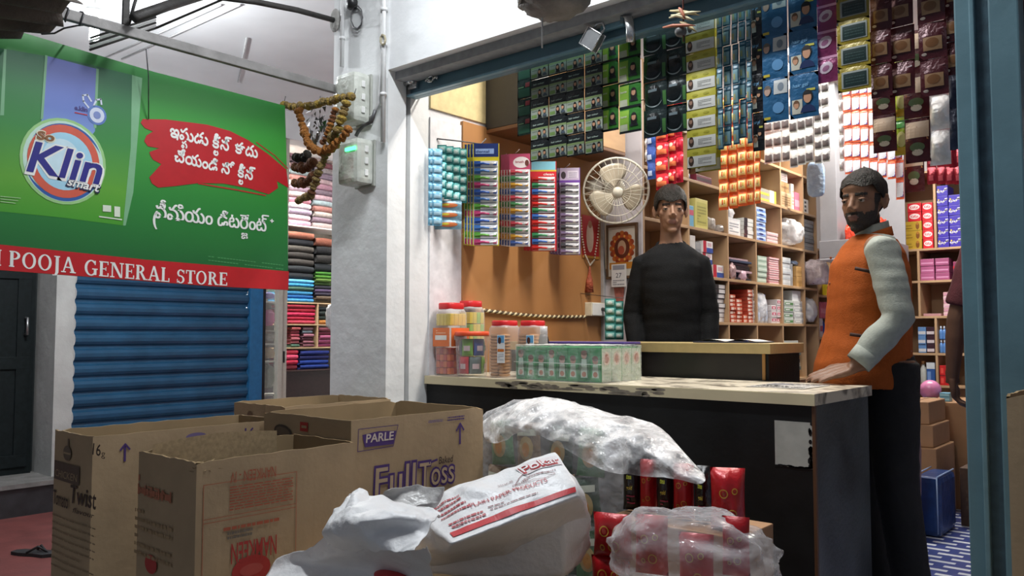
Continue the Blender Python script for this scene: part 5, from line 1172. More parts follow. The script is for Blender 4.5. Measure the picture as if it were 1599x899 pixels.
# --- carton with purple PARLE print
t, (w, d, h), AX, AY = carton('open brown carton with purple outlined snack name and arrow, beside the clear bag', -2.375, -1.925, 1.53, 2.10, 0, .785, 4)
q = FX(-1.925, 1.53)
m = MB(); ar = AX(m)
ar.poly([q(*z) for z in ((565, 679), (589, 673), (617, 672), (612.5, 693), (568.6, 698))], PUR, 2)
word(ar, 'PARLE', 570, 613, 691, 678, cm('cfc0b4', .7), .02, .08, 4)
Q = [q(*z) for z in ((559.5, 670), (620, 663), (612.5, 696), (558, 705))]; ar.line(Q+[Q[0]], .002, PUR, 1); m.build('maker_plate', t)
m = MB(); ar = AX(m); a = q(717, 693); arrow(ar, a[0], a[1], q(717, 661)[1]-a[1], .034, PUR); m.build('arrow_mark', t)
m = MB(); ar = AX(m); a, b = q(697, 657), q(724, 646); ar.lines(*a, *b, 2, PUR, 1, .5, 16); a, b = q(667, 660), q(690, 653); ar.lines(*a, *b, 2, cm('6f5f86', .7), 1, .6, 17); m.build('fine_print', t)
m = MB(); ar = AX(m); word(ar, 'Baked', 683, 706, 724, 713, cm('4a3a34', .7), .01, .15); m.build('baked_word', t)
m = MB(); ar = AX(m)
for (s_, u0, u1, vb, vt, o_) in (('Full', 581, 649, 776, 730, .006), ('Toss', 650, 709, 762, 722, .006)):
    word(ar, s_, u0, u1, vb, vt, PUR, .055, .04, 2); word(ar, s_, u0+2.5, u1-2.5, vb-1.5, vt+.5, cm('b39c80', .75), .004, .04, 6)
a, b = q(668, 722), q(680, 717); ar.line([a, b], .007, PUR, 6); m.build('snack_name', t)
m = MB(); ar = AY(m); ar.ell(w*.25, h-.058, .05, .022, cm('4a3f38', .7), 1, rot=-.1); ar.ell(w*.25, h-.058, .04, .015, cm('6a5a4a', .7), 2, rot=-.1)
for (a, b) in ((.45, .06), (.46, .02)): ar.rect(w*a, h-b-.028, w*a+.04, h-b, REDI, 1); ar.rect(w*a+.008, h-b-.018, w*a+.034, h-b-.010, CB, 2)
m.build('side_print', t)
# --- low carton with raised flaps in the foreground under the white sack
zt = .41
pa, pb, pc = at(690, 899, Z=zt), at(800, 870, Z=zt), at(905, 880, Z=zt)
t, (w, d, h), AX, AY = carton('low brown carton with open flaps under the white sack, at the bottom edge', -1.52, -.98, 1.32, 1.76, 0, .385, 6)
m = MB(); m.prism([(-w/2+.01, -d/2, h), (w/2-.01, -d/2, h), (w/2-.03, -d/2-.02, h+.035), (-w/2+.03, -d/2-.025, h+.035)], (0, -.004, .001), CB); m.build('flap', t)
m = MB(); m.prism([(w/2, -d/2+.01, h), (w/2, d/2-.01, h), (w/2+.05, d/2-.04, h+.05), (w/2+.05, -d/2+.04, h+.045)], (.003, 0, .003), CB); m.build('flap', t)
m = MB(); m.box((-w/2+.008, -d/2+.008, h-.012), (w/2-.008, d/2-.008, h-.006), CBI); m.build('inner_flap', t)
# cartons at the right edge in front of the blue post
pe = at(1566, 620, Y=1.95)
t, _, AX, AY = carton('tall narrow brown carton at the right edge in front of the post', at(1574, 700, Y=2.05).x, at(1574, 700, Y=2.05).x+.42, 2.05, 2.33, .43, at(1580, 616, Y=2.05).z, 7)
t, _, AX, AY = carton('brown carton at the bottom right corner under the tall narrow carton', at(1560, 880, Y=1.9).x, at(1560, 880, Y=1.9).x+.5, 1.9, 2.34, 0, .418, 8)
for o in t.children: pass
MB().box((-.24, -.2, .419), (.24, .2, .4245), CB).build('top_flap', t)
# ---- cartons and bales inside on the tiled floor, right of the man
def closed(label, a, b, seed=0, name='cardboard_carton', mt=None):
    c = (a[0], a[1], a[2]); t = thing(name, label, 'carton', c)
    s = (b[0]-a[0], b[1]-a[1], b[2]-a[2])
    MB().rbox((0, 0, 0), s, mt or CBD, .006).build('carton_body', t)
    m = MB(); m.box((s[0]*.46, -.0008, 0), (s[0]*.54, s[1], s[2]+.0012), mat('packing_tape', srgb('8a6a48'), .3)); m.build('packing_tape', t)
    m = MB(); ar = Art(m, (0, 0, 0), (1, 0, 0), (0, 0, 1), (0, -1, 0)); ar.lines(s[0]*.1, s[2]*.3, s[0]*.42, s[2]*.7, 3, cm('5a4434', .7), 3, .4, seed); m.build('side_print', t)
    return t
CBD = mat('cardboard_brown', srgb('9a7656'), .75, var=.1, scale=8, bump=.05)
def fx(u, v): return at(u, v, Z=0)
yA = 5.45
closed('big brown carton on the floor beyond the blue bale, below the pink ball', (at(1441, 700, Y=yA).x, yA, 0), (at(1512, 700, Y=yA).x, yA+.5, at(1460, 627, Y=yA).z), 1)
yB = 5.0
xb0, xb1 = at(1395, 700, Y=yB).x, at(1447, 700, Y=yB).x
zb = [0, at(1420, 725, Y=yB).z, at(1420, 697, Y=yB).z, at(1420, 662, Y=yB).z, at(1420, 627, Y=yB).z]
closed('brown carton at the base of the pile behind the man\'s legs', (xb0, yB, 0), (at(1462, 700, Y=yB).x, yB+.42, zb[2]-.001), 2)
closed('brown carton in the middle of the pile behind the man\'s legs', (xb0, yB+.02, zb[2]), (xb1+.03, yB+.40, zb[3]-.001), 3)
closed('brown carton on top of the pile behind the man\'s hip', (xb0+.02, yB+.03, zb[3]), (xb1+.01, yB+.40, zb[4]), 4)
closed('small dark carton at the right beside the blue post on the tiled floor', (at(1500, 800, Y=5.0).x, 5.0, 0), (at(1500, 800, Y=5.0).x+.3, 5.3, at(1500, 730, Y=5.0).z), 5, mt=mat('dark_carton', srgb('4a362a'), .7, var=.2))
# bluish bale
yC = 4.62
xa, xb = at(1427, 800, Y=yC).x, at(1469, 800, Y=yC).x; zt = at(1450, 745, Y=yC).z
t = thing('wrapped_bale', 'shiny blue wrapped bale standing on the tiled floor behind the man\'s legs', 'bale', ((xa+xb)/2, yC+.17, 0))
BLW = mat('blue_wrap', (.012, .045, .17), .3, var=.3, scale=14, bump=.5, bscale=14)
m = MB().rbox((-(xb-xa)/2, -.17, 0), ((xb-xa)/2, .17, zt), BLW, .03); m.build('wrapped_body', t)
m = MB()
for x in (-.06, .05): m.tube([(x, -.174, .02), (x, -.174, zt+.004), (x, .174, zt+.004)], .004, cm('8fa8d0', .3), 6)
m.build('strap', t)
t = thing('striped_sack', 'pale striped sack on the floor between the man\'s legs and the bale', 'sack', (at(1408, 760, Y=4.5).x, 4.45, 0))
blob((0, 0, .34), (.10, .10, .36), mat('sack_mauve', srgb('8a6f74'), .6, var=.2, scale=12, bump=.3), 91, .1).build('sack_body', t)
m = MB().tube([(.09, -.04, .02), (.105, -.04, .3), (.08, -.03, .62)], .008, cm('2d2f55', .5), 6); m.build('stripe', t)
# pink ball and small boxes on the big carton
zt = at(1460, 627, Y=yA).z
p = at(1453, 613, Y=yA+.12)
t = tag(MB().ell((p.x, p.y, zt+.062), (.062, .062, .062), mat('pink_rubber', (.62, .22, .42), .3), 20, 14).build('ball'), 'pink ball resting on the big carton beside the man\'s hand', 'ball')
p = at(1468, 630, Y=yA+.06)
for i in range(2): good('soap_box', 'small pale blue box on the big carton, %s of two' % ('lower', 'upper')[i], 'box', (p.x-.0, yA+.05, zt+.001+i*.026), (p.x+.055, yA+.12, zt+.026+i*.026), cm('6fa9c4', .4), None, a_band(cm('9fd0e0', .4)), 'Y')
good('soap_box', 'small green box on the big carton beside the pale blue boxes', 'box', (p.x-.075, yA+.02, zt+.001), (p.x-.015, yA+.045, zt+.022), cm('3f6a4a', .4), None, a_band(cm('6a9a6a', .4)), 'Y')
# ================================================================ SACKS, BAGS AND PACKETS BY THE COUNTER
def hexa(corners, nu, nv, nw, m, puff=.03, ns=.01, seed=0, fr=5.0):
    """soft box from 8 corners: bottom 0-3, top 4-7 (each counter-clockwise); returns MB and a top-face warp"""
    c = [Vector(q) for q in corners]; mid = sum(c, Vector())/8
    def P(u, v, w):
        a = c[0].lerp(c[1], u).lerp(c[3].lerp(c[2], u), v); b = c[4].lerp(c[5], u).lerp(c[7].lerp(c[6], u), v)
        p = a.lerp(b, w)
        e = [4*t*(1-t) for t in (u, v, w)]
        k = max(e[0]*e[1], e[1]*e[2], e[0]*e[2])
        d = (p-mid).normalized(); q = p + d*puff*k
        n = mnoise.noise(p*fr+Vector((seed, seed*.7, 0))) + .6*mnoise.noise(p*fr*2.6+Vector((0, seed, 4)))
        q += d*ns*n*(.4+.6*k); q -= d*.012*((1-e[0])*(1-e[1])*(1-e[2]))**2
        return q
    mb = MB()
    mb.grid(lambda u, v: P(u, v, 1), nu, nv, m); mb.grid(lambda u, v: P(1-u, v, 0), nu, nv, m)
    mb.grid(lambda u, v: P(u, 0, v), nu, nw, m); mb.grid(lambda u, v: P(1-u, 1, v), nu, nw, m)
    mb.grid(lambda u, v: P(0, 1-u, v), nv, nw, m); mb.grid(lambda u, v: P(1, u, v), nv, nw, m)
    return mb, P
WOVEN = mat('woven_white', (.80, .80, .81), .38, var=.03, scale=12, bump=.35, bscale=26)
PRED = cm('c03038', .5); PRD2 = cm('b85a60', .5); PGR = cm('8a5f63', .5)
zb = .425
top = [at(702, 850, Z=.585), at(908, 772, Z=.66), at(868, 703, Z=.745), at(642, 786, Z=.600)]
bot = [at(700, 885, Z=zb), at(925, 850, Z=zb), None, None]
bot[2] = Vector((top[2].x+.02, top[2].y+.02, zb)); bot[3] = Vector((top[3].x, top[3].y, zb))
t = thing('printed_sack', 'white glossy sack with red print and stripe lying on the low carton', 'sack', (0, 0, 0))
mb, P = hexa(bot+top, 40, 30, 18, WOVEN, .026, .020, 3, 10.0)
o = mb.build('sack_body', t, weld=True)
def topart(m):
    def warp(x, y, l):
        e = .01; p = P(x, y, 1); n = (P(x+e, y, 1)-P(x-e, y, 1)).cross(P(x, y+e, 1)-P(x, y-e, 1)).normalized()
        return p + n*(l*1.5+.0012)
    return Art(m, (0, 0, 0), (1, 0, 0), (0, 1, 0), warp=warp)
def rect_div(ar, x0, y0, x1, y1, m, l, n=16):
    for i in range(n): a = x0+(x1-x0)*i/n; b = x0+(x1-x0)*(i+1)/n; ar.poly([(a, y0), (b, y0), (b, y1), (a, y1)], m, l)
m = MB(); ar = topart(m); rect_div(ar, .05, .085, .985, .175, PRED, 0, 40); m.build('red_stripe', t)
m = MB(); ar = topart(m); rect_div(ar, .70, .66, .985, .89, cm('e0d8d9', .5), 0, 10)
ar.text('Pokar', .71, .69, .20, PRED, 2, .055, 0, .27, sy=1.1); ar.text('Pokar', .715, .70, .19, cm('ece6e6', .5), 4, .004, 0, .255, sy=1.1); m.build('brand_word', t)
m = MB(); ar = topart(m); ar.text('PLAIN PAPER PRODUCTS', .30, .40, .085, PRD2, 1, .012, 0, .50, sy=1.0); ar.lines(.38, .26, .70, .36, 2, PGR, 1, .3, 3); ar.lines(.68, .56, .9, .60, 1, PGR, 1, .4, 13); m.build('print_line', t)
m = MB(); ar = topart(m); ar.lines(.08, .42, .30, .72, 4, PRD2, 1, .35, 4); ar.text('since', .52, .60, .07, PGR, 1, 0, 0, .10); ar.text('made', .60, .52, .07, PGR, 1, 0, 0, .10); m.build('small_print', t)
m = MB(); ar = topart(m); Q = [(.66, .62), (.70, .68), (.73, .60), (.80, .58), (.88, .50), (.80, .46), (.72, .50), (.66, .50), (.62, .54)]
ar.line(Q+[Q[0]], .006, PGR, 1); m.build('outline_drawing', t)
m = MB(); ar = topart(m); ar.lines(.10, .22, .34, .32, 2, PRD2, 1, .5, 6); m.build('code_print', t)
# end of the sack: loose gathered plastic at the right
def hm(ctrl, nu, nv, amp, fr, seed, m, mb=None):
    """smooth surface through a grid of (u, v, Z) control points with folds"""
    G = [[at(u, v, Z=z) for (u, v, z) in row] for row in ctrl]; R, Cn = len(G), len(G[0])
    def cr(p, t):
        n = len(p)-1; f = t*n; i = min(int(f), n-1); f -= i
        a, b, c, d = p[max(i-1, 0)], p[i], p[i+1], p[min(i+2, n)]
        return .5*((2*b)+(c-a)*f+(2*a-5*b+4*c-d)*f*f+(3*b-a-3*c+d)*f**3)
    def fn(u, v):
        q = cr([cr(r, v) for r in G], u)
        n = 1-abs(mnoise.noise(q*fr+Vector((seed, 0, 0))))*2; n2 = 1-abs(mnoise.noise(q*fr*2.3+Vector((0, seed, 0))))*2
        return q+Vector((.3, -.6, 1))*(amp*n+amp*.45*n2)+Vector((.8, .3, 0))*amp*mnoise.noise(q*fr*1.3+Vector((7, seed, 3)))
    return (mb or MB()).grid(fn, nu, nv, m)
def solid(o, th=.0015):
    md = o.modifiers.new('thickness', 'SOLIDIFY'); md.thickness = th; return o
WCR = mat('woven_crumpled', (.80, .80, .81), .42, var=.04, scale=10, bump=.25, bscale=40)
ctrl = [[(555, 770, .66), (590, 778, .65), (640, 795, .62), (690, 800, .635)],
        [(525, 805, .62), (575, 806, .65), (640, 812, .645), (684, 818, .635)],
        [(505, 838, .58), (560, 838, .61), (615, 838, .61), (668, 842, .615)],
        [(520, 858, .55), (580, 866, .57), (620, 868, .585), (650, 866, .60)]]
t = thing('crumpled_sack', 'crumpled open mouth of a white woven sack in front of the printed cartons', 'sack', (0, 0, 0))
solid(hm(ctrl, 46, 46, .012, 11, 2, WCR).build('folded_mouth', t))
ctrl = [[(522, 800, .60), (540, 790, .62), (556, 772, .655), (575, 772, .655), (588, 800, .62)],
        [(514, 830, .57), (530, 822, .60), (552, 800, .64), (576, 806, .63), (592, 832, .59)],
        [(512, 856, .54), (535, 850, .56), (560, 846, .57), (582, 850, .56), (600, 862, .54)]]
solid(hm(ctrl, 36, 40, .010, 15, 5, WCR).build('twisted_neck', t))
ctrl = [[(520, 838, .56), (560, 852, .55), (610, 862, .55), (645, 858, .58), (672, 862, .60)],
        [(480, 862, .50), (540, 872, .51), (600, 878, .51), (645, 880, .53), (672, 884, .54)],
        [(430, 884, .45), (500, 890, .46), (580, 900, .46), (640, 905, .47), (675, 908, .48)],
        [(405, 925, .41), (500, 940, .41), (580, 945, .41), (640, 945, .42), (675, 945, .42)]]
solid(hm(ctrl, 50, 50, .012, 8, 8, WCR).build('sack_body', t))
m = MB(); m.ell(at(610, 899, Z=.475), (.05, .03, .012), PRED, 16, 8); m.build('red_print', t)
tag(MB().box((-1.86, 1.06, 0), (-1.54, 1.5, .395), CB).build('cardboard_carton'), 'plain closed carton hidden under the crumpled white sack mouth', 'carton')
# grey film scrap between the sack and the printed carton
ctrl = [[(606, 768, .66), (640, 762, .66), (690, 764, .66), (695, 770, .65)], [(600, 778, .64), (640, 776, .64), (680, 778, .64), (690, 784, .63)], [(598, 796, .615), (630, 800, .615), (660, 796, .615), (680, 796, .615)]]
tag(solid(hm(ctrl, 26, 36, .008, 14, 12, mat('grey_film', (.50, .49, .48), .25, bump=.4, bscale=30)).build('plastic_scrap'), .001), 'greyish crumpled plastic scrap lying behind the crumpled white sack mouth', 'plastic')
# ---- pillow packets
def pillow(w, h, th, m, art=None, name='packet'):
    """upright pillow packet, base at z=0, facing -Y"""
    mb = MB()
    def fn(s):
        def g(u, v):
            k = (max(0, math.sin(math.pi*u))**.45)*(max(0, math.sin(math.pi*v))**.45)
            n = mnoise.noise(Vector((u*4, v*4, s*3+w*50)))*.25
            x = (u-.5)*w*(1-.06*math.sin(math.pi*v)); return Vector((x, -s*th/2*k*(1+n), v*h))
        return g
    mb.grid(fn(1), 12, 12, m); mb.grid(fn(-1), 12, 12, m)
    if art:
        def warp(x, y, d):
            q = fn(1)(min(max(x/w, 0), 1), min(max(y/h, 0), 1)); return q+Vector((0, -d-.0025, 0))
        art(Art(mb, (0, 0, 0), (1, 0, 0), (0, 0, 1), warp=warp, base=.0006), w, h)
    return mb
REDP = mat('red_packet', srgb('a81820'), .28, metal=.1, var=.2, scale=14, bump=.3, bscale=20)
BLKP = mat('black_packet', srgb('141113'), .25, var=.2, bump=.2)
GLD = cm('b8923c', .35, metal=.3)
def art_gold(ar, w, h):
    for (x, y, r) in ((.35, .62, .13), (.68, .66, .09), (.6, .3, .14), (.3, .25, .08)):
        ar.ring(w*x, h*y, w*r, w*r, w*.03, GLD, 0, 16); ar.ell(w*x, h*y, w*r*.45, w*r*.45, cm('8a2a1c', .35), 1, 10)
def art_dark(ar, w, h):
    ar.text('tea', w*.3, h*.62, h*.13, cm('b8c03c', .35), 1, .02, .2, w*.3); ar.text('gold', w*.3, h*.42, h*.11, cm('c8b84a', .35), 1, .02, .2, w*.35); ar.lines(w*.3, h*.15, w*.75, h*.35, 3, cm('a03050', .35), 1, .4, 3)
def packet(label, u, v, Y, wpx, h, m, art, rz=0, th=.05, group=None, z=None):
    p = at(u, v, Y=Y); w = (at(u+wpx/2, v, Y=Y)-at(u-wpx/2, v, Y=Y)).length*.98
    o = pillow(w, h, th, m, art).build('packet'); o.location = (p.x, p.y, p.z if z is None else z); o.rotation_euler = (0, 0, rz)
    return tag(o, label, 'packet', group)
ang = math.radians(28)
# top row, leaning on a carton: alternating black and red
YR = 2.155
zrow = at(1050, 806, Y=YR).z
base = tag(MB().rbox((-1.385, 2.05, 0), (-.97, 2.28, zrow-.004), CBD, .004).build('cardboard_carton'), 'brown carton under the red tea packets in front of the counter', 'carton')
for i, (u, wp, dk) in enumerate(((988, 26, 1), (1013, 24, 0), (1040, 26, 1), (1068, 30, 0), (1098, 24, 1))):
    packet(('black tea packet in the upper row in front of the counter, %s of three' if dk else 'red tea packet in the upper row in front of the counter, %s of two') % (('left', '', 'middle', '', 'right') if dk else ('', 'left', '', 'right', ''))[i], u, 806, YR, wp, .158, BLKP if dk else REDP, art_dark if dk else art_gold, ang*.6, .06, 'tea packets in the upper row', zrow)
packet('bulging red tea packet at the right end of the upper row', 1137, 800, YR-.03, 50, .165, REDP, art_gold, ang, .11, None, zrow)
YL = 1.955
for i, (v, zz) in enumerate(((938, None), (870, None))):
    p = packet('red tea packet left of the pile before the counter, %s of two' % ('lower', 'upper')[i], 957-3*(i == 0), v, YL-.0, 54, at(957, 797, Y=YL).z-at(957, 866, Y=YL).z, REDP, art_gold, ang*.5, .055, 'left red tea packets')
tag(MB().rbox((-1.42, 1.92, 0), (-1.22, 1.975, at(957, 938, Y=YL).z-.002), CBD, .003).build('cardboard_carton'), 'flat brown carton under the left red tea packets', 'carton')
# clear bag of red packets in front
YF = 1.86
zf = at(1085, 899, Y=YF).z
for i, (u, v, wp, hh) in enumerate(((1018, 896, 46, .15), (1150, 899, 40, .14), (1088, 926, 50, .15))):
    packet('red tea packet inside the front clear bag, %s one' % ('left', 'right', 'middle low')[i], u, v, YF+.05*(i == 2), wp, hh, REDP, art_gold, ang*.6, .05, 'packets in the front clear bag')
tag(MB().rbox((-1.18, 1.80, 0), (-.80, 1.96, at(1085, 934, Y=YF).z-.01), CBD, .004).build('cardboard_carton'), 'low brown carton under the front clear bag', 'carton')
cl = (at(985, 899, Y=YF).x, at(1190, 899, Y=YF).x); cz = at(1085, 812, Y=YF).z
zlo = at(1085, 945, Y=YF).z
BAGF = film('bag_film', (.90, .90, .93), .90, .07, .14, 9)
ctr = Vector(((cl[0]+cl[1])/2, YF+.0, (cz+zlo)/2+.012))
mb = blob(ctr, ((cl[1]-cl[0])*.58, .14, (cz-zlo)*.56), BAGF, 101, .13, 2.6, 56, 40, sq=.85)
t = thing('clear_bag', 'clear plastic bag of red packets in front of the counter, nearest', 'bag', ctr)
for v_ in mb.v: v_ -= ctr
mb.build('bag_film', t)
# large clear bag of green pouches
t = thing('clear_bag', 'large clear plastic bag of green pouches in front of the black counter', 'bag', (0, 0, 0))
bc = Vector((-1.80, 2.292, .40))
mb = blob(bc, (.37, .15, .41), BAGF, 105, .06, 2.2, 60, 44); mb.build('bag_film', t)
# its loose folded top that hangs over to the right
BAGD = film('bag_film_folded', (.88, .87, .88), .66, .10, .42, 12)
def hmY(ctrl, nu, nv, amp, fr, seed, m):
    G = [[at(u, v, Y=y) for (u, v, y) in row] for row in ctrl]
    def cr(p, t):
        n = len(p)-1; f = t*n; i = min(int(f), n-1); f -= i
        a, b, c, d = p[max(i-1, 0)], p[i], p[i+1], p[min(i+2, n)]
        return .5*((2*b)+(c-a)*f+(2*a-5*b+4*c-d)*f*f+(3*b-a-3*c+d)*f**3)
    def fn(u, v):
        q = cr([cr(r, v) for r in G], u)
        n = 1-abs(mnoise.noise(q*fr+Vector((seed, 0, 0))))*2; n2 = mnoise.noise(q*fr*2.6+Vector((0, seed, 0)))
        return q+Vector((.35, -.8, .4))*(amp*n+amp*.5*n2)
    return MB().grid(fn, nu, nv, m)
ctrl = [[(752, 662, 2.22), (800, 632, 2.24), (860, 622, 2.26), (930, 640, 2.28), (985, 652, 2.26), (1030, 668, 2.22), (1062, 700, 2.18), (1100, 742, 2.12)],
        [(762, 690, 2.16), (800, 655, 2.13), (870, 645, 2.14), (940, 664, 2.14), (990, 676, 2.12), (1030, 696, 2.10), (1064, 722, 2.08), (1102, 752, 2.06)],
        [(785, 690, 2.12), (830, 668, 2.08), (890, 682, 2.08), (940, 702, 2.07), (990, 712, 2.06), (1025, 722, 2.06), (1060, 738, 2.05), (1098, 756, 2.05)],
        [(790, 665, 2.10), (850, 684, 2.07), (900, 712, 2.06), (950, 738, 2.05), (990, 742, 2.05), (1020, 745, 2.05), (1058, 750, 2.05), (1090, 757, 2.05)]]
hmY(ctrl, 56, 130, .017, 11, 3, BAGD).build('folded_top', t)
GP = mat('green_pouch', srgb('4f8a5c'), .3, var=.35, scale=10, bump=.3); BP_ = mat('brown_pouch', srgb('8a7258'), .35, var=.35, scale=12, bump=.3); DGP = mat('dark_green_pouch', srgb('2c4a34'), .35, var=.3, scale=12, bump=.3)
def art_pouch(ar, w, h):
    ar.ell(w*.5, h*.45, w*.3, h*.26, cm('b8a06a', .35), 0); ar.ell(w*.5, h*.42, w*.16, h*.16, cm('c88a3a', .35), 1); ar.rect(w*.1, h*.72, w*.9, h*.86, cm('cfd6c4', .35), 0)
rnd = random.Random(8); k = 0
names = {0: 'green', 1: 'brown', 2: 'dark green'}
rows = [(.05, 5), (.225, 5), (.40, 5), (.565, 4)]
for ri, (z, n) in enumerate(rows):
    for j in range(n):
        x = -2.055+.51*(j+.5)/n+.02*(ri == 3); ty = (j+ri*2) % 3; m_ = (GP, BP_, DGP)[ty]
        o = pillow(.096, .16, .05, m_, art_pouch).build('pouch'); o.location = (x, 2.255+.015*rnd.random(), z); o.rotation_euler = (rnd.uniform(-.1, .1), rnd.uniform(-.12, .12), .25+rnd.uniform(-.12, .12))
        tag(o, '%s pouch inside the large clear bag, %s in the %s row' % (names[ty], LFT[j], ('lowest', 'second', 'third', 'topmost')[ri]), 'pouch', 'pouches in the large clear bag')
# ================================================================ GOODS ON THE FRONT COUNTER
CTZ = CT+.0006
def ct(u, v=585): return at(u, v, Z=CTZ)
JAR = film('jar_plastic', (.90, .90, .92), .94, .06, .04, 3)
LIDR = mat('lid_red', srgb('c8262a'), .35, var=.05); LIDO = mat('lid_orange', srgb('d8502c'), .35, var=.05)
def sqjar(label, x, y, w, d, h, lid, lid_h=.028, neck=.80, rz=0, name='plastic_jar'):
    t = thing(name, label, 'jar', (x, y, CTZ), rz); m = MB()
    def ring(k, z, n=28, e=.45):
        return [Vector((w/2*k*math.copysign(abs(math.cos(a))**e, math.cos(a)), d/2*k*math.copysign(abs(math.sin(a))**e, math.sin(a)), z)) for a in [2*math.pi*i/n for i in range(n)]]
    prof = [(.92, 0), (1, .012), (1, h*.80), (.96, h*.87), (neck, h*.92), (neck, h-lid_h)]
    vs = []; fs = []; n = 28
    for k, z in prof: vs += ring(k, z)
    for i in range(len(prof)-1):
        for j in range(n): fs.append((i*n+j, i*n+(j+1) % n, (i+1)*n+(j+1) % n, (i+1)*n+j))
    fs.append(tuple(reversed(range(n)))); m.add(vs, fs, JAR, True); m.build('jar_body', t)
    m = MB(); rr = min(w, d)/2*neck*1.06; sx = w/d if w > d else 1
    vs = []; fs = []; prof = [(neck*1.06, h-lid_h), (neck*1.08, h-lid_h+.004), (neck*1.08, h-.004), (neck*1.0, h), (.02, h)]
    for k, z in prof: vs += ring(k, z, n, .6)
    for i in range(len(prof)-1):
        for j in range(n): fs.append((i*n+j, i*n+(j+1) % n, (i+1)*n+(j+1) % n, (i+1)*n+j))
    m.add(vs, fs, lid, True); m.build('lid', t)
    return t
def face(t, w, d, x0, x1, z0, z1, m, name, side='Y', art=None):
    mb = MB()
    if side == 'Y': mb.box((x0, -d/2-.0035, z0), (x1, -d/2-.0015, z1), m); ar = Art(mb, (x0, -d/2-.0035, z0), (1, 0, 0), (0, 0, 1), (0, -1, 0))
    else: mb.box((w/2+.0015, x0, z0), (w/2+.0035, x1, z1), m); ar = Art(mb, (w/2+.0035, x0, z0), (0, 1, 0), (0, 0, 1), (1, 0, 0))
    if art: art(ar, x1-x0, z1-z0)
    mb.build(name, t)
# two tall jars of wrapped sweets at the left end
p = ct(701, 583); X1, Y1 = -2.55, 2.565
h1 = .335
J = [(-2.548, 2.572, .105, .12), (at(733, 560, Y=2.74).x, 2.74, .115, .115)]
t = sqjar('tall square jar with red lid and orange label at the counter\'s left end', J[0][0], J[0][1], J[0][2], J[0][3], .315, LIDR)
face(t, J[0][2], J[0][3], -.05, .05, .125, .205, cm('d8713c', .4), 'paper_label', 'Y', lambda ar, w, h: (ar.rect(w*.15, h*.35, w*.85, h*.6, cm('dcdcd8', .4), 0), ar.lines(w*.2, h*.7, w*.8, h*.95, 2, cm('f0c0a0', .4), 0, .4, 2)))
face(t, J[0][2], J[0][3], -.055, .055, .125, .205, cm('d8713c', .4), 'paper_label', 'X', lambda ar, w, h: (ar.rect(w*.15, h*.35, w*.85, h*.6, cm('dcdcd8', .4), 0),))
rnd = random.Random(4)
CANDY = [mat('candy_red', srgb('b04438'), .35, bump=.2), mat('candy_orange', srgb('c8683c'), .35), mat('candy_yellow', srgb('cdb43a'), .3), mat('candy_green', srgb('8fae4a'), .3), mat('candy_pink', srgb('c85a6a'), .3)]
def fill_sticks(label, jx, jy, w, d, z0, z1, nx, ny, nz, cols, grp, name='wrapped_sweet'):
    n = 0
    for k in range(nz):
        for i in range(nx):
            for j in range(ny):
                if 0 < i < nx-1 and 0 < j < ny-1: continue
                x = jx-w*.42+w*.84*(i+.5)/nx; y = jy-d*.42+d*.84*(j+.5)/ny; a = z0+(z1-z0)*k/nz; b = z0+(z1-z0)*(k+1)/nz
                key = (name, nx, ny, nz, w, d, k % len(cols))
                m_ = cols[(k+i*3+j) % len(cols)]; key = (m_.name, w, d, nz)
                if key not in _proto:
                    _proto[key] = MB().rbox((-w*.40/nx, -d*.40/ny, 0), (w*.40/nx, d*.40/ny, (b-a)*.95), m_, .003).build(name)
                    o = _proto[key]
                else: o = _proto[key].copy(); COL.objects.link(o)
                o.location = (x, y, CTZ+a); tag(o, label, 'sweet', grp); n += 1
fill_sticks('thin reddish wrapped sweet in the lower part of the orange labelled jar', J[0][0], J[0][1], J[0][2], J[0][3], .005, .12, 4, 4, 4, [CANDY[0], CANDY[1]], 'reddish sweets in the jar')
fill_sticks('yellow wrapped sweet in the upper part of the orange labelled jar', J[0][0], J[0][1], J[0][2], J[0][3], .215, .27, 4, 4, 1, [CANDY[2]], 'yellow sweets in the front jar')
t = sqjar('tall jar of yellow and green wrapped sweets behind the orange labelled jar', J[1][0], J[1][1], J[1][2], J[1][3], .33, LIDR)
fill_sticks('yellow or green wrapped sweet in the rear jar beside the rope', J[1][0], J[1][1], J[1][2], J[1][3], .008, .28, 4, 4, 5, [CANDY[3], CANDY[2], CANDY[2]], 'yellow green sweets in the rear jar')
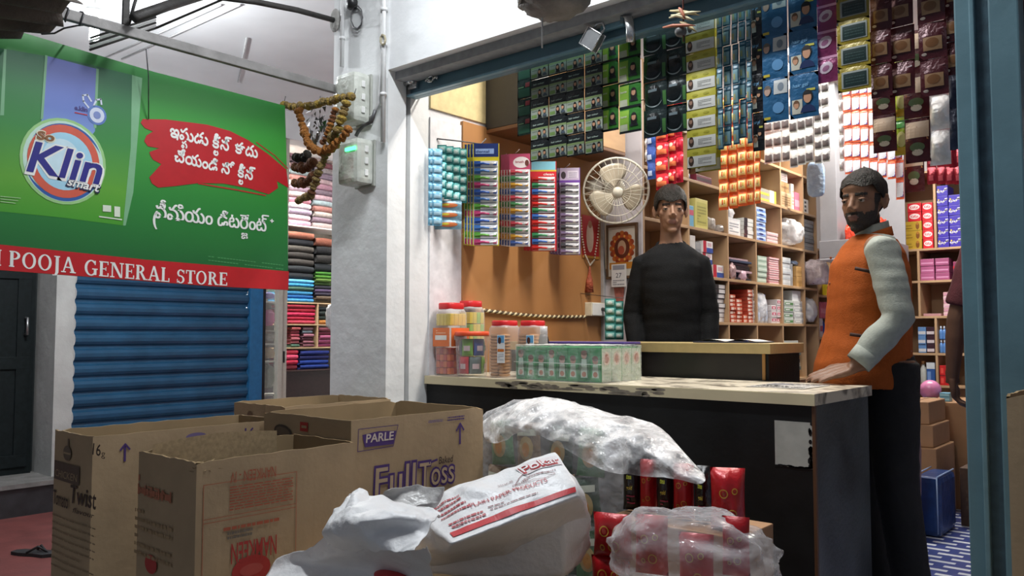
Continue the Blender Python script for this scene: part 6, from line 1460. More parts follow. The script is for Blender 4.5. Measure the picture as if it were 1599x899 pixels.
# round tub with orange lid and bright packets
pt = Vector((at(737, 575, Y=2.568).x, 2.568, CTZ)); R0 = .072
t = thing('plastic_tub', 'round clear tub with orange lid and pink packets on the counter', 'tub', pt)
MB().lathe([(R0*.86, 0), (R0*.90, .006), (R0, .165), (R0, .172)], JAR, (0, 0, 0), 36).build('tub_body', t)
MB().lathe([(R0*1.03, .170), (R0*1.05, .174), (R0*1.05, .186), (R0*.98, .190), (0, .190)], LIDO, (0, 0, 0), 36).build('lid', t)
cols = [mat('pack_magenta', srgb('b83a7a'), .3), mat('pack_red', srgb('c83a44'), .3), mat('pack_grey', srgb('6f7a78'), .3), mat('pack_lime', srgb('7fae4a'), .3), mat('pack_blue', srgb('4a5a9a'), .3), mat('pack_mint', srgb('7f9a8a'), .3)]
nm = ['magenta', 'red', 'grey', 'lime green', 'blue', 'mint']
for ring_, zz in ((0, .01), (1, .086)):
    for i in range(6):
        a = math.radians(-150+60*i+20*ring_); c_ = (i+ring_*2) % 6
        o = pillow(.052, .072, .016, cols[c_], lambda ar, w, h: ar.rect(w*.2, h*.3, w*.8, h*.6, cm('d8c0c4', .35), 0)).build('packet'); o.location = (pt.x+R0*.66*math.cos(a), pt.y+R0*.66*math.sin(a), CTZ+zz); o.rotation_euler = (0, 0, a+math.pi/2)
        tag(o, '%s packet inside the round tub, %s layer' % (nm[c_], ('lower', 'upper')[ring_]), 'packet', 'packets in the round tub')
# biscuit jars
BISC = mat('biscuit', srgb('b98452'), .6, var=.12, scale=60, bump=.3, bscale=90)
JB = [(at(788, 575, Y=2.60).x, 2.60, .105, .115), (at(832, 575, Y=2.685).x, 2.685, .10, .11)]
bis = None
for q, (x, y, w, d) in enumerate(JB):
    t = sqjar(('clear jar of round biscuits with red lid beside the round tub', 'clear jar of round biscuits with red lid beside the green pack')[q], x, y, w, d, .235, LIDR, .024)
    face(t, w, d, .012, .052, .06, .175, cm('dfe0e2', .4), 'paper_label', 'Y', lambda ar, w, h: (ar.rect(w*.05, h*.72, w*.95, h*.97, cm('5f9fd0', .4), 0), ar.ell(w*.35, h*.8, w*.22, h*.12, cm('4a2a24', .4), 1), ar.rect(w*.05, h*.40, w*.95, h*.50, cm('c8702c', .4), 0), ar.lines(w*.1, h*.1, w*.9, h*.36, 4, cm('a0a4b0', .4), 0, .4, 3)))
    for s_ in range(2):
        for k in range(13):
            if bis is None:
                bis = MB().lathe([(0, 0), (.020, 0), (.0235, .003), (.0235, .009), (.020, .012), (0, .0125)], BISC, (0, 0, 0), 18).build('biscuit'); o = bis
            else: o = bis.copy(); COL.objects.link(o)
            o.location = (x-.0245+.049*s_+random.uniform(-.001, .001), y-.028, CTZ+.004+.0135*k); o.rotation_euler = (random.uniform(-.04, .04), random.uniform(-.04, .04), random.uniform(0, 6))
            tag(o, 'round biscuit in the jar beside the %s, %s of the %s stack' % (('tub', 'green pack')[q], rank(k, 13).replace(' from bottom', ' up'), ('left', 'right')[s_]), 'biscuit', 'biscuits in the jars')
# dark bottle
p = at(853, 530, Y=2.93)
t = thing('dark_bottle', 'black bottle with grey cap behind the biscuit jars', 'bottle', (at(849, 530, Y=2.86).x, 2.86, CTZ))
MB().lathe([(0, 0), (.034, 0), (.036, .01), (.036, .10), (.020, .165), (.016, .178), (0, .178)], BLACKP, (0, 0, 0), 20).build('bottle_body', t)
MB().lathe([(.0, .1785), (.017, .1785), (.017, .212), (0, .214)], mat('cap_grey', (.45, .46, .48), .35), (0, 0, 0), 16).build('cap', t)
# white spray bottle end behind jars
t = thing('spray_bottle', 'small white and blue bottle half hidden behind the biscuit jar', 'bottle', (at(757, 510, Y=2.90).x, 2.90, CTZ))
MB().lathe([(0, 0), (.022, 0), (.023, .01), (.022, .12), (.011, .15), (0, .15)], cm('2f4f8a', .3), (0, 0, 0), 14).build('bottle_body', t)
MB().lathe([(0, .151), (.014, .151), (.016, .18), (.010, .20), (0, .2)], WHITEP, (0, 0, 0), 14).build('cap', t)
# wrapped pack of green soap cartons
a, b, c = ct(806, 587), ct(938, 592), ct(1000, 584)
X0, X1, Y0, Y1 = -2.045, -1.655, 2.512, 2.80
X0 = at(806, 587, Y=2.512).x; X1 = at(939, 591, Y=2.512).x; Y1 = at(1001, 584, X=X1).y
hS = at(939, 541, Y=2.512).z-CTZ
t = thing('soap_pack', 'film wrapped pack of green soap cartons at the middle of the counter', 'soap pack', (X0, 2.512, CTZ))
SG = mat('soap_green', srgb('2f9a5a'), .35, var=.12, scale=14); SL = mat('soap_pale', srgb('bfd0bc'), .4, var=.08)
W, D = X1-X0, Y1-2.512
nx = 8
for i in range(nx):
    mb = MB().rbox((W*i/nx+.0006, 0, .001), (W*(i+1)/nx-.0006, D, hS-.004), SG if i < nx-1 else SG, .002)
    ar = Art(mb, (W*i/nx, 0, .001), (1, 0, 0), (0, 0, 1), (0, -1, 0)); w = W/nx; hh = hS-.005
    hi = .62 if i % 3 else .78
    ar.rect(w*.12, hh*.06, w*.88, hh*(hi+.14), cm('57b078', .35) if i % 2 else cm('1f7a46', .35), 0)
    ar.ell(w*.5, hh*hi, w*.26, hh*.12, cm('c79a86', .4), 1, 12); ar.ell(w*.5, hh*(hi+.06), w*.28, hh*.08, cm('7a4a34', .4), 2, 10); ar.poly([(w*.2, hh*.12), (w*.8, hh*.12), (w*.72, hh*(hi-.12)), (w*.28, hh*(hi-.12))], cm('cfe4d4', .4), 1); ar.ell(w*.5, hh*.22, w*.2, hh*.08, cm('c78a72', .4), 2, 10)
    if i == nx-1:
        n = 4
        for j in range(n):
            a2 = Art(mb, (W-.0006, D*j/n, .001), (0, 1, 0), (0, 0, 1), (1, 0, 0)); dd = D/n
            a2.rect(dd*.03, hh*.0, dd*.97, hh*.97, SL, 0); a2.ell(dd*.5, hh*.68, dd*.34, hh*.2, cm('e0c8b8', .4), 1, 14); a2.ell(dd*.5, hh*.68, dd*.22, hh*.14, cm('b0674f', .4), 2, 12); a2.lines(dd*.15, hh*.12, dd*.85, hh*.42, 3, cm('9fb89f', .4), 1, .4, j)
    mb.build('soap_carton', t)
mb = MB(); mb.grid(lambda u, v: Vector((-.003+(W+.006)*u, -.003+(D+.006)*v, hS+.003*mnoise.noise(Vector((u*9, v*9, 1)))+.004)), 30, 20, film('pack_film', (.93, .95, .93), .55, .1, .3, 20))
def wallg(ax, ay, bx, by): mb.grid(lambda u, v: Vector((ax+(bx-ax)*u, ay+(by-ay)*u, v*(hS+.004))) + Vector(((by-ay), -(bx-ax), 0)).normalized()*(.003+.0015*mnoise.noise(Vector((u*14, v*8, ax*9)))), 26, 8, FILMP)
FILMP = film('pack_film_side', (.93, .95, .93), .86, .1, .12, 20)
wallg(0, 0, W, 0); wallg(W, 0, W, D); wallg(W, D, 0, D); wallg(0, D, 0, 0)
mb.build('wrap', t)
m = MB().tube([(-.004, -.0085, hS*.52), (W+.006, -.0085, hS*.50)], [(.003, .0012)]*2, cm('dfe8e0', .3), 6); m.build('tear_strip', t)
# purple file behind the pack on the inner counter edge
t = thing('purple_tray', 'flat purple tray lying behind the green soap pack', 'tray', (at(864, 530, Y=2.90).x, 2.875, CTZ+.0))
L = at(968, 530, Y=2.9).x-at(855, 530, Y=2.9).x
MB().rbox((0, 0, 0), (L, .12, .135), mat('purple_plastic', srgb('4a3a7a'), .35), .006).build('tray_body', t)
MB().rbox((-.006, -.006, .1355), (L+.006, .126, .146), mat('purple_rim', srgb('5a4a90'), .3), .003).build('rim', t)
# notebook and papers on the inner counter and on the right of the front counter
m = MB(); q = at(1160, 533, Z=1.002)
t = thing('open_notebook', 'open white notebook on the inner counter beside the boy', 'notebook', (-1.52, 3.20, 1.0006), .1)
for s_ in (-1, 1):
    MB().grid(lambda u, v: Vector((s_*(.004+.13*u), -.09+.18*v, .006+.008*math.sin(math.pi*min(u*1.1, 1)))), 8, 2, cm('d8d8d2', .6)).build('page', t)
MB().rbox((-.14, -.094, 0), (.14, .094, .005), cm('3a3f55', .5), .001).build('cover', t)
t = tag(MB().rbox((-1.22, 2.66, CTZ), (-1.02, 2.90, CTZ+.002), cm('b9b6b0', .6), .0005).build('newspaper'), 'flat newspaper sheet on the counter right end before the man\'s hand', 'newspaper')
m = MB(); ar = Art(m, (-1.22, 2.66, CTZ+.002), (1, 0, 0), (0, 1, 0), (0, 0, 1)); ar.lines(.01, .01, .19, .23, 12, cm('4a4a4c', .6), 0, .5, 8); ar.rect(.02, .13, .09, .20, cm('6a6a70', .6), 1); o = m.build('print', t)
# ================================================================ FRONT LEFT: METERS, PIPES, GARLAND, AWNING FRAME, LAMP
CLR = film('meter_cover', (.62, .64, .58), .25, .15, .2, 6)
GLED = mat('green_led', (.05, .8, .2), .3, emit=((.05, 1.0, .25), 6.0))
def meter(label, v0, v1, u0=521, u1=587, um=552):
    x1 = at(u1, 200, Y=2.26).x; a = math.atan2(um-799.5, FPX)
    y0 = 2.155; x0 = at(u0, 200, Y=y0).x; x1 = at(um, 200, Y=y0).x
    z1, z0 = at(um, v0, Y=y0).z, at(um, v1, Y=y0).z
    t = thing('electric_meter', label, 'electric meter', ((x0+x1)/2, 2.2595, (z0+z1)/2)); w, h, d = (x1-x0)/2, (z1-z0)/2, 2.2595-y0
    MB().rbox((-w*.98, -.012, -h), (w*.98, 0, h), mat('meter_grey', (.40, .41, .37), .5), .004).build('back_plate', t)
    MB().rbox((-w*.72, -d*.70, -h*.75), (w*.66, -.0125, h*.8), mat('meter_body', (.34, .36, .30), .4, var=.1), .012).build('meter_body', t)
    MB().rbox((-w, -d, -h*.97), (w, -.013, h*.97), CLR, .022).build('cover', t)
    m = MB()
    for z in (-h*.5, 0, h*.5): m.rbox((w*.99, -d*.62, z-.014), (w+.006, -d*.45, z+.014), WHITEP, .003)
    m.build('hinge', t)
    return t, w, h, d
t, w, h, d = meter('upper electric meter box with clear cover on the pillar', 107, 188)
MB().ell((w*.30, -d*.72, h*.05), (.008, .004, .005), GLED, 10, 6).build('indicator', t.children[1])
t, w, h, d = meter('lower electric meter box with bright green light on the pillar', 211, 285, 527, 579, 558)
MB().rbox((-w*.15, -d-.004, h*.42), (w*.85, -d+.002, h*.56), GLED, .002).build('indicator', t)
COND = mat('pvc_white', (.74, .74, .74), .4, var=.04)
def pipe(label, pts, r, m=None, cat='pipe', name='conduit_pipe', clips=()):
    t = thing(name, label, cat, pts[0]); o = V_(pts[0])
    MB().tube([V_(p)-o for p in pts], r, m or COND, 12).build('pipe_run', t)
    for z in clips: MB().tube([V_((pts[0][0], pts[0][1], z-.006))-o, V_((pts[0][0], pts[0][1], z+.006))-o], r*1.45, m or COND, 12).build('clip', t)
V_ = Vector
yf = 2.245
def pf(u, v, y=yf): return at(u, v, Y=y)
a, b = pf(601, -60), pf(598, 222)
pipe('long white conduit pipe down the pillar corner', [(b.x, yf, CEIL), (b.x, yf, b.z)], .010, clips=(at(600, 15, Y=yf).z, at(600, 70, Y=yf).z, at(599, 147, Y=yf).z))
a = pf(534, 105); pipe('white conduit pipe entering the upper meter box from above', [(a.x, yf, CEIL), (a.x, yf, a.z+.002)], .009, clips=(at(534, 60, Y=yf).z,))
a, b = pf(596, 10), pf(594, 105)
pipe('thin grey cable pipe beside the long white conduit', [(a.x, yf, at(596, 10, Y=yf).z), (a.x, yf, at(595, 75, Y=yf).z), (b.x, yf, b.z), (pf(591, 160).x, yf, pf(591, 160).z), (pf(583, 180).x, yf, pf(583, 180).z), (pf(572, 186).x, yf+.0, pf(572, 186).z)], .007, mat('cable_grey', (.5, .5, .5), .5))
pipe('dark cable linking the two meter boxes', [pf(586, 172, 2.20), pf(580, 190, 2.20), pf(568, 196, 2.20), pf(560, 204, 2.20), pf(556, 212, 2.20)], .008, DSTEEL, 'cable', 'cable')
t = tag(MB().tube([pf(598+4*math.cos(k*.9), 62+8*math.sin(k*.9), 2.232) for k in range(12)], .005, mat('jute', (.36, .32, .22), .8), 6).build('string_knot'), 'frayed string knot tied round the white conduits', 'string')
t = tag(MB().tube([pf(557+9*math.cos(k*.7), 27+18*math.sin(k*.7), 2.236+.001*k) for k in range(22)], .0035, DSTEEL, 6).build('wire_coil'), 'coil of dark wire on the pillar near the ceiling', 'wire')
t = thing('bulb_holder', 'black lamp holder on the pillar above the wire coil', 'lamp holder', pf(550, 3))
MB().lathe([(0, -.03), (.022, -.03), (.026, 0), (.018, .02), (0, .02)], BLACKP, (0, 0, 0), 16).build('holder_body', t)
MB().tube([(0, 0, .02), (.02, .01, .12)], .004, BLACKP, 6).build('cable', t)
# ---- awning frame
IRON = mat('rusty_grey_iron', (.23, .22, .215), .6, .3, var=.25, scale=10, bump=.1); IROND = mat('dark_iron', (.045, .042, .040), .6, .3, var=.3, scale=10, bump=.2)
p1 = pf(525, 140, 2.2); xb = p1.x; zbm = p1.z
t = thing('awning_beam', 'long grey iron bar running out above the banner from the pillar', 'iron bar', (xb, 2.2595, zbm))
MB().rbox((-.012, -1.75, -.018), (.012, 0, .018), IRON, .003).build('bar', t)
MB().rbox((-.03, -.006, -.05), (.03, 0, .05), IRON, .003).build('wall_plate', t)
for v_ in (.50, .66): MB().tube([(.018*math.cos(a), -1.33+v_*.3+.004*math.sin(a*2), .024*math.sin(a)) for a in [k*.5236 for k in range(12)]], .003, DSTEEL, 6, closed=True).build('wire_tie', t)
pa, pb, pc = at(205, 50, X=xb-.0), at(262, 22, X=xb-.25), at(330, -8, X=xb-.5)
t = thing('awning_brace', 'thick dark iron brace crossing over the grey iron bar', 'iron bar', pa+V_((.035, 0, .012)))
o0 = pa+V_((.035, 0, .012)); m = MB(); q = [o0+V_((.03, -.02, -.01)), at(262, 20, X=xb-.12), at(325, 0, X=xb-.25), at(400, -30, X=xb-.4)]
m.tube([V_((0, 0, .028))+p-o0 for p in q], .020, IROND, 4); m.build('bar', t)
a = at(204, 62, X=xb)
t = thing('awning_hanger', 'upright dark iron hanger with curled hook above the grey bar', 'iron bar', (a.x+.001, a.y-.02, zbm+.019))
MB().rbox((-.006, -.012, 0), (.006, .012, CEIL-zbm-.02), IROND, .003).build('upright', t)
m = MB().tube([(0, -.10+.026*math.cos(k*.45+.6), .105+.035*math.sin(k*.45+.6)) for k in range(12)]+[(0, -.07, .16), (0, -.01, .20)], .006, IROND, 8); m.build('hook', t)
m = MB().tube([(0, .012, .01), (0, .03, .09), (.0, .05, .16), (0, .04, .26)], .006, IROND, 8); m.tube([(0, .01, .05), (0, -.005, .2)], .005, IROND, 8); m.build('stay', t)
t = thing('iron_pipe', 'dark iron pipe running from the pillar towards the street', 'pipe', pf(523, 32, 2.25))
o0 = pf(523, 32, 2.25); q = [o0, at(465, 16, X=xb-.02), at(400, 3, X=xb-.02), at(330, -6, X=xb-.02)]
MB().tube([p-o0 for p in q], .012, IROND, 10).build('pipe_run', t)
MB().ell((0, .0, 0), (.035, .012, .055), mat('mortar_patch', (.35, .34, .32), .9, bump=.5), 12, 8).build('mortar_patch', t)
# striped cable bundle under the ceiling
m = MB()
A, Bq = at(140, 78, X=-3.9), at(243, 44, X=-3.9)
t = thing('cable_bundle', 'bundle of striped dark cables under the bright ceiling', 'cable', A)
for k in range(5): MB().tube([V_((0, .0, .014*k)), Bq-A+V_((0, 0, .014*k))], .0055, mat('cable_stripe', (.75, .75, .75), .5) if k in (1, 3) else IROND, 8).build('cable', t)
MB().tube([Bq-A, V_((Bq-A).to_tuple())+V_((.3, .5, .35)), V_((Bq-A).x*1+.0 and ((Bq-A).x+.4, (Bq-A).y+.7, CEIL-A.z))], .006, IROND, 8).build('hanger_cable', t)
# ceiling wires
for i, (u0, v0, u1, v1, Z) in enumerate(((190, 92, 375, 8, CEIL-.012), (160, 92, 345, 8, CEIL-.012), (372, 128, 385, 60, CEIL-.012))):
    a, b = at(u0, v0, Z=Z), at(u1, v1, Z=Z)
    if (a-b).length < 30: tag(MB().tube([a, b], .006, mat('conduit_grey', (.55, .55, .55), .5), 6).build('ceiling_conduit'), ('grey conduit along the bright ceiling, nearer one', 'grey conduit along the bright ceiling, farther one', 'short grey conduit on the bright ceiling above the banner\'s right end')[i], 'conduit')
# glowing lamp hung from the ceiling behind the awning frame
lp = at(148, 26, X=-4.6)
t = thing('ceiling_lamp', 'glowing white compact lamp hanging above the banner at left', 'lamp', (lp.x, lp.y, lp.z))
MB().tube([(0, 0, .05), (0, 0, CEIL-lp.z-.02)], .005, WHITEP, 8).build('cord', t)
MB().lathe([(0, .06), (.05, .055), (.055, .02), (.03, .0), (0, .0)], WHITEP, (0, 0, 0), 20).build('holder', t)
BULB = mat('lamp_glow', (1, 1, 1), .3, emit=((.95, .98, 1), 30.0))
mb = MB(); mb.tube([(.0, 0, -.001), (0, 0, -.06)], .018, WHITEP, 14); mb.build('lamp_base', t)
mb = MB()
for k in range(3): mb.tube([(.018*math.cos(k*2.09), .018*math.sin(k*2.09), -.06), (.018*math.cos(k*2.09), .018*math.sin(k*2.09), -.13), (.018*math.cos(k*2.09+1), .018*math.sin(k*2.09+1), -.13), (.018*math.cos(k*2.09+1), .018*math.sin(k*2.09+1), -.06)], .007, BULB, 8)
mb.build('glow_tube', t)
dl = bpy.data.lights.new('lamp_light', 'POINT'); dl.energy = LAMP_W; dl.color = (.93, .97, 1); dl.shadow_soft_size = .05
lo = bpy.data.objects.new('lamp_light', dl); COL.objects.link(lo); lo.location = (lp.x, lp.y, lp.z-.16)
# corrugated awning sheet rolled up at the top left
m = MB(); RUST = mat('rusty_sheet', (.085, .07, .06), .7, .2, var=.4, scale=7, bump=.3)
q0, q1, q2, q3 = at(-160, -60, X=-2.6), at(130, 6, X=-2.6), at(40, 60, X=-3.0), at(-160, 60, X=-3.0)
e1 = at(97, 8, X=-2.75)
def sheet(u, v):
    a = q0.lerp(q1, u); b = q3.lerp(q2, u); p = a.lerp(b, v); return p+V_((0, 0, .016*math.sin(v*26)))+V_((0, -.03*math.sin(v*9), 0))*u
o = m.grid(sheet, 24, 60, RUST).build('awning_sheet'); solid(o, .003)
tag(o, 'rusty dark corrugated awning sheet at the top left above the banner', 'awning')
t = tag(MB().tube([at(65, 53, X=-3.3), at(85, 52, X=-3.25), at(100, 44, X=-3.2), at(120, 40, X=-3.1), at(137, 38, X=xb-.012)], .0035, DSTEEL, 6).build('loose_wire'), 'loose thin dark wire drooping behind the banner top', 'wire')
# ---- marigold garland between banner and meters
FLO = [mat('marigold_orange', (.36, .135, .022), .8, var=.3, scale=90, bump=.8, bscale=160), mat('marigold_dry', (.24, .16, .05), .85, var=.35, scale=90, bump=.8, bscale=160), mat('marigold_rust', (.16, .055, .018), .85, var=.3, scale=90, bump=.8, bscale=160), mat('marigold_yellow', (.36, .24, .04), .8, var=.3, scale=90, bump=.8, bscale=160)]
GY = 2.12
gar = thing('marigold_garland', 'drying orange marigold garland looped between banner and meter boxes', 'garland', at(450, 166, Y=GY))
o0 = at(450, 166, Y=GY)
def strand(pts, mats, r, name='flower_strand', y=GY):
    P = [at(u, v, Y=y+dy)-o0 for (u, v, dy) in pts]; m = MB(); rnd = random.Random(len(pts)*7+int(pts[0][0])); L = sum((b-a).length for a, b in zip(P, P[1:])); n = int(L/(r*.95)); d = 0
    cum = [0]
    for a, b in zip(P, P[1:]): cum.append(cum[-1]+(b-a).length)
    for i in range(n):
        s = L*i/n; k = max(j for j in range(len(cum)) if cum[j] <= s); k = min(k, len(P)-2)
        f = (s-cum[k])/(cum[k+1]-cum[k]); c = P[k].lerp(P[k+1], f); tdir = (P[k+1]-P[k]).normalized()
        R = V_((0, 0, 1)).rotation_difference(tdir).to_matrix(); rr = r*rnd.uniform(.85, 1.15)
        c = c+V_((rnd.uniform(-1, 1), rnd.uniform(-1, 1), rnd.uniform(-1, 1)))*r*.25
        m.ell(c, (rr, rr, rr*.62), mats[rnd.randrange(len(mats))], 9, 6, R)
        m.ell(c+tdir*rr*.3, (rr*.8, rr*.8, rr*.45), mats[rnd.randrange(len(mats))], 8, 5, R)
    m.build(name, gar)
strand([(443, 163, 0), (460, 167, 0), (490, 164, 0), (520, 156, 0), (552, 149, -.01)], [FLO[1], FLO[3]], .017)
strand([(466, 170, -.02), (472, 200, -.02), (482, 226, -.03), (500, 238, -.03), (520, 230, -.03), (540, 208, -.03), (548, 195, -.02)], [FLO[0]], .019)
strand([(541, 160, -.03), (534, 185, -.04), (527, 205, -.04), (513, 224, -.03)], [FLO[3], FLO[3], FLO[1]], .021)
strand([(522, 170, -.01), (515, 200, -.02), (503, 226, -.02)], [FLO[0], FLO[2]], .016)
strand([(510, 240, -.02), (502, 258, -.02), (494, 282, -.02), (486, 305, -.02), (463, 314, 0)], [FLO[1], FLO[1], FLO[2]], .017)
strand([(461, 262, .02), (478, 262, .02), (494, 250, .0)], [FLO[2]], .021)
strand([(461, 287, .02), (480, 284, .02), (496, 270, .0)], [FLO[2]], .021)
strand([(463, 244, .03), (474, 248, .03), (484, 238, .03)], [mat('dry_black', (.03, .025, .02), .9, bump=.6)], .02)
m = MB(); rnd = random.Random(6)
for k in range(60):
    c = at(478+26*rnd.random()+4, 170+52*rnd.random(), Y=GY+.03)-o0
    m.add([c+V_((rnd.uniform(-.02, .02), rnd.uniform(-.01, .01), rnd.uniform(-.025, .025))) for _ in range(3)], [(0, 1, 2)], mat('tinsel', (.20, .19, .18), .25, .8, var=.4))
m.build('tinsel', gar)
m = MB().tube([at(500, 150, Y=GY)-o0, at(500, 164, Y=GY)-o0], .002, DSTEEL, 6); m.tube([at(443, 163, Y=GY)-o0, at(446, 150, Y=GY)-o0], .002, DSTEEL, 6); m.tube([at(553, 148, Y=GY)-o0, at(556, 138, Y=GY)-o0], .002, DSTEEL, 6); m.build('tie_thread', gar)
# ---- charms above the opening: hanging gourd in plastic, lemon and chillies
gp = at(866, -22, Y=2.05)
t = thing('hanging_gourd', 'grey dried gourd in torn plastic hanging over the opening', 'gourd', gp)
blob((0, 0, 0), (.118, .105, .10), mat('gourd_grey', (.20, .18, .165), .5, var=.3, scale=12, bump=.6, bscale=20), 33, .10, 4, flat=False).build('gourd_body', t)
m = MB()
for k in range(4): m.tube([V_((.12*math.cos(a), .107*math.sin(a), -.045-.012*k+.012*math.sin(a*3+k))) * (1-.12*k) for a in [j*.3307 for j in range(19)]], .006, mat('plastic_wrap_grey', (.42, .40, .38), .3, bump=.5), 6, closed=True)
m.build('plastic_wrap', t)
MB().tube([(0, 0, .09), (0, .0, CEIL-gp.z)], .004, DSTEEL, 6).build('cord', t)
MB().tube([(-.035, -.02, -.10), (-.036, -.02, -.20)], .0025, mat('thread_white', (.6, .6, .58), .6), 6).build('thread', t)
cp = at(1067, 30, Y=2.22)
t = thing('lemon_chilli_charm', 'charm of green chillies over a dark lemon hanging before the rail', 'charm', cp)
MB().tube([(0, 0, -.07), (0, 0, at(1067, -40, Y=2.22).z-cp.z), (0, 0.03, 2.7-cp.z)], .0025, cm('5a2a20', .7), 6).build('thread', t)
MB().ell(at(1063, 49, Y=2.22)-cp, (.019, .019, .018), mat('dark_lemon', (.10, .10, .10), .4), 14, 10).build('lemon', t)
CH = [mat('chilli_dry', (.42, .34, .17), .5, var=.25), mat('chilli_pale', (.52, .46, .28), .5, var=.2), mat('chilli_red', (.38, .12, .06), .5)]
for k, (u0, v0, u1, v1) in enumerate(((1046, 17, 1092, 24), (1045, 28, 1094, 18), (1035, 43, 1086, 40), (1062, 34, 1088, 50), (1048, 24, 1084, 32), (1060, 12, 1070, 30))):
    a, b = at(u0, v0, Y=2.22-.008*(k % 3))-cp, at(u1, v1, Y=2.22-.008*(k % 3))-cp
    MB().tube([a, a.lerp(b, .3)+V_((0, 0, .004)), a.lerp(b, .7)+V_((0, 0, .003)), b], [.0025, .0055, .005, .0012], CH[k % 3], 8).build('chilli', t)
# slipper on the red floor
sp = at(52, 866, Z=-.19)
t = thing('slipper', 'dark rubber slipper on the red floor by the leftmost carton', 'slipper', (sp.x, sp.y, -.189), math.radians(28))
m = MB(); out = [(-.12, -.03), (-.06, -.042), (.03, -.04), (.10, -.05), (.14, -.02), (.14, .02), (.09, .05), (.0, .04), (-.09, .038), (-.125, .015)]
m.prism([(x, y, 0) for x, y in out], (0, 0, .018), mat('rubber_dark', (.03, .03, .032), .7)); m.build('sole', t)
MB().tube([(-.01, -.04, .018), (.04, -.012, .05), (.09, 0, .018), (.04, .012, .05), (-.01, .04, .018)], .007, mat('rubber_dark', 0), 8).build('strap', t)
# ================================================================ GOODS ON THE LEFT SHOP WALL
WX = -2.603
def wat(u, v, X=WX): return at(u, v, X=X)
def brush_card(label, yz, w, h, head_m, head_art, body_m, brush_cols, n, group, ang, full=True, frame=None):
    """hanging card of toothbrushes; ang turns it from the wall"""
    t = thing('toothbrush_card', label, 'toothbrush card', yz, ang, group)
    hh = h*.17
    MB().rbox((-w/2, -.0008, -h), (w/2, .0008, 0), body_m, .0006).build('card', t)
    m = MB(); m.box((-w/2, -.0012, -hh), (w/2, -.0009, 0), head_m); ar = Art(m, (-w/2, -.0012, -hh), (1, 0, 0), (0, 0, 1), (0, -1, 0)); head_art(ar, w, hh); m.build('header', t)
    if frame:
        m = MB()
        for (a, b, c, d) in ((-w/2, -h, -w/2+.004, 0), (w/2-.004, -h, w/2, 0), (-w/2, -h, w/2, -h+.006)): m.box((a, -.0016, b), (c, -.0009, d), frame)
        m.build('card_border', t)
    dz = (h-hh)/n
    for i in range(n):
        z = -hh-dz*(i+.5); c1 = brush_cols[i % len(brush_cols)]
        k = ('tb', id(c1), round(w, 3), full)
        if k not in _proto:
            m = MB()
            m.rbox((-w*.44, -.012, -dz*.40), (w*.44, -.001, dz*.40), cm('d5d6da', .2), .003)
            m.tube([(-w*.40, -.0135, -.003), (-w*.1, -.015, .002), (w*.14, -.0145, -.002)], [.0045, .0050, .0035], c1, 8)
            m.tube([(w*.14, -.0145, -.002), (w*.40, -.0145, .003)], [.0030, .0045], cm('e2e2e6', .3), 8)
            m.rbox((w*.28, -.0165, -.006), (w*.42, -.012, .006), c1, .001)
            m.box((-w*.44, -.0126, -dz*.40), (-w*.20, -.0122, dz*.40), c1)
            o = m.build('toothbrush', t); _proto[k] = o
        else: o = _proto[k].copy(); COL.objects.link(o); o.parent = t
        o.location = (0, 0, z)
    return t
def hex_m(h): return cm(h, .3)
sets = [
 ('dark blue headed toothbrush card', 738, 780, 224, 384, '24356e', 'c3b52c', ['2f58a8', '3f6fb0', '5a9a3a', 'b03a6a'], 5, 12),
 ('pink headed toothbrush card', 795, 828, 240, 385, 'b44a6a', 'd8c8cc', ['c04a5a', '4a8a5a', 'c89a3a', '4a6ab0'], 5, 12),
 ('red and sky blue headed toothbrush card', 828, 869, 252, 392, '7fbccf', 'b8242c', ['c8302c', '3a8a5a', '3a6ab8', 'c8302c'], 2, 12),
 ('purple and white headed toothbrush card', 873, 906, 262, 398, 'b9a9c4', '6a4a8a', ['6a5a7a', '4a4a52', '7a6a8a'], 3, 12)]
AX_ = math.radians(52)
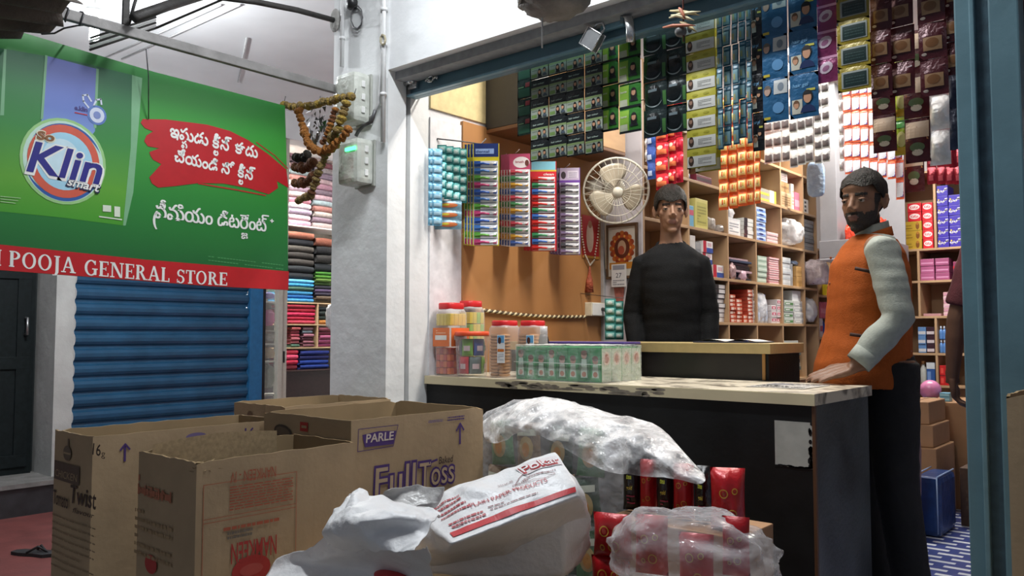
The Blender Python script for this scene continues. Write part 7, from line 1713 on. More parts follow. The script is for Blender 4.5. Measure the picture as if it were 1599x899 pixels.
for si, (nm, u0, u1, v0, v1, hc, bc, bcs, nback, n) in enumerate(sets):
    p = wat((u0+u1)/2, v0, X=-2.47); q = wat((u0+u1)/2, v1, X=-2.47); h = p.z-q.z
    ca = math.radians(40.5-math.degrees(math.atan2((u0+u1)/2-799.5, FPX)))     # face the viewer's side of the street
    ang = math.radians((38, 34, 40, 36)[si])
    d = math.hypot(p.x, p.y); w = (u1-u0)*d*.985/FPX/math.cos(math.radians(8))
    def hart(ar, w, h, si=si):
        if si == 0: ar.rect(0, 0, w, h*.22, cm('c9bb2c', .3), 0); ar.rect(w*.1, h*.4, w*.8, h*.7, cm('8fa8d8', .3), 0); ar.text('dental', w*.12, h*.46, h*.22, cm('24356e', .3), 1, .01, 0, w*.5)
        elif si == 1: ar.ell(w*.58, h*.45, w*.40, h*.36, cm('e4dcdf', .3), 0); ar.text('brush', w*.30, h*.42, h*.2, cm('a83050', .3), 2, .01, 0, w*.4); ar.ell(w*.85, h*.4, w*.1, h*.2, cm('6a3a34', .3), 1)
        elif si == 2: ar.rect(0, 0, w, h*.34, RED, 0); ar.rect(0, h*.34, w, h*.44, cm('d8b83a', .3), 0); ar.text('clean', w*.5, h*.08, h*.22, cm('f0e8e8', .3), 2, .01, .1, w*.4)
        else: ar.rect(0, 0, w, h*.16, cm('6a3f96', .3), 0); ar.rect(w*.4, h*.3, w*.9, h*.8, cm('d8d0de', .3), 0); ar.ell(w*.2, h*.5, w*.12, h*.25, cm('3a2f34', .3), 0); ar.lines(w*.45, h*.35, w*.85, h*.75, 3, cm('8a7a9a', .3), 1, .4, 5)
    cols = [mat('bristle_'+c, srgb(c), .3) for c in bcs]
    nrm = Vector((math.sin(ang), -math.cos(ang), 0))
    for b in range(nback, -1, -1):
        off = nrm*(-.0225*b)+Vector((-math.cos(ang), -math.sin(ang), 0))*.016*b
        brush_card(nm+(', front card of the bunch' if b == 0 else ', %s behind the front card' % ('first', 'second', 'third', 'fourth', 'fifth')[b-1]), (p.x+off.x, p.y+off.y, p.z+.004*b), w, h, hex_m(hc), hart, cm('d8dade', .3) if si != 2 else cm('c02a30', .3), cols, n, nm+'s', ang, True, hex_m(bc) if si in (0, 2, 3) else None)
    bk = thing('wall_hook', 'thin wall hook carrying the %ss' % nm, 'hook', (WX, p.y+.06, p.z+.008))
    e = Vector((p.x, p.y, p.z+.004))-Vector((WX, p.y+.06, p.z+.008))
    MB().tube([(0, 0, 0), e*.5, e+nrm*.02+Vector((0, 0, .012))], .0025, STEEL, 6).build('hook_arm', bk); MB().rbox((0, -.012, -.02), (.004, .012, .02), STEEL, .001).build('hook_plate', bk)
# teal sachet strips and light blue row on the white wall panel
for i, u in enumerate((690, 701, 712, 722)):
    p = wat(u, 228, X=-2.555)
    strip('aqua sachet strip on the white wall panel, %s of four' % pos[i], 'sachet strip', u, 226+i*2, 308+i*3, p.y, 10.5, 'aq', mk_aqua, 6, 'aqua strips by the jamb', rz=math.radians(38))
for i in range(2):
    p = wat(678, 232, X=-2.585+.02*i)
    strip('light blue sachet strip along the jamb edge, %s one' % ('back', 'front')[i], 'sachet strip', 677+6*i, 232, 352, p.y, 11, 'lb', lambda w, h: sachet(w, h, foil('foil_lightblue', srgb('6fa8c4'), .25, .2), lambda ar, w, h: ar.rect(w*.15, h*.2, w*.85, h*.6, cm('a5c8d8', .25), 0), .006), 9, None, rz=math.radians(55))
strip('strip of small fish shaped colourful sachets below the aqua strips', 'sachet strip', 700, 313, 358, wat(700, 313, X=-2.56).y, 30, 'fish', lambda w, h: sachet(w, h, foil('foil_paleblue', srgb('7fa0ae'), .3, .2), lambda ar, w, h: (ar.ell(w*.5, h*.5, w*.36, h*.25, cm('c06a3a', .3), 0), ar.ell(w*.4, h*.55, w*.15, h*.12, cm('c0b03a', .3), 1)), .006), 3, None, rz=math.radians(38))
p = wat(700, 222, X=-2.56); 
wire('short wire on the white wall panel that carries the aqua strips', [(-2.611, p.y-.02, p.z+.02), (-2.54, p.y+.06, p.z+.012), (-2.50, p.y+.16, p.z+.01)], .003)
# wall fan
fp = wat(962, 298, X=-2.36)
FW = mat('fan_cream', (.62, .59, .50), .4, var=.05); FB_ = mat('fan_blade', (.50, .44, .34), .35, var=.06)
to = (Vector((0, 0, CAMZ+.15))-fp).normalized(); to = (to+Vector((.25, -.05, -.25))).normalized()
t = thing('wall_fan', 'cream wall fan with round wire cage beside the picture', 'fan', fp, rot=Vector((0, 0, 1)).rotation_difference(to).to_euler())
R = .172; m = MB()
for k in range(30):
    a = 2*math.pi*k/30
    m.tube([(.03*math.cos(a), .03*math.sin(a), .055), (R*.6*math.cos(a), R*.6*math.sin(a), .050), (R*.93*math.cos(a), R*.93*math.sin(a), .025), (R*math.cos(a), R*math.sin(a), 0)], .0011, FW, 5)
    m.tube([(.05*math.cos(a), .05*math.sin(a), -.055), (R*.7*math.cos(a), R*.7*math.sin(a), -.045), (R*math.cos(a), R*math.sin(a), 0)], .0011, FW, 5)
for rr, z, th in ((R, 0, .006), (R*.72, .046, .0016), (R*.4, .053, .0016)): m.tube([(rr*math.cos(a), rr*math.sin(a), z) for a in [2*math.pi*k/40 for k in range(40)]], th, FW, 6, closed=True)
m.build('cage', t)
MB().lathe([(0, .062), (.025, .06), (.03, .05), (0, .05)], FW, (0, 0, 0), 20).build('badge', t)
for k in range(3):
    a0 = 2.09*k+.4; m = MB()
    m.grid(lambda u, v: Vector(((.02+.125*u)*math.cos(a0+(v-.5)*(.5+.9*math.sin(u*2.6))), (.02+.125*u)*math.sin(a0+(v-.5)*(.5+.9*math.sin(u*2.6))), .012*(v-.5)*2)), 8, 8, FB_); solid(m.build('blade', t), .002)
MB().lathe([(0, -.15), (.045, -.145), (.06, -.11), (.06, -.07), (.04, -.056), (0, -.056)], FW, (0, 0, 0), 20).build('motor', t)
bp_ = Vector((-2.595, fp.y+.06, fp.z+.03)); RI = t.rotation_euler.to_matrix().transposed()
L_ = lambda p: RI @ (Vector(p)-fp)
m = MB().tube([L_((-2.59, fp.y+.06, fp.z+.02)), L_((-2.50, fp.y+.05, fp.z+.02)), (0, 0, -.12)], .018, FW, 10); m.build('wall_arm', t)
b0 = L_(wat(921, 302)); m = MB().tube([L_(wat(921, 296)), L_(wat(921, 296)+Vector((.06, 0, 0)))], .055, FW, 24); m.build('wall_base', t)
m = MB().tube([L_(wat(918, 275, -2.55)), L_(wat(935, 268, -2.48)), L_(wat(948, 300, -2.42)), L_(wat(945, 330, -2.55)), L_(wat(946, 420, -2.57))], .004, FW, 6); m.build('cord', t)
# red temple picture card with bead garland
MB_ = MB; p0, p1 = wat(908, 335), wat(934, 405)
t = thing('red_picture_card', 'small red picture card with white figure beside the fan', 'picture', (WX+.003, (p0.y+p1.y)/2, p1.z)); w, h = abs(p1.y-p0.y), p0.z-p1.z
m = MB().box((0, -w/2, 0), (.003, w/2, h), cm('a82a2c', .45)); ar = Art(m, (.003, -w/2, 0), (0, 1, 0), (0, 0, 1), (1, 0, 0)); ar.ell(w*.45, h*.5, w*.22, h*.36, cm('c9b0a0', .45), 0); ar.ell(w*.45, h*.8, w*.12, h*.09, cm('9a6a50', .45), 1); ar.rect(0, 0, w, h*.06, cm('b8863a', .45), 0); m.build('card', t)
pc = wat(922, 400, X=-2.585)
t = thing('bead_garland', 'white bead garland with red tassel hanging over the red card', 'garland', (pc.x, pc.y, pc.z))
A = [wat(u, v, X=-2.588)-pc for (u, v) in ((907, 340), (909, 370), (914, 398), (921, 414), (928, 406), (933, 375), (936, 342))]
m = MB()
for a, b in zip(A, A[1:]):
    for k in range(7): m.ell(a.lerp(b, k/7), (.0052,)*3, cm('c9bfb0', .4), 8, 6)
m.build('bead_string', t)
m = MB(); a = wat(921, 416, X=-2.588)-pc; b = wat(920, 456, X=-2.588)-pc
m.tube([a, a.lerp(b, .35), a.lerp(b, .5), b], [.004, .010, .018, .026], mat('tassel_red', (.34, .07, .03), .7, var=.3, bump=.6), 10); m.build('tassel', t)
# framed picture on the lavender panel, calendar slips
YP_ = 3.838
a, b = at(948, 352, Y=YP_), at(998, 434, Y=YP_)
t = thing('framed_picture', 'framed picture with ornate orange round motif left of the boy', 'picture', ((a.x+b.x)/2, YP_-.002, (a.z+b.z)/2)); w, h = b.x-a.x, a.z-b.z
FR = wood('frame_wood', srgb('4a3626'), srgb('6a4e36'), (12, 12, 12))
m = MB()
for q in (((-w/2, -.016, h/2-.016), (w/2, 0, h/2)), ((-w/2, -.016, -h/2), (w/2, 0, -h/2+.016)), ((-w/2, -.016, -h/2+.0162), (-w/2+.014, 0, h/2-.0162)), ((w/2-.014, -.016, -h/2+.0162), (w/2, 0, h/2-.0162))): m.rbox(*q, FR, .003)
m.build('frame', t)
m = MB().box((-w/2+.014, -.006, -h/2+.016), (w/2-.014, -.001, h/2-.016), cm('c8c4bc', .4)); ar = Art(m, (0, -.006, 0), (1, 0, 0), (0, 0, 1), (0, -1, 0))
for k in range(16):
    a_ = k*math.pi/8; ar.ell(.0+w*.32*math.cos(a_), h*.06+h*.26*math.sin(a_), w*.085, h*.055, cm(('b8642c', '8a3a22')[k % 2], .4), 0, 10)
ar.ell(0, h*.06, w*.32, h*.25, cm('a84a24', .4), 1); ar.ell(0, h*.06, w*.24, h*.19, cm('5a2a1e', .4), 2); ar.ell(0, h*.07, w*.13, h*.13, cm('b89a80', .4), 3); ar.ell(-w*.02, h*.02, w*.10, h*.08, cm('a8503a', .4), 4)
for k in range(10): ar.ell(w*.27*math.cos(k*.63), h*.06+h*.22*math.sin(k*.63), w*.03, h*.025, cm('d0a050', .4), 4, 8)
ar.rect(-w*.40, -h*.32, w*.40, -h*.20, cm('b87a2c', .4), 1); m.build('print_sheet', t)
a, b = at(955, 413, Y=YP_-.022), at(978, 447, Y=YP_-.022)
m = MB().box((a.x, YP_-.024, b.z), (b.x, YP_-.020, a.z), cm('d2d2d4', .5)); ar = Art(m, (a.x, YP_-.024, b.z), (1, 0, 0), (0, 0, 1), (0, -1, 0)); w, h = b.x-a.x, a.z-b.z
ar.rect(w*.1, h*.75, w*.9, h*.95, cm('8a8c98', .5), 0); ar.text('27', w*.5, h*.40, h*.30, cm('5a5c68', .5), 0, .01, 0, w*.4, 'c'); ar.lines(w*.1, h*.08, w*.9, h*.34, 3, cm('7a7c88', .5), 0, .5, 3)
tag(m.build('calendar_sheet'), 'white tear-off calendar sheet hanging below the framed picture', 'calendar')
a, b = at(958, 449, Y=YP_-.01), at(974, 476, Y=YP_-.01)
tag(MB().prism([(a.x, YP_-.006, a.z), (b.x, YP_-.006, a.z), (b.x-.01, YP_-.006, b.z), (a.x+.012, YP_-.006, b.z+.01)], (0, .004, 0), mat('faded_red_paper', (.38, .12, .10), .6, var=.3)).build('paper_slip'), 'faded red paper slip on the wall under the calendar sheet', 'paper')
# switch board, striped rope
a, b = wat(913, 472), wat(941, 494)
t = thing('switch_board', 'cream switch board with black plug on the plywood wall', 'switch board', (WX, (a.y+b.y)/2, (a.z+b.z)/2)); w, h = abs(b.y-a.y)/2, (a.z-b.z)/2
MB().rbox((0, -w, -h), (.045, w, h), mat('switch_cream', (.66, .60, .46), .4), .004).build('box', t)
MB().rbox((.0452, -w*.93, -h*.9), (.050, w*.93, h*.9), WHITEP, .002).build('face_plate', t)
MB().tube([(.051, w*.1, 0), (.075, w*.05, -.002), (.085, -w*.1, -.012), (.07, w*.6, -.03), (.06, w*1.0, -.06)], [.011, .010, .007, .005, .004], BLACKP, 10).build('plug', t)
m = MB(); STR = [cm('d8cba4', .5), cm('4a3a24', .5)]
P0, P1 = wat(754, 484, -2.592), wat(915, 494, -2.592)
n = 150
for s_ in range(2):
    m.tube([P0.lerp(P1, k/n)+Vector((.0045*math.cos(k*.9+s_*math.pi), 0, .0045*math.sin(k*.9+s_*math.pi)-.012*math.sin(math.pi*k/n))) for k in range(n+1)], .0052, STR[s_], 6)
tag(m.build('striped_rope'), 'cream and brown twisted rope strung along the plywood wall', 'rope')
strip('aqua sachet strip hanging over the counter below the framed picture', 'sachet strip', 953, 466, 530, 3.55, 15, 'aqh', mk_aqua, 5, 'aqua strips low', rz=.3)
strip('aqua sachet strip beside the boy hanging over the counter', 'sachet strip', 966, 470, 530, 3.57, 13, 'aqh2', mk_aqua, 5, 'aqua strips low', rz=.3)
q = at(958, 464, Y=3.56)
wire('thin wire from the wall carrying the low aqua strips', [(-2.602, 3.62, q.z+.03), (q.x, 3.56, q.z), (q.x+.06, 3.565, q.z-.005)], .002)
# ================================================================ CLOTH SHOP SEEN BESIDE THE PILLAR
FXW = WING
ALU = mat('cream_aluminium', (.60, .58, .50), .4, var=.05)
ya, yb = at(428, 600, X=FXW).y, at(444, 600, X=FXW).y
t = thing('door_frame', 'cream aluminium sliding door frame of the cloth shop', 'door frame', (FXW, ya, .03))
zt_ = 2.77
MB().rbox((0, 0, 0), (.05, (yb-ya)*.45, zt_), ALU, .004).build('jamb_profile', t)
MB().rbox((-.02, (yb-ya)*.5, 0), (.03, (yb-ya), zt_), ALU, .004).build('sash_stile', t)
MB().rbox((.03, (yb-ya)*.62, at(439, 566, X=FXW).z-.03), (.036, (yb-ya)*.78, at(439, 548, X=FXW).z-.03), BLACKP, .001).build('pull_slot', t)
gy0 = at(408, 600, X=FXW).y
GLS = film('window_glass', (.8, .85, .85), .90, .05, .02, 2)
tag(MB().box((FXW-.01, gy0+.03, .05), (FXW-.004, ya-.002, 2.79), GLS).build('glass_panel'), 'narrow glass display panel between blue shutter and cream door frame', 'glass')
CX = -7.75
yL, yR = at(404, 500, X=CX).y-.3, at(560, 500, X=CX).y
def cz(v, u=480): return at(u, v, X=CX).z
zc = [cz(576), cz(542), cz(506), cz(472), cz(353), cz(200)]
yd = at(496.5, 500, X=CX).y
PALEW = wood('pale_shelf', srgb('b89a74'), srgb('d0b48c'), (4, 4, 4))
t = thing('cloth_shelf', 'pale wooden shelves full of folded cloth beyond the cream door frame', 'shelf', (0, 0, 0))
for z in zc[1:]: MB().rbox((CX-.42, yL, z-.014), (CX, yR, z), PALEW if z != zc[4] else mat('white_plastic', 0), .002).build('shelf', t)
MB().rbox((CX-.42, yd-.009, zc[1]+.0005), (CX-.002, yd+.009, zc[3]-.0145), PALEW, .002).build('divider', t)
MB().rbox((CX-.42, yR+.0005, 0.03), (CX, yR+.025, 2.9), PALEW, .002).build('side_panel', t)
MB().rbox((CX-.42, yL-.0255, 0.03), (CX, yL-.0005, 2.9), PALEW, .002).build('side_panel', t)
MB().box((CX-.43, yL, .03), (CX-.421, yR, 2.9), mat('shelf_back_cream', (.5, .45, .38), .6)).build('back_panel', t)
t = thing('cloth_counter', 'dark brown low counter in the cloth shop below the shelves', 'counter', (0, 0, 0))
MB().rbox((CX-.42, yL+.01, .031), (CX+.05, yR-.01, zc[0]-.022), mat('dark_brown_laminate', (.030, .014, .013), .35, var=.2), .004).build('front_panel', t)
MB().rbox((CX-.42, yL+.01, zc[0]-.0215), (CX+.08, yR-.01, zc[0]-.003), mat('dark_brown_top', (.045, .022, .02), .25), .003).build('counter_top', t)
rnd = random.Random(12)
def folds(y0, y1, z0, z1, n, cols, fmt, grp, x=None, wig=.010):
    """pile of n folded cloths"""
    h = (z1-z0)/n
    for i in range(n):
        c = cols[i % len(cols)]; m = MB(); d = .30; dy = rnd.uniform(-wig, wig); fr = rnd.uniform(-.02, .01)
        mm = mat('cloth_'+c, srgb(c), .85, var=.16, scale=34, bump=.25, bscale=70)
        prof = []
        y0_, y1_ = y0+.004+max(0, dy), y1-.004+min(0, dy)
        def sec(y, s):
            k = .9+.1*math.sin(math.pi*s)+.05*mnoise.noise(V_((y*6, i*3.3, z0)))
            return [(CX-.03+fr-d, y, z0+h*i+.0006), (CX-.035+fr, y, z0+h*i+.0006), (CX-.012+fr, y, z0+h*i+h*.25), (CX-.008+fr, y, z0+h*i+h*.55), (CX-.018+fr, y, z0+h*i+h*.92*k), (CX-.04+fr-d*.3, y, z0+h*i+h*.97*k), (CX-.03+fr-d, y, z0+h*i+h*.93*k)]
        N = 10; S_ = [sec(y0_+(y1_-y0_)*j/N, j/N) for j in range(N+1)]; k = 7
        vs = [p for s in S_ for p in s]; fs = [(j*k+a, j*k+(a+1) % k, (j+1)*k+(a+1) % k, (j+1)*k+a) for j in range(N) for a in range(k)]
        fs += [tuple(range(k)), tuple(reversed(range(N*k, N*k+k)))]
        m.add(vs, fs, mm, True); tag(m.build('folded_cloth'), fmt.format(r=rank(i, n)), 'cloth', grp)
Y_ = lambda u, v=480: at(u, v, X=CX).y
folds(Y_(444), Y_(491), zc[3]+.001, zc[3]+.30*(zc[4]-zc[3]), 6, ['3f8fc8', '2f6fb0', '4fa8d8', '3a5a4a', '3f9ad0', '5fb0dc'], 'blue folded cloth, {r} of the left pile', 'blue cloth pile')
folds(Y_(447), Y_(491), zc[3]+.302*(zc[4]-zc[3]), zc[3]+.92*(zc[4]-zc[3]), 7, ['24282c', '1f2326', '34302c', '2a2622', '45403a', '1d1f24', '8a5240'], 'dark folded cloth, {r} above the blue left pile', 'dark cloth pile left')
folds(Y_(492.5), Y_(522), zc[3]+.001, zc[3]+.42*(zc[4]-zc[3]), 9, ['4a4030', '6a5a4a', '3a3444', '5a4a6a', '2f2f3a', '3f5a2a', '5a7a34', '4f8a2f', '3f7a2a'], 'folded cloth, {r} of the green topped right pile', 'green topped cloth pile')
folds(Y_(492.5), Y_(522), zc[3]+.422*(zc[4]-zc[3]), zc[3]+.88*(zc[4]-zc[3]), 4, ['1f2428', '2a2826', '18191c', '8a5240'], 'dark folded cloth, {r} above the green topped pile', 'dark cloth pile right')
folds(Y_(449), Y_(494), zc[2]+.001, zc[3]-.022, 5, ['b83a4e', 'c2304c', 'd03058', 'b0283c', 'a83040'], 'red folded cloth, {r} in the red compartment', 'red cloth pile')
folds(Y_(499), Y_(522), zc[2]+.001, zc[3]-.04, 4, ['b87a3a', '2f3a34', '26302c', '20282a'], 'dark or orange folded cloth, {r} right of the red pile', 'cloth right of the red pile')
folds(Y_(456), Y_(471), zc[1]+.001, zc[2]-.03, 6, ['4a6a5a', 'a85a62', 'b0606a', 'a84a58', '9a4450', 'b05a5a'], 'rose folded cloth, {r} of the narrow left pile', 'rose cloth pile')
folds(Y_(474), Y_(492), zc[1]+.001, zc[2]-.03, 6, ['7a4a56', '8a5560', '6a404c', 'a06a78', '6f8088', '8a6a72'], 'mauve folded cloth, {r} of the narrow middle pile', 'mauve cloth pile')
folds(Y_(499), Y_(522), zc[1]+.001, zc[2]-.03, 5, ['a04a7a', '9a4a70', 'a8587a', '7a3a4a', '8a4a56'], 'pink folded cloth, {r} of the narrow right pile', 'pink cloth pile')
folds(Y_(470), Y_(516), zc[0]-.002, zc[1]-.035, 4, ['1f3a8a', '24429a', '2a2f6a', '1f2f7a'], 'navy folded cloth, {r} on the dark counter', 'navy cloth pile')
folds(Y_(447), Y_(468), zc[0]-.002, zc[1]-.02, 4, ['b04a58', 'c22a48', 'd04a6a', 'c83a50'], 'shiny red cloth, {r} on the dark counter beside the navy pile', 'shiny red cloth')
cs = ['b58a9a', 'c9b0b4', '9a8a9c', 'c8bfc2', 'a8707c', 'b9a8a4', '8f7a86', 'c4b8b0', 'b07a72', '9fb0b4', 'c0a0a8', '7f6f7a']
folds(Y_(449), Y_(486), zc[4]+.001, zc[5]-.03, 17, cs, 'pale pink folded cloth, {r} of the left upper pile', 'pale upper pile left', wig=.02)
folds(Y_(487.5), Y_(522), zc[4]+.001, zc[5]-.03, 17, cs[5:]+cs[:5], 'pale pink folded cloth, {r} of the right upper pile', 'pale upper pile right', wig=.02)
# things behind the glass strip
GX = FXW-.22
for i, (v0, v1, c, lab, nm) in enumerate(((455, 468, '6a5a9a', 'purple folded cloth on top behind the glass strip', 'folded_cloth'), (480, 513, 'b03a78', 'pink spotted cloth bundle behind the glass strip', 'cloth_bundle'), (520, 534, 'b9b2a4', 'cream cloth roll behind the glass strip', 'cloth_roll'), (541, 562, 'c9b08a', 'pale yellow cloth pile behind the glass strip', 'cloth_bundle'), (564, 612, '8a907a', 'grey green bag low behind the glass strip', 'cloth_bag'))):
    a, b = at(418, v0, X=GX), at(418, v1, X=GX)
    tag(blob((GX, a.y, (a.z+b.z)/2), (.06, .055, (a.z-b.z)/2*.8), mat('cloth_'+c, srgb(c), .8, var=.2, bump=.3), 120+i, .14).build(nm), lab, 'cloth')
t = thing('display_rack', 'narrow white display rack behind the glass strip', 'rack', (GX-.09, at(418, 560, X=GX).y-.10, 0.03))
for v in (470, 515, 536, 563, 614): MB().box((0, 0, at(418, v, X=GX).z-.034-.01), (.20, .22, at(418, v, X=GX).z-.034), ALU).build('rack_shelf', t)
for y in (-.008, .221): MB().box((0, y, 0), (.012, y+.007, 2.2), ALU).build('upright', t)
# clear white bag hanging by the pillar edge, bunting wire at the top of cloth shop
p = at(518, 495, X=-6.302)
tag(blob(p, (.05, .05, .12), mat('white_poly', (.62, .62, .62), .35, bump=.4), 130, .2, flat=False).build('plastic_bag'), 'small white plastic bag hanging at the pillar edge before the cloth shop', 'bag')
wire('thin thread that holds the small white plastic bag', [p+V_((0, 0, .11)), p+V_((0, .01, .5)), V_((p.x, p.y, 2.81))], .002)
# ================================================================ PEOPLE
def fuse(mb, voxel, smooth, name):
    me = bpy.data.meshes.new('tmp'); me.from_pydata([tuple(p) for p in mb.v], [], mb.f)
    o = bpy.data.objects.new('tmp', me); COL.objects.link(o)
    r = o.modifiers.new('r', 'REMESH'); r.mode = 'VOXEL'; r.voxel_size = voxel
    s = o.modifiers.new('s', 'SMOOTH'); s.iterations = smooth; s.factor = .5
    dg = bpy.context.evaluated_depsgraph_get(); dg.update()
    m = bpy.data.meshes.new_from_object(o.evaluated_get(dg)); m.name = name
    bpy.data.objects.remove(o); bpy.data.meshes.remove(me)
    m.materials.clear(); m.polygons.foreach_set('use_smooth', [True]*len(m.polygons))
    return m
def place(me, name, parent, mats, pick=None):
    for m in mats: me.materials.append(m)
    if pick:
        me.polygons.foreach_set('material_index', [pick(p.center) for p in me.polygons])
    else: me.polygons.foreach_set('material_index', [0]*len(me.polygons))
    o = bpy.data.objects.new(name, me); COL.objects.link(o)
    if parent is not None: o.parent = parent
    return o
V = Vector
def hand(mb, w, d, n, side, curl, m, thumb_in=.5):
    w, d, n = V(w), V(d).normalized(), V(n); n = (n-d*n.dot(d)).normalized(); s = d.cross(n)*(1 if side == 'l' else -1)
    mb.tube([w-d*.035, w, w+d*.02], [(.026, .020), (.027, .019), (.030, .018)], m, 12)
    for k, (off, L, r) in enumerate(((.029, .072, .0082), (.010, .080, .0085), (-.009, .074, .0082), (-.027, .058, .0074))):
        kn = w+d*(.088-.006*abs(k-1))+s*off
        mb.tube([w+s*off*.55, w+d*.045+s*off*.9, kn], [.014, .0135, .0105], m, 10)
        p = kn; dd = d; q = [p]
        for j, f in enumerate((.45, .32, .23)):
            a = curl*(1.0, 1.3, .9)[j]*(1+.08*k); dd = (dd*math.cos(a)-n*math.sin(a)).normalized(); nn = n
            p = p+dd*L*f; q.append(p)
            n_ = (n*math.cos(a)+d*math.sin(a))
        mb.tube(q, [r*1.12, r*1.05, r*.95, r*.72], m, 10)
        mb.ell(q[-1], (r*.74,)*3, m, 8, 6)
    b = w+d*.022+s*.022
    mb.tube([b-s*.01, b+d*.022+s*.018-n*.004, b+d*.045+s*.030*thumb_in*1.6-n*.010, b+d*.070+s*.030*thumb_in*1.4-n*.014], [.014, .0125, .0105, .0078], m, 10)
def head_parts(mb, m, fat=1.0):
    """head in its own frame: x forward, y left, z up, origin between the ears"""
    E = lambda c, r: mb.ell(c, r, m, 18, 12)
    E((-.012, 0, .032), (.094, .073, .086)); E((.022, 0, -.022), (.070, .0615*fat, .086)); E((.030, 0, -.070), (.050, .050*fat, .036))
    E((.063, 0, -.100), (.022, .024, .016)); E((.045, .034, -.016), (.028, .026, .026)); E((.045, -.034, -.016), (.028, .026, .026))
    E((.072, 0, .026), (.018, .048, .013)); E((.062, 0, .052), (.030, .052, .030))
    mb.tube([(.082, 0, .022), (.097, 0, -.006), (.110, 0, -.030)], [.0075, .0090, .0115], m, 10); E((.100, .011, -.032), (.011, .0085, .008)); E((.100, -.011, -.032), (.011, .0085, .008))
    E((.086, 0, -.056), (.011, .024, .0055)); E((.084, 0, -.067), (.012, .020, .0075)); E((.080, 0, -.062), (.012, .028, .016))
    for s in (1, -1):
        E((.071, .032*s, .004), (.0150, .0165, .0105))
        mb.tube([(-.012, .072*s, .022), (-.022, .082*s, .024), (-.026, .084*s, .004), (-.016, .080*s, -.022), (-.004, .074*s, -.030)], [.006, .007, .007, .007, .006], m, 8); E((-.010, .074*s, -.004), (.014, .007, .024))
def xform(mb, i0, R, t):
    for k in range(i0, len(mb.v)): mb.v[k] = R @ mb.v[k] + V(t)
def skin_mat(name, c): return mat(name, c, .5, var=.10, scale=18, bump=.04, bscale=120, spec=.35)
HAIRM = mat('black_hair', (.010, .009, .008), .55, var=.35, scale=60, bump=.5, bscale=160, spec=.25)
EYEW = mat('eye_white', (.30, .28, .26), .3); IRIS = mat('iris_brown', (.018, .010, .007), .15)
def hair_mesh(front, side, back, seed, puff=1.0, part=0.0):
    """cap of hair following the skull: lower edge given by heights at forehead, temples and nape"""
    mb = MB(); nu, nv = 72, 40
    def edge(a):
        c = math.cos(a); c2 = abs(math.sin(a))
        if c > .35: return front - .010*math.sin(a*5+seed)
        if c > -.35: return side
        return back
    def fn(sc):
        def g(u, v):
            a = 2*math.pi*u; lo = sum(edge(a+d) for d in (-.25, -.12, 0, .12, .25))/5
            zt = math.asin(max(-1, min(1, (lo-.032)/.090))); t = math.pi/2+(zt-math.pi/2)*v
            n = 1 + .035*mnoise.noise(V((math.cos(a)*3, math.sin(a)*3, t*4+seed)))+.025*mnoise.noise(V((a*9, t*2, seed)))
            fr = (1+.07*puff*math.sin(t)) * n*sc
            q = V((-.012+.098*math.cos(t)*math.cos(a)*fr, .0785*math.cos(t)*math.sin(a)*fr, .032+.090*math.sin(t)*fr))
            if math.cos(a) > .2: q.x += .006*puff*v; q.z += part*math.sin(a)*.5*(1-v)
            return q
        return g
    mb.grid(fn(1.035), nu, nv, HAIRM); mb.grid(fn(.965), nu, nv, HAIRM)
    f0, f1 = fn(1.035), fn(.965); mb.grid(lambda u, v: f0(u, 1).lerp(f1(u, 1), v), nu, 1, HAIRM)
    return mb
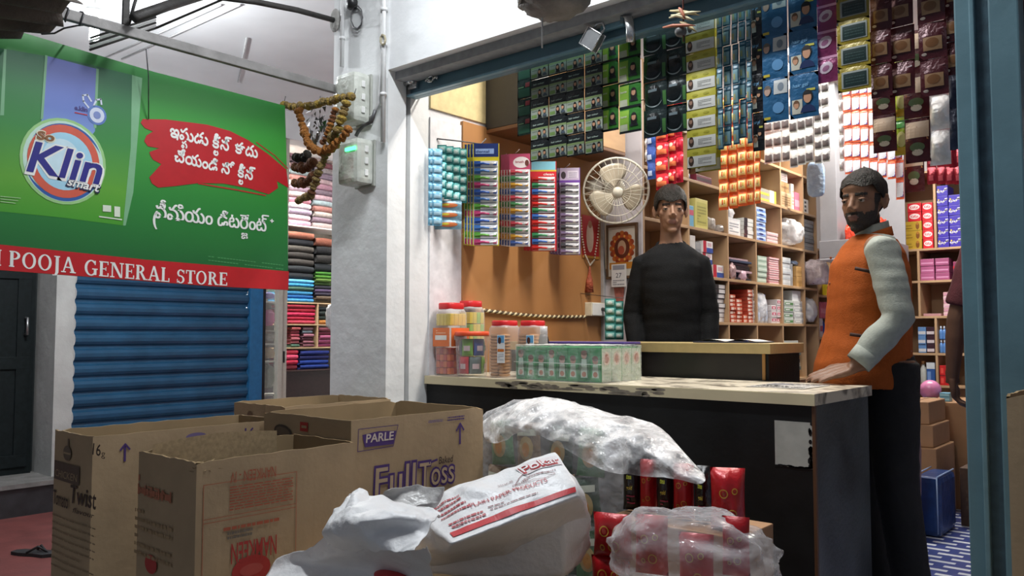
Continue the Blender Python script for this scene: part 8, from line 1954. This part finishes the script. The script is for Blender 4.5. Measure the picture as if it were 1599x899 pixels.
def build_person(label, loc, rz, J, skin, beard=None, hair=(.060, .012, -.055), seed=1, puff=1.0, part=0.0):
    t = thing('person', label, 'person', loc, rz); S = skin
    mb = MB()
    HR = Euler((0, J.get('pitch', 0), J['yaw']), 'XYZ').to_matrix(); HC = V(J['head'])
    head_parts(mb, S, J.get('fat', 1)); xform(mb, 0, HR, HC)
    nb = V(J['neck'])
    mb.tube([HC+HR @ V((-.018, 0, -.045)), HC+HR @ V((-.022, 0, -.10)), nb, nb+V((-.005, 0, -.05))], [.050, .050, .055, .075], S, 18)
    T = J['torso']                                       # list of (x, y, z, rx, ry)
    mb.tube([V(q[:3]) for q in T], [(q[4], q[3]) for q in T], S, 26)
    for a in J['arms']:
        sh, el, wr = V(a['sh']), V(a['el']), V(a['wr'])
        mb.tube([sh+V((0, -.04 if sh.y > 0 else .04, .01)), sh, sh.lerp(el, .35), sh.lerp(el, .8), el, el.lerp(wr, .3), el.lerp(wr, .8), wr], [.050, .052, .047, .040, .037, .038, .029, .025], S, 14)
        hand(mb, wr, a['d'], a['n'], a['side'], a['curl'], S, a.get('th', .5))
    for l in J['legs']:
        hp, kn, an = V(l[0]), V(l[1]), V(l[2])
        mb.tube([hp+V((0, 0, .05)), hp, hp.lerp(kn, .5), kn, kn.lerp(an, .35), kn.lerp(an, .85), an], [.085, .085, .07, .053, .055, .038, .036], S, 16)
        mb.tube([an+V((-.03, 0, -.03)), an+V((.06, 0, -.045)), an+V((.15, 0, -.058))], [(.034, .03), (.040, .026), (.036, .014)], S, 12)
    me = fuse(mb, .0048, 3, 'person_body')
    HI = HR.transposed(); mats = [S, LIPM, BRD]
    def pick(c):
        h = HI @ (c-HC)
        if abs(h.z) > .13 or abs(h.y) > .09 or abs(h.x) > .13: return 0
        if h.x > .066 and abs(h.y) < .020-abs(h.z+.062)*.6 and -.074 < h.z < -.052: return 1
        if h.x > .058 and .017+.0 < h.z - .006*abs(abs(h.y)-.03)/.02*0 and .019 < h.z < .030 and .012 < abs(h.y) < .054: return 2
        if beard:
            if h.x > .06 and -.054 < h.z < -.040 and abs(h.y) < .034 and h.x < .1085: return 2
            if h.z < -.052 and h.x > -.02: return 2
            if -.05 < h.z < .030 and .050 < abs(h.y) < .072 and .004 < h.x < .034: return 2
            if h.z < -.034-.25*max(0, h.x-.03) and abs(h.y) > .040 and h.x > .0: return 2
        return 0
    o = place(me, 'body', t, mats, pick)
    hm_ = hair_mesh(*hair, seed, puff, part); xform(hm_, 0, HR, HC); hm_.build('hair', t)
    for s in (1, -1):
        e = MB().ell((0, 0, 0), (.0112, .0112, .0078), EYEW, 14, 10)
        e.ell((.0088, 0, 0), (.0045, .0058, .0058), IRIS, 12, 8); e.ell((.0010, 0, .0052), (.0125, .0135, .0045), S, 12, 8)
        xform(e, 0, HR, HC+HR @ V((.0775, .0325*s, .002))); e.build('eye', t)
    return t, HC, HR
LIPM = mat('lips', (.14, .062, .05), .45); BRD = mat('beard', (.016, .013, .012), .6, var=.4, scale=120, bump=.4, bscale=200)
TORSO = [(0, 0, .86, .10, .15), (0, 0, .95, .105, .155), (0, 0, 1.06, .098, .140), (.005, 0, 1.20, .108, .155), (.0, 0, 1.32, .105, .168), (-.01, 0, 1.375, .088, .158), (-.015, 0, 1.415, .068, .120), (-.02, 0, 1.445, .052, .075)]
def scaled(T, k): return [(a, b, c*k, d, e) for a, b, c, d, e in T]
def garment(parts, voxel, smooth, name, parent, m, cut=None, bumpy=.0, seed=0):
    """parts: list of (points, radii); cut(center) True drops the face"""
    mb = MB()
    for pts, rad in parts: mb.tube([V(p) for p in pts], rad, m, 24)
    me = fuse(mb, voxel, smooth, name)
    if bumpy:
        nos = [v.normal.copy() for v in me.vertices]
        for v, no in zip(me.vertices, nos):
            n = mnoise.noise(v.co*9+V((seed, 0, 0)))+.7*mnoise.noise(V((v.co.x*8, v.co.y*8, v.co.z*26+seed)))
            v.co += no*n*bumpy
    if cut:
        bm = bmesh.new(); bm.from_mesh(me)
        bmesh.ops.delete(bm, geom=[f for f in bm.faces if cut(f.calc_center_median())], context='FACES'); bm.to_mesh(me); bm.free()
    return place(me, name, parent, [m])
def tor(T, add): return ([q[:3] for q in T], [(q[4]+add, q[3]+add) for q in T])
# ---- boy in a black sweater behind the inner counter
Tb = [(a, b, c*(1.035-.013*max(0, (c-1.2)/.24)), d*.95, e*.82) for a, b, c, d, e in TORSO]
Jb = dict(head=(.012, -.0, 1.645), yaw=.10, pitch=.03, neck=(-.012, 0, 1.50), torso=Tb, fat=.94,
          arms=[dict(sh=(-.01, .140, 1.385), el=(-.03, .182, 1.13), wr=(.04, .178, .90), d=(.35, -.1, -.93), n=(.2, .95, 0), side='l', curl=.30), dict(sh=(-.01, -.140, 1.385), el=(-.035, -.195, 1.13), wr=(.06, -.168, .93), d=(.6, .2, -.75), n=(.3, -.9, .2), side='r', curl=.30)],
          legs=[((0, .085, .90), (.01, .09, .49), (-.01, .095, .085)), ((0, -.085, .90), (.01, -.09, .49), (-.01, -.095, .085))])
bp = at(1048, 400, Y=3.60)
SKB = skin_mat('skin_boy', (.26, .145, .095))
rzb = math.atan2(-bp.y, -bp.x)
t, HC, HR = build_person('young man in a black crew neck sweater standing behind the inner counter', (bp.x, bp.y, 0), rzb, Jb, SKB, None, (.040, -.008, -.06), 2, 1.7)
BSW = mat('black_knit', (.0068, .0075, .0088), .9, var=.2, scale=40, bump=.25, bscale=220, spec=.2)
parts = [tor([q for q in Tb if q[2] > .95], .022)]
for a in Jb['arms']:
    sh, el, wr = V(a['sh']), V(a['el']), V(a['wr']); parts.append(([sh+V((0, -.075 if sh.y > 0 else .075, .030)), sh, sh.lerp(el, .5), el, el.lerp(wr, .5), el.lerp(wr, .93)], [.050, .056, .055, .050, .046, .040]))
swt = garment(parts, .0075, 4, 'sweater', t, BSW, lambda c: c.z > 1.462-.030*(c.x+.014)/.064 and math.hypot(c.x+.012, c.y) < .068, .004, 3)
m = MB(); m.tube([(-.014+.064*math.cos(a), .068*math.sin(a), 1.478-.030*math.cos(a)) for a in [2*math.pi*i/28 for i in range(28)]], .0095, BSW, 8, closed=True); m.build('collar', swt)
TRK = mat('dark_trousers', (.012, .012, .014), .8, var=.2, scale=30, bump=.2)
def trousers(t, J, m, hem=.06, waist=1.0, add=.016):
    T = [q for q in J['torso'] if q[2] < waist]; pr = [([q[:3] for q in T], [(q[4]+add*.8, q[3]+add*.8) for q in T])]
    for l in J['legs']:
        hp, kn, an = V(l[0]), V(l[1]), V(l[2]); pr.append(([hp+V((0, 0, .04)), hp, hp.lerp(kn, .5), kn, kn.lerp(an, .5), an+V((0, 0, hem-.085))], [.10, .10, .088, .076, .070, .066]))
    return garment(pr, .009, 4, 'trousers', t, m, None, .003, 5)
def shoes(t, J, m):
    for l in J['legs']:
        an = V(l[2]); q = MB()
        q.tube([V((an.x-.075, an.y, .040)), V((an.x-.05, an.y, .047)), V((an.x+.03, an.y, .045)), V((an.x+.12, an.y, .034)), V((an.x+.175, an.y, .024))], [(.024, .030), (.040, .044), (.046, .042), (.048, .030), (.028, .016)], m, 16)
        q.rbox((an.x-.085, an.y-.045, .0005), (an.x+.185, an.y+.048, .016), m, .006); q.build('shoe', t)
SHO = mat('dark_shoe', (.02, .018, .017), .45)
trousers(t, Jb, TRK); shoes(t, Jb, SHO)
# ---- man in an orange vest leaning a hand on the counter
Tm = [(-.02, 0, .84, .105, .150), (-.01, 0, .95, .115, .150), (.005, 0, 1.06, .115, .140), (.01, 0, 1.20, .118, .145), (.0, 0, 1.30, .108, .140), (-.012, 0, 1.36, .080, .125), (-.02, 0, 1.41, .055, .080)]
Jm = dict(head=(.030, .015, 1.540), yaw=.78, pitch=.05, neck=(-.005, .0, 1.43), torso=Tm, fat=1.0,
          arms=[dict(sh=(.030, .180, 1.345), el=(.000, .248, 1.095), wr=(.150, .225, .918), d=(.95, -.08, -.24), n=(.2, .42, .88), side='l', curl=.07, th=.7), dict(sh=(-.0, -.17, 1.35), el=(-.02, -.19, 1.08), wr=(.02, -.17, .85), d=(.2, .1, -.95), n=(.0, -1, .0), side='r', curl=.3)],
          legs=[((-.03, .085, .89), (-.035, .10, .48), (-.085, .11, .085)), ((-.02, -.085, .89), (.03, -.10, .48), (-.02, -.10, .085))])
SKM = skin_mat('skin_man', (.20, .105, .066))
t, HC, HR = build_person('bearded man in an orange vest and grey shirt resting his hand on the counter', (-.99, 3.285, 0), math.radians(-143), Jm, SKM, True, (.058, .006, -.050), 5, 1.2, .012)
SHIRT = mat('grey_shirt', (.30, .335, .31), .75, var=.07, scale=60, bump=.12, bscale=160)
parts = [tor([q for q in Tm if q[2] > .9], .012)]
for a in Jm['arms']:
    sh, el, wr = V(a['sh']), V(a['el']), V(a['wr']); parts.append(([sh+V((0, -.05 if sh.y > 0 else .05, .010)), sh, sh.lerp(el, .5), el, el.lerp(wr, .4), el.lerp(wr, .88)], [.044, .060, .060, .056, .052, .044]))
srt = garment(parts, .0075, 3, 'shirt', t, SHIRT, lambda c: c.z > 1.405 and math.hypot(c.x+.005, c.y) < .066, .007, 9)
m = MB()
m.grid(lambda u, v: V((-.006+(.066-.008*v)*math.cos(2*math.pi*u)*(1 if True else 1), (.067-.006*v)*math.sin(2*math.pi*u), 1.405+.050*v-.020*math.cos(2*math.pi*u)*(1-v*.2))), 32, 4, SHIRT); solid(m.build('collar', srt), .004)
a = Jm['arms'][0]; el, wr = V(a['el']), V(a['wr'])
m = MB().tube([el.lerp(wr, .70), el.lerp(wr, .92)], [.048, .046], SHIRT, 20, False); solid(m.build('cuff', srt), .003)
ORV = mat('orange_vest', (.33, .076, .012), .8, var=.08, scale=60, bump=.15, bscale=180, spec=.2)
Tv = [(.045, 0, .835, .172, .178), (.042, 0, .90, .168, .178), (.020, 0, 1.03, .145, .168), (.012, 0, 1.18, .142, .164), (.006, 0, 1.29, .132, .158), (-.008, 0, 1.355, .104, .142), (-.018, 0, 1.405, .070, .088)]
vst = garment([tor(Tv, .008)], .008, 3, 'vest', t, ORV, lambda c: (c.z > 1.415) or c.z < .838, .003, 6)
for (x, y, z, L) in ((.085, .145, 1.262, .055), (.085, .150, 1.02, .105)):
    MB().tube([V((x-L*.5+L*k/4, y+.018-.010*abs(k-1)*.6, z+.004*k)) for k in range(5)], [(.004, .007)]*5, mat('pocket_slit', (.035, .012, .008), .8), 6).build('pocket_slit', vst)
m = MB()
for k in range(5): m.ell((.150+.006*(k in (2, 3)), -.005, .93+.10*k), (.004, .006, .006), cm('7a3a10', .4), 10, 6)
m.build('button', vst)
m = MB(); m.grid(lambda u, v: V((-.008+(.074-.006*v)*math.cos(2*math.pi*u), (.076-.008*v)*math.sin(2*math.pi*u), 1.392+.036*v-.022*math.cos(2*math.pi*u))), 32, 3, ORV); solid(m.build('vest_collar', vst), .006)
trousers(t, Jm, mat('black_trousers', (.006, .006, .007), .85, var=.2, bump=.15), .05); shoes(t, Jm, SHO)
# ---- third man half hidden behind the blue post
Jt = dict(head=(.0, 0, 1.555), yaw=.2, pitch=.0, neck=(-.012, 0, 1.43), torso=TORSO, fat=1.0,
          arms=[dict(sh=(-.01, .18, 1.375), el=(-.01, .262, 1.10), wr=(.03, .285, .845), d=(.25, -.05, -.95), n=(.0, 1, 0), side='l', curl=.55), dict(sh=(-.01, -.18, 1.375), el=(-.03, -.235, 1.09), wr=(.02, -.225, .84), d=(.25, .05, -.95), n=(0, -1, 0), side='r', curl=.40)],
          legs=[((0, .085, .88), (.01, .09, .48), (-.01, .095, .085)), ((0, -.085, .88), (.01, -.09, .48), (-.01, -.095, .085))])
tp = at(1606, 500, Y=3.95)
SKT = skin_mat('skin_third', (.13, .07, .048))
rzt = math.atan2(tp.y, tp.x)
t, HC, HR = build_person('man in a maroon shirt seen from behind, mostly hidden by the blue post', (tp.x, tp.y, 0), rzt, Jt, SKT, None, (.05, -.01, -.06), 9, 1.1)
MRN = mat('maroon_shirt', (.085, .018, .026), .85, var=.12, scale=40, bump=.2, bscale=150)
parts = [tor([q for q in TORSO if q[2] > .85], .020)]
for a in Jt['arms']:
    sh, el = V(a['sh']), V(a['el']); parts.append(([sh+V((0, -.05 if sh.y > 0 else .05, .01)), sh, sh.lerp(el, .5), sh.lerp(el, .8)], [.062, .068, .062, .058]))
garment(parts, .008, 4, 'shirt', t, MRN, lambda c: c.z > 1.42 and math.hypot(c.x+.012, c.y) < .068, .004, 12)
trousers(t, Jt, TRK, waist=.97); shoes(t, Jt, SHO)
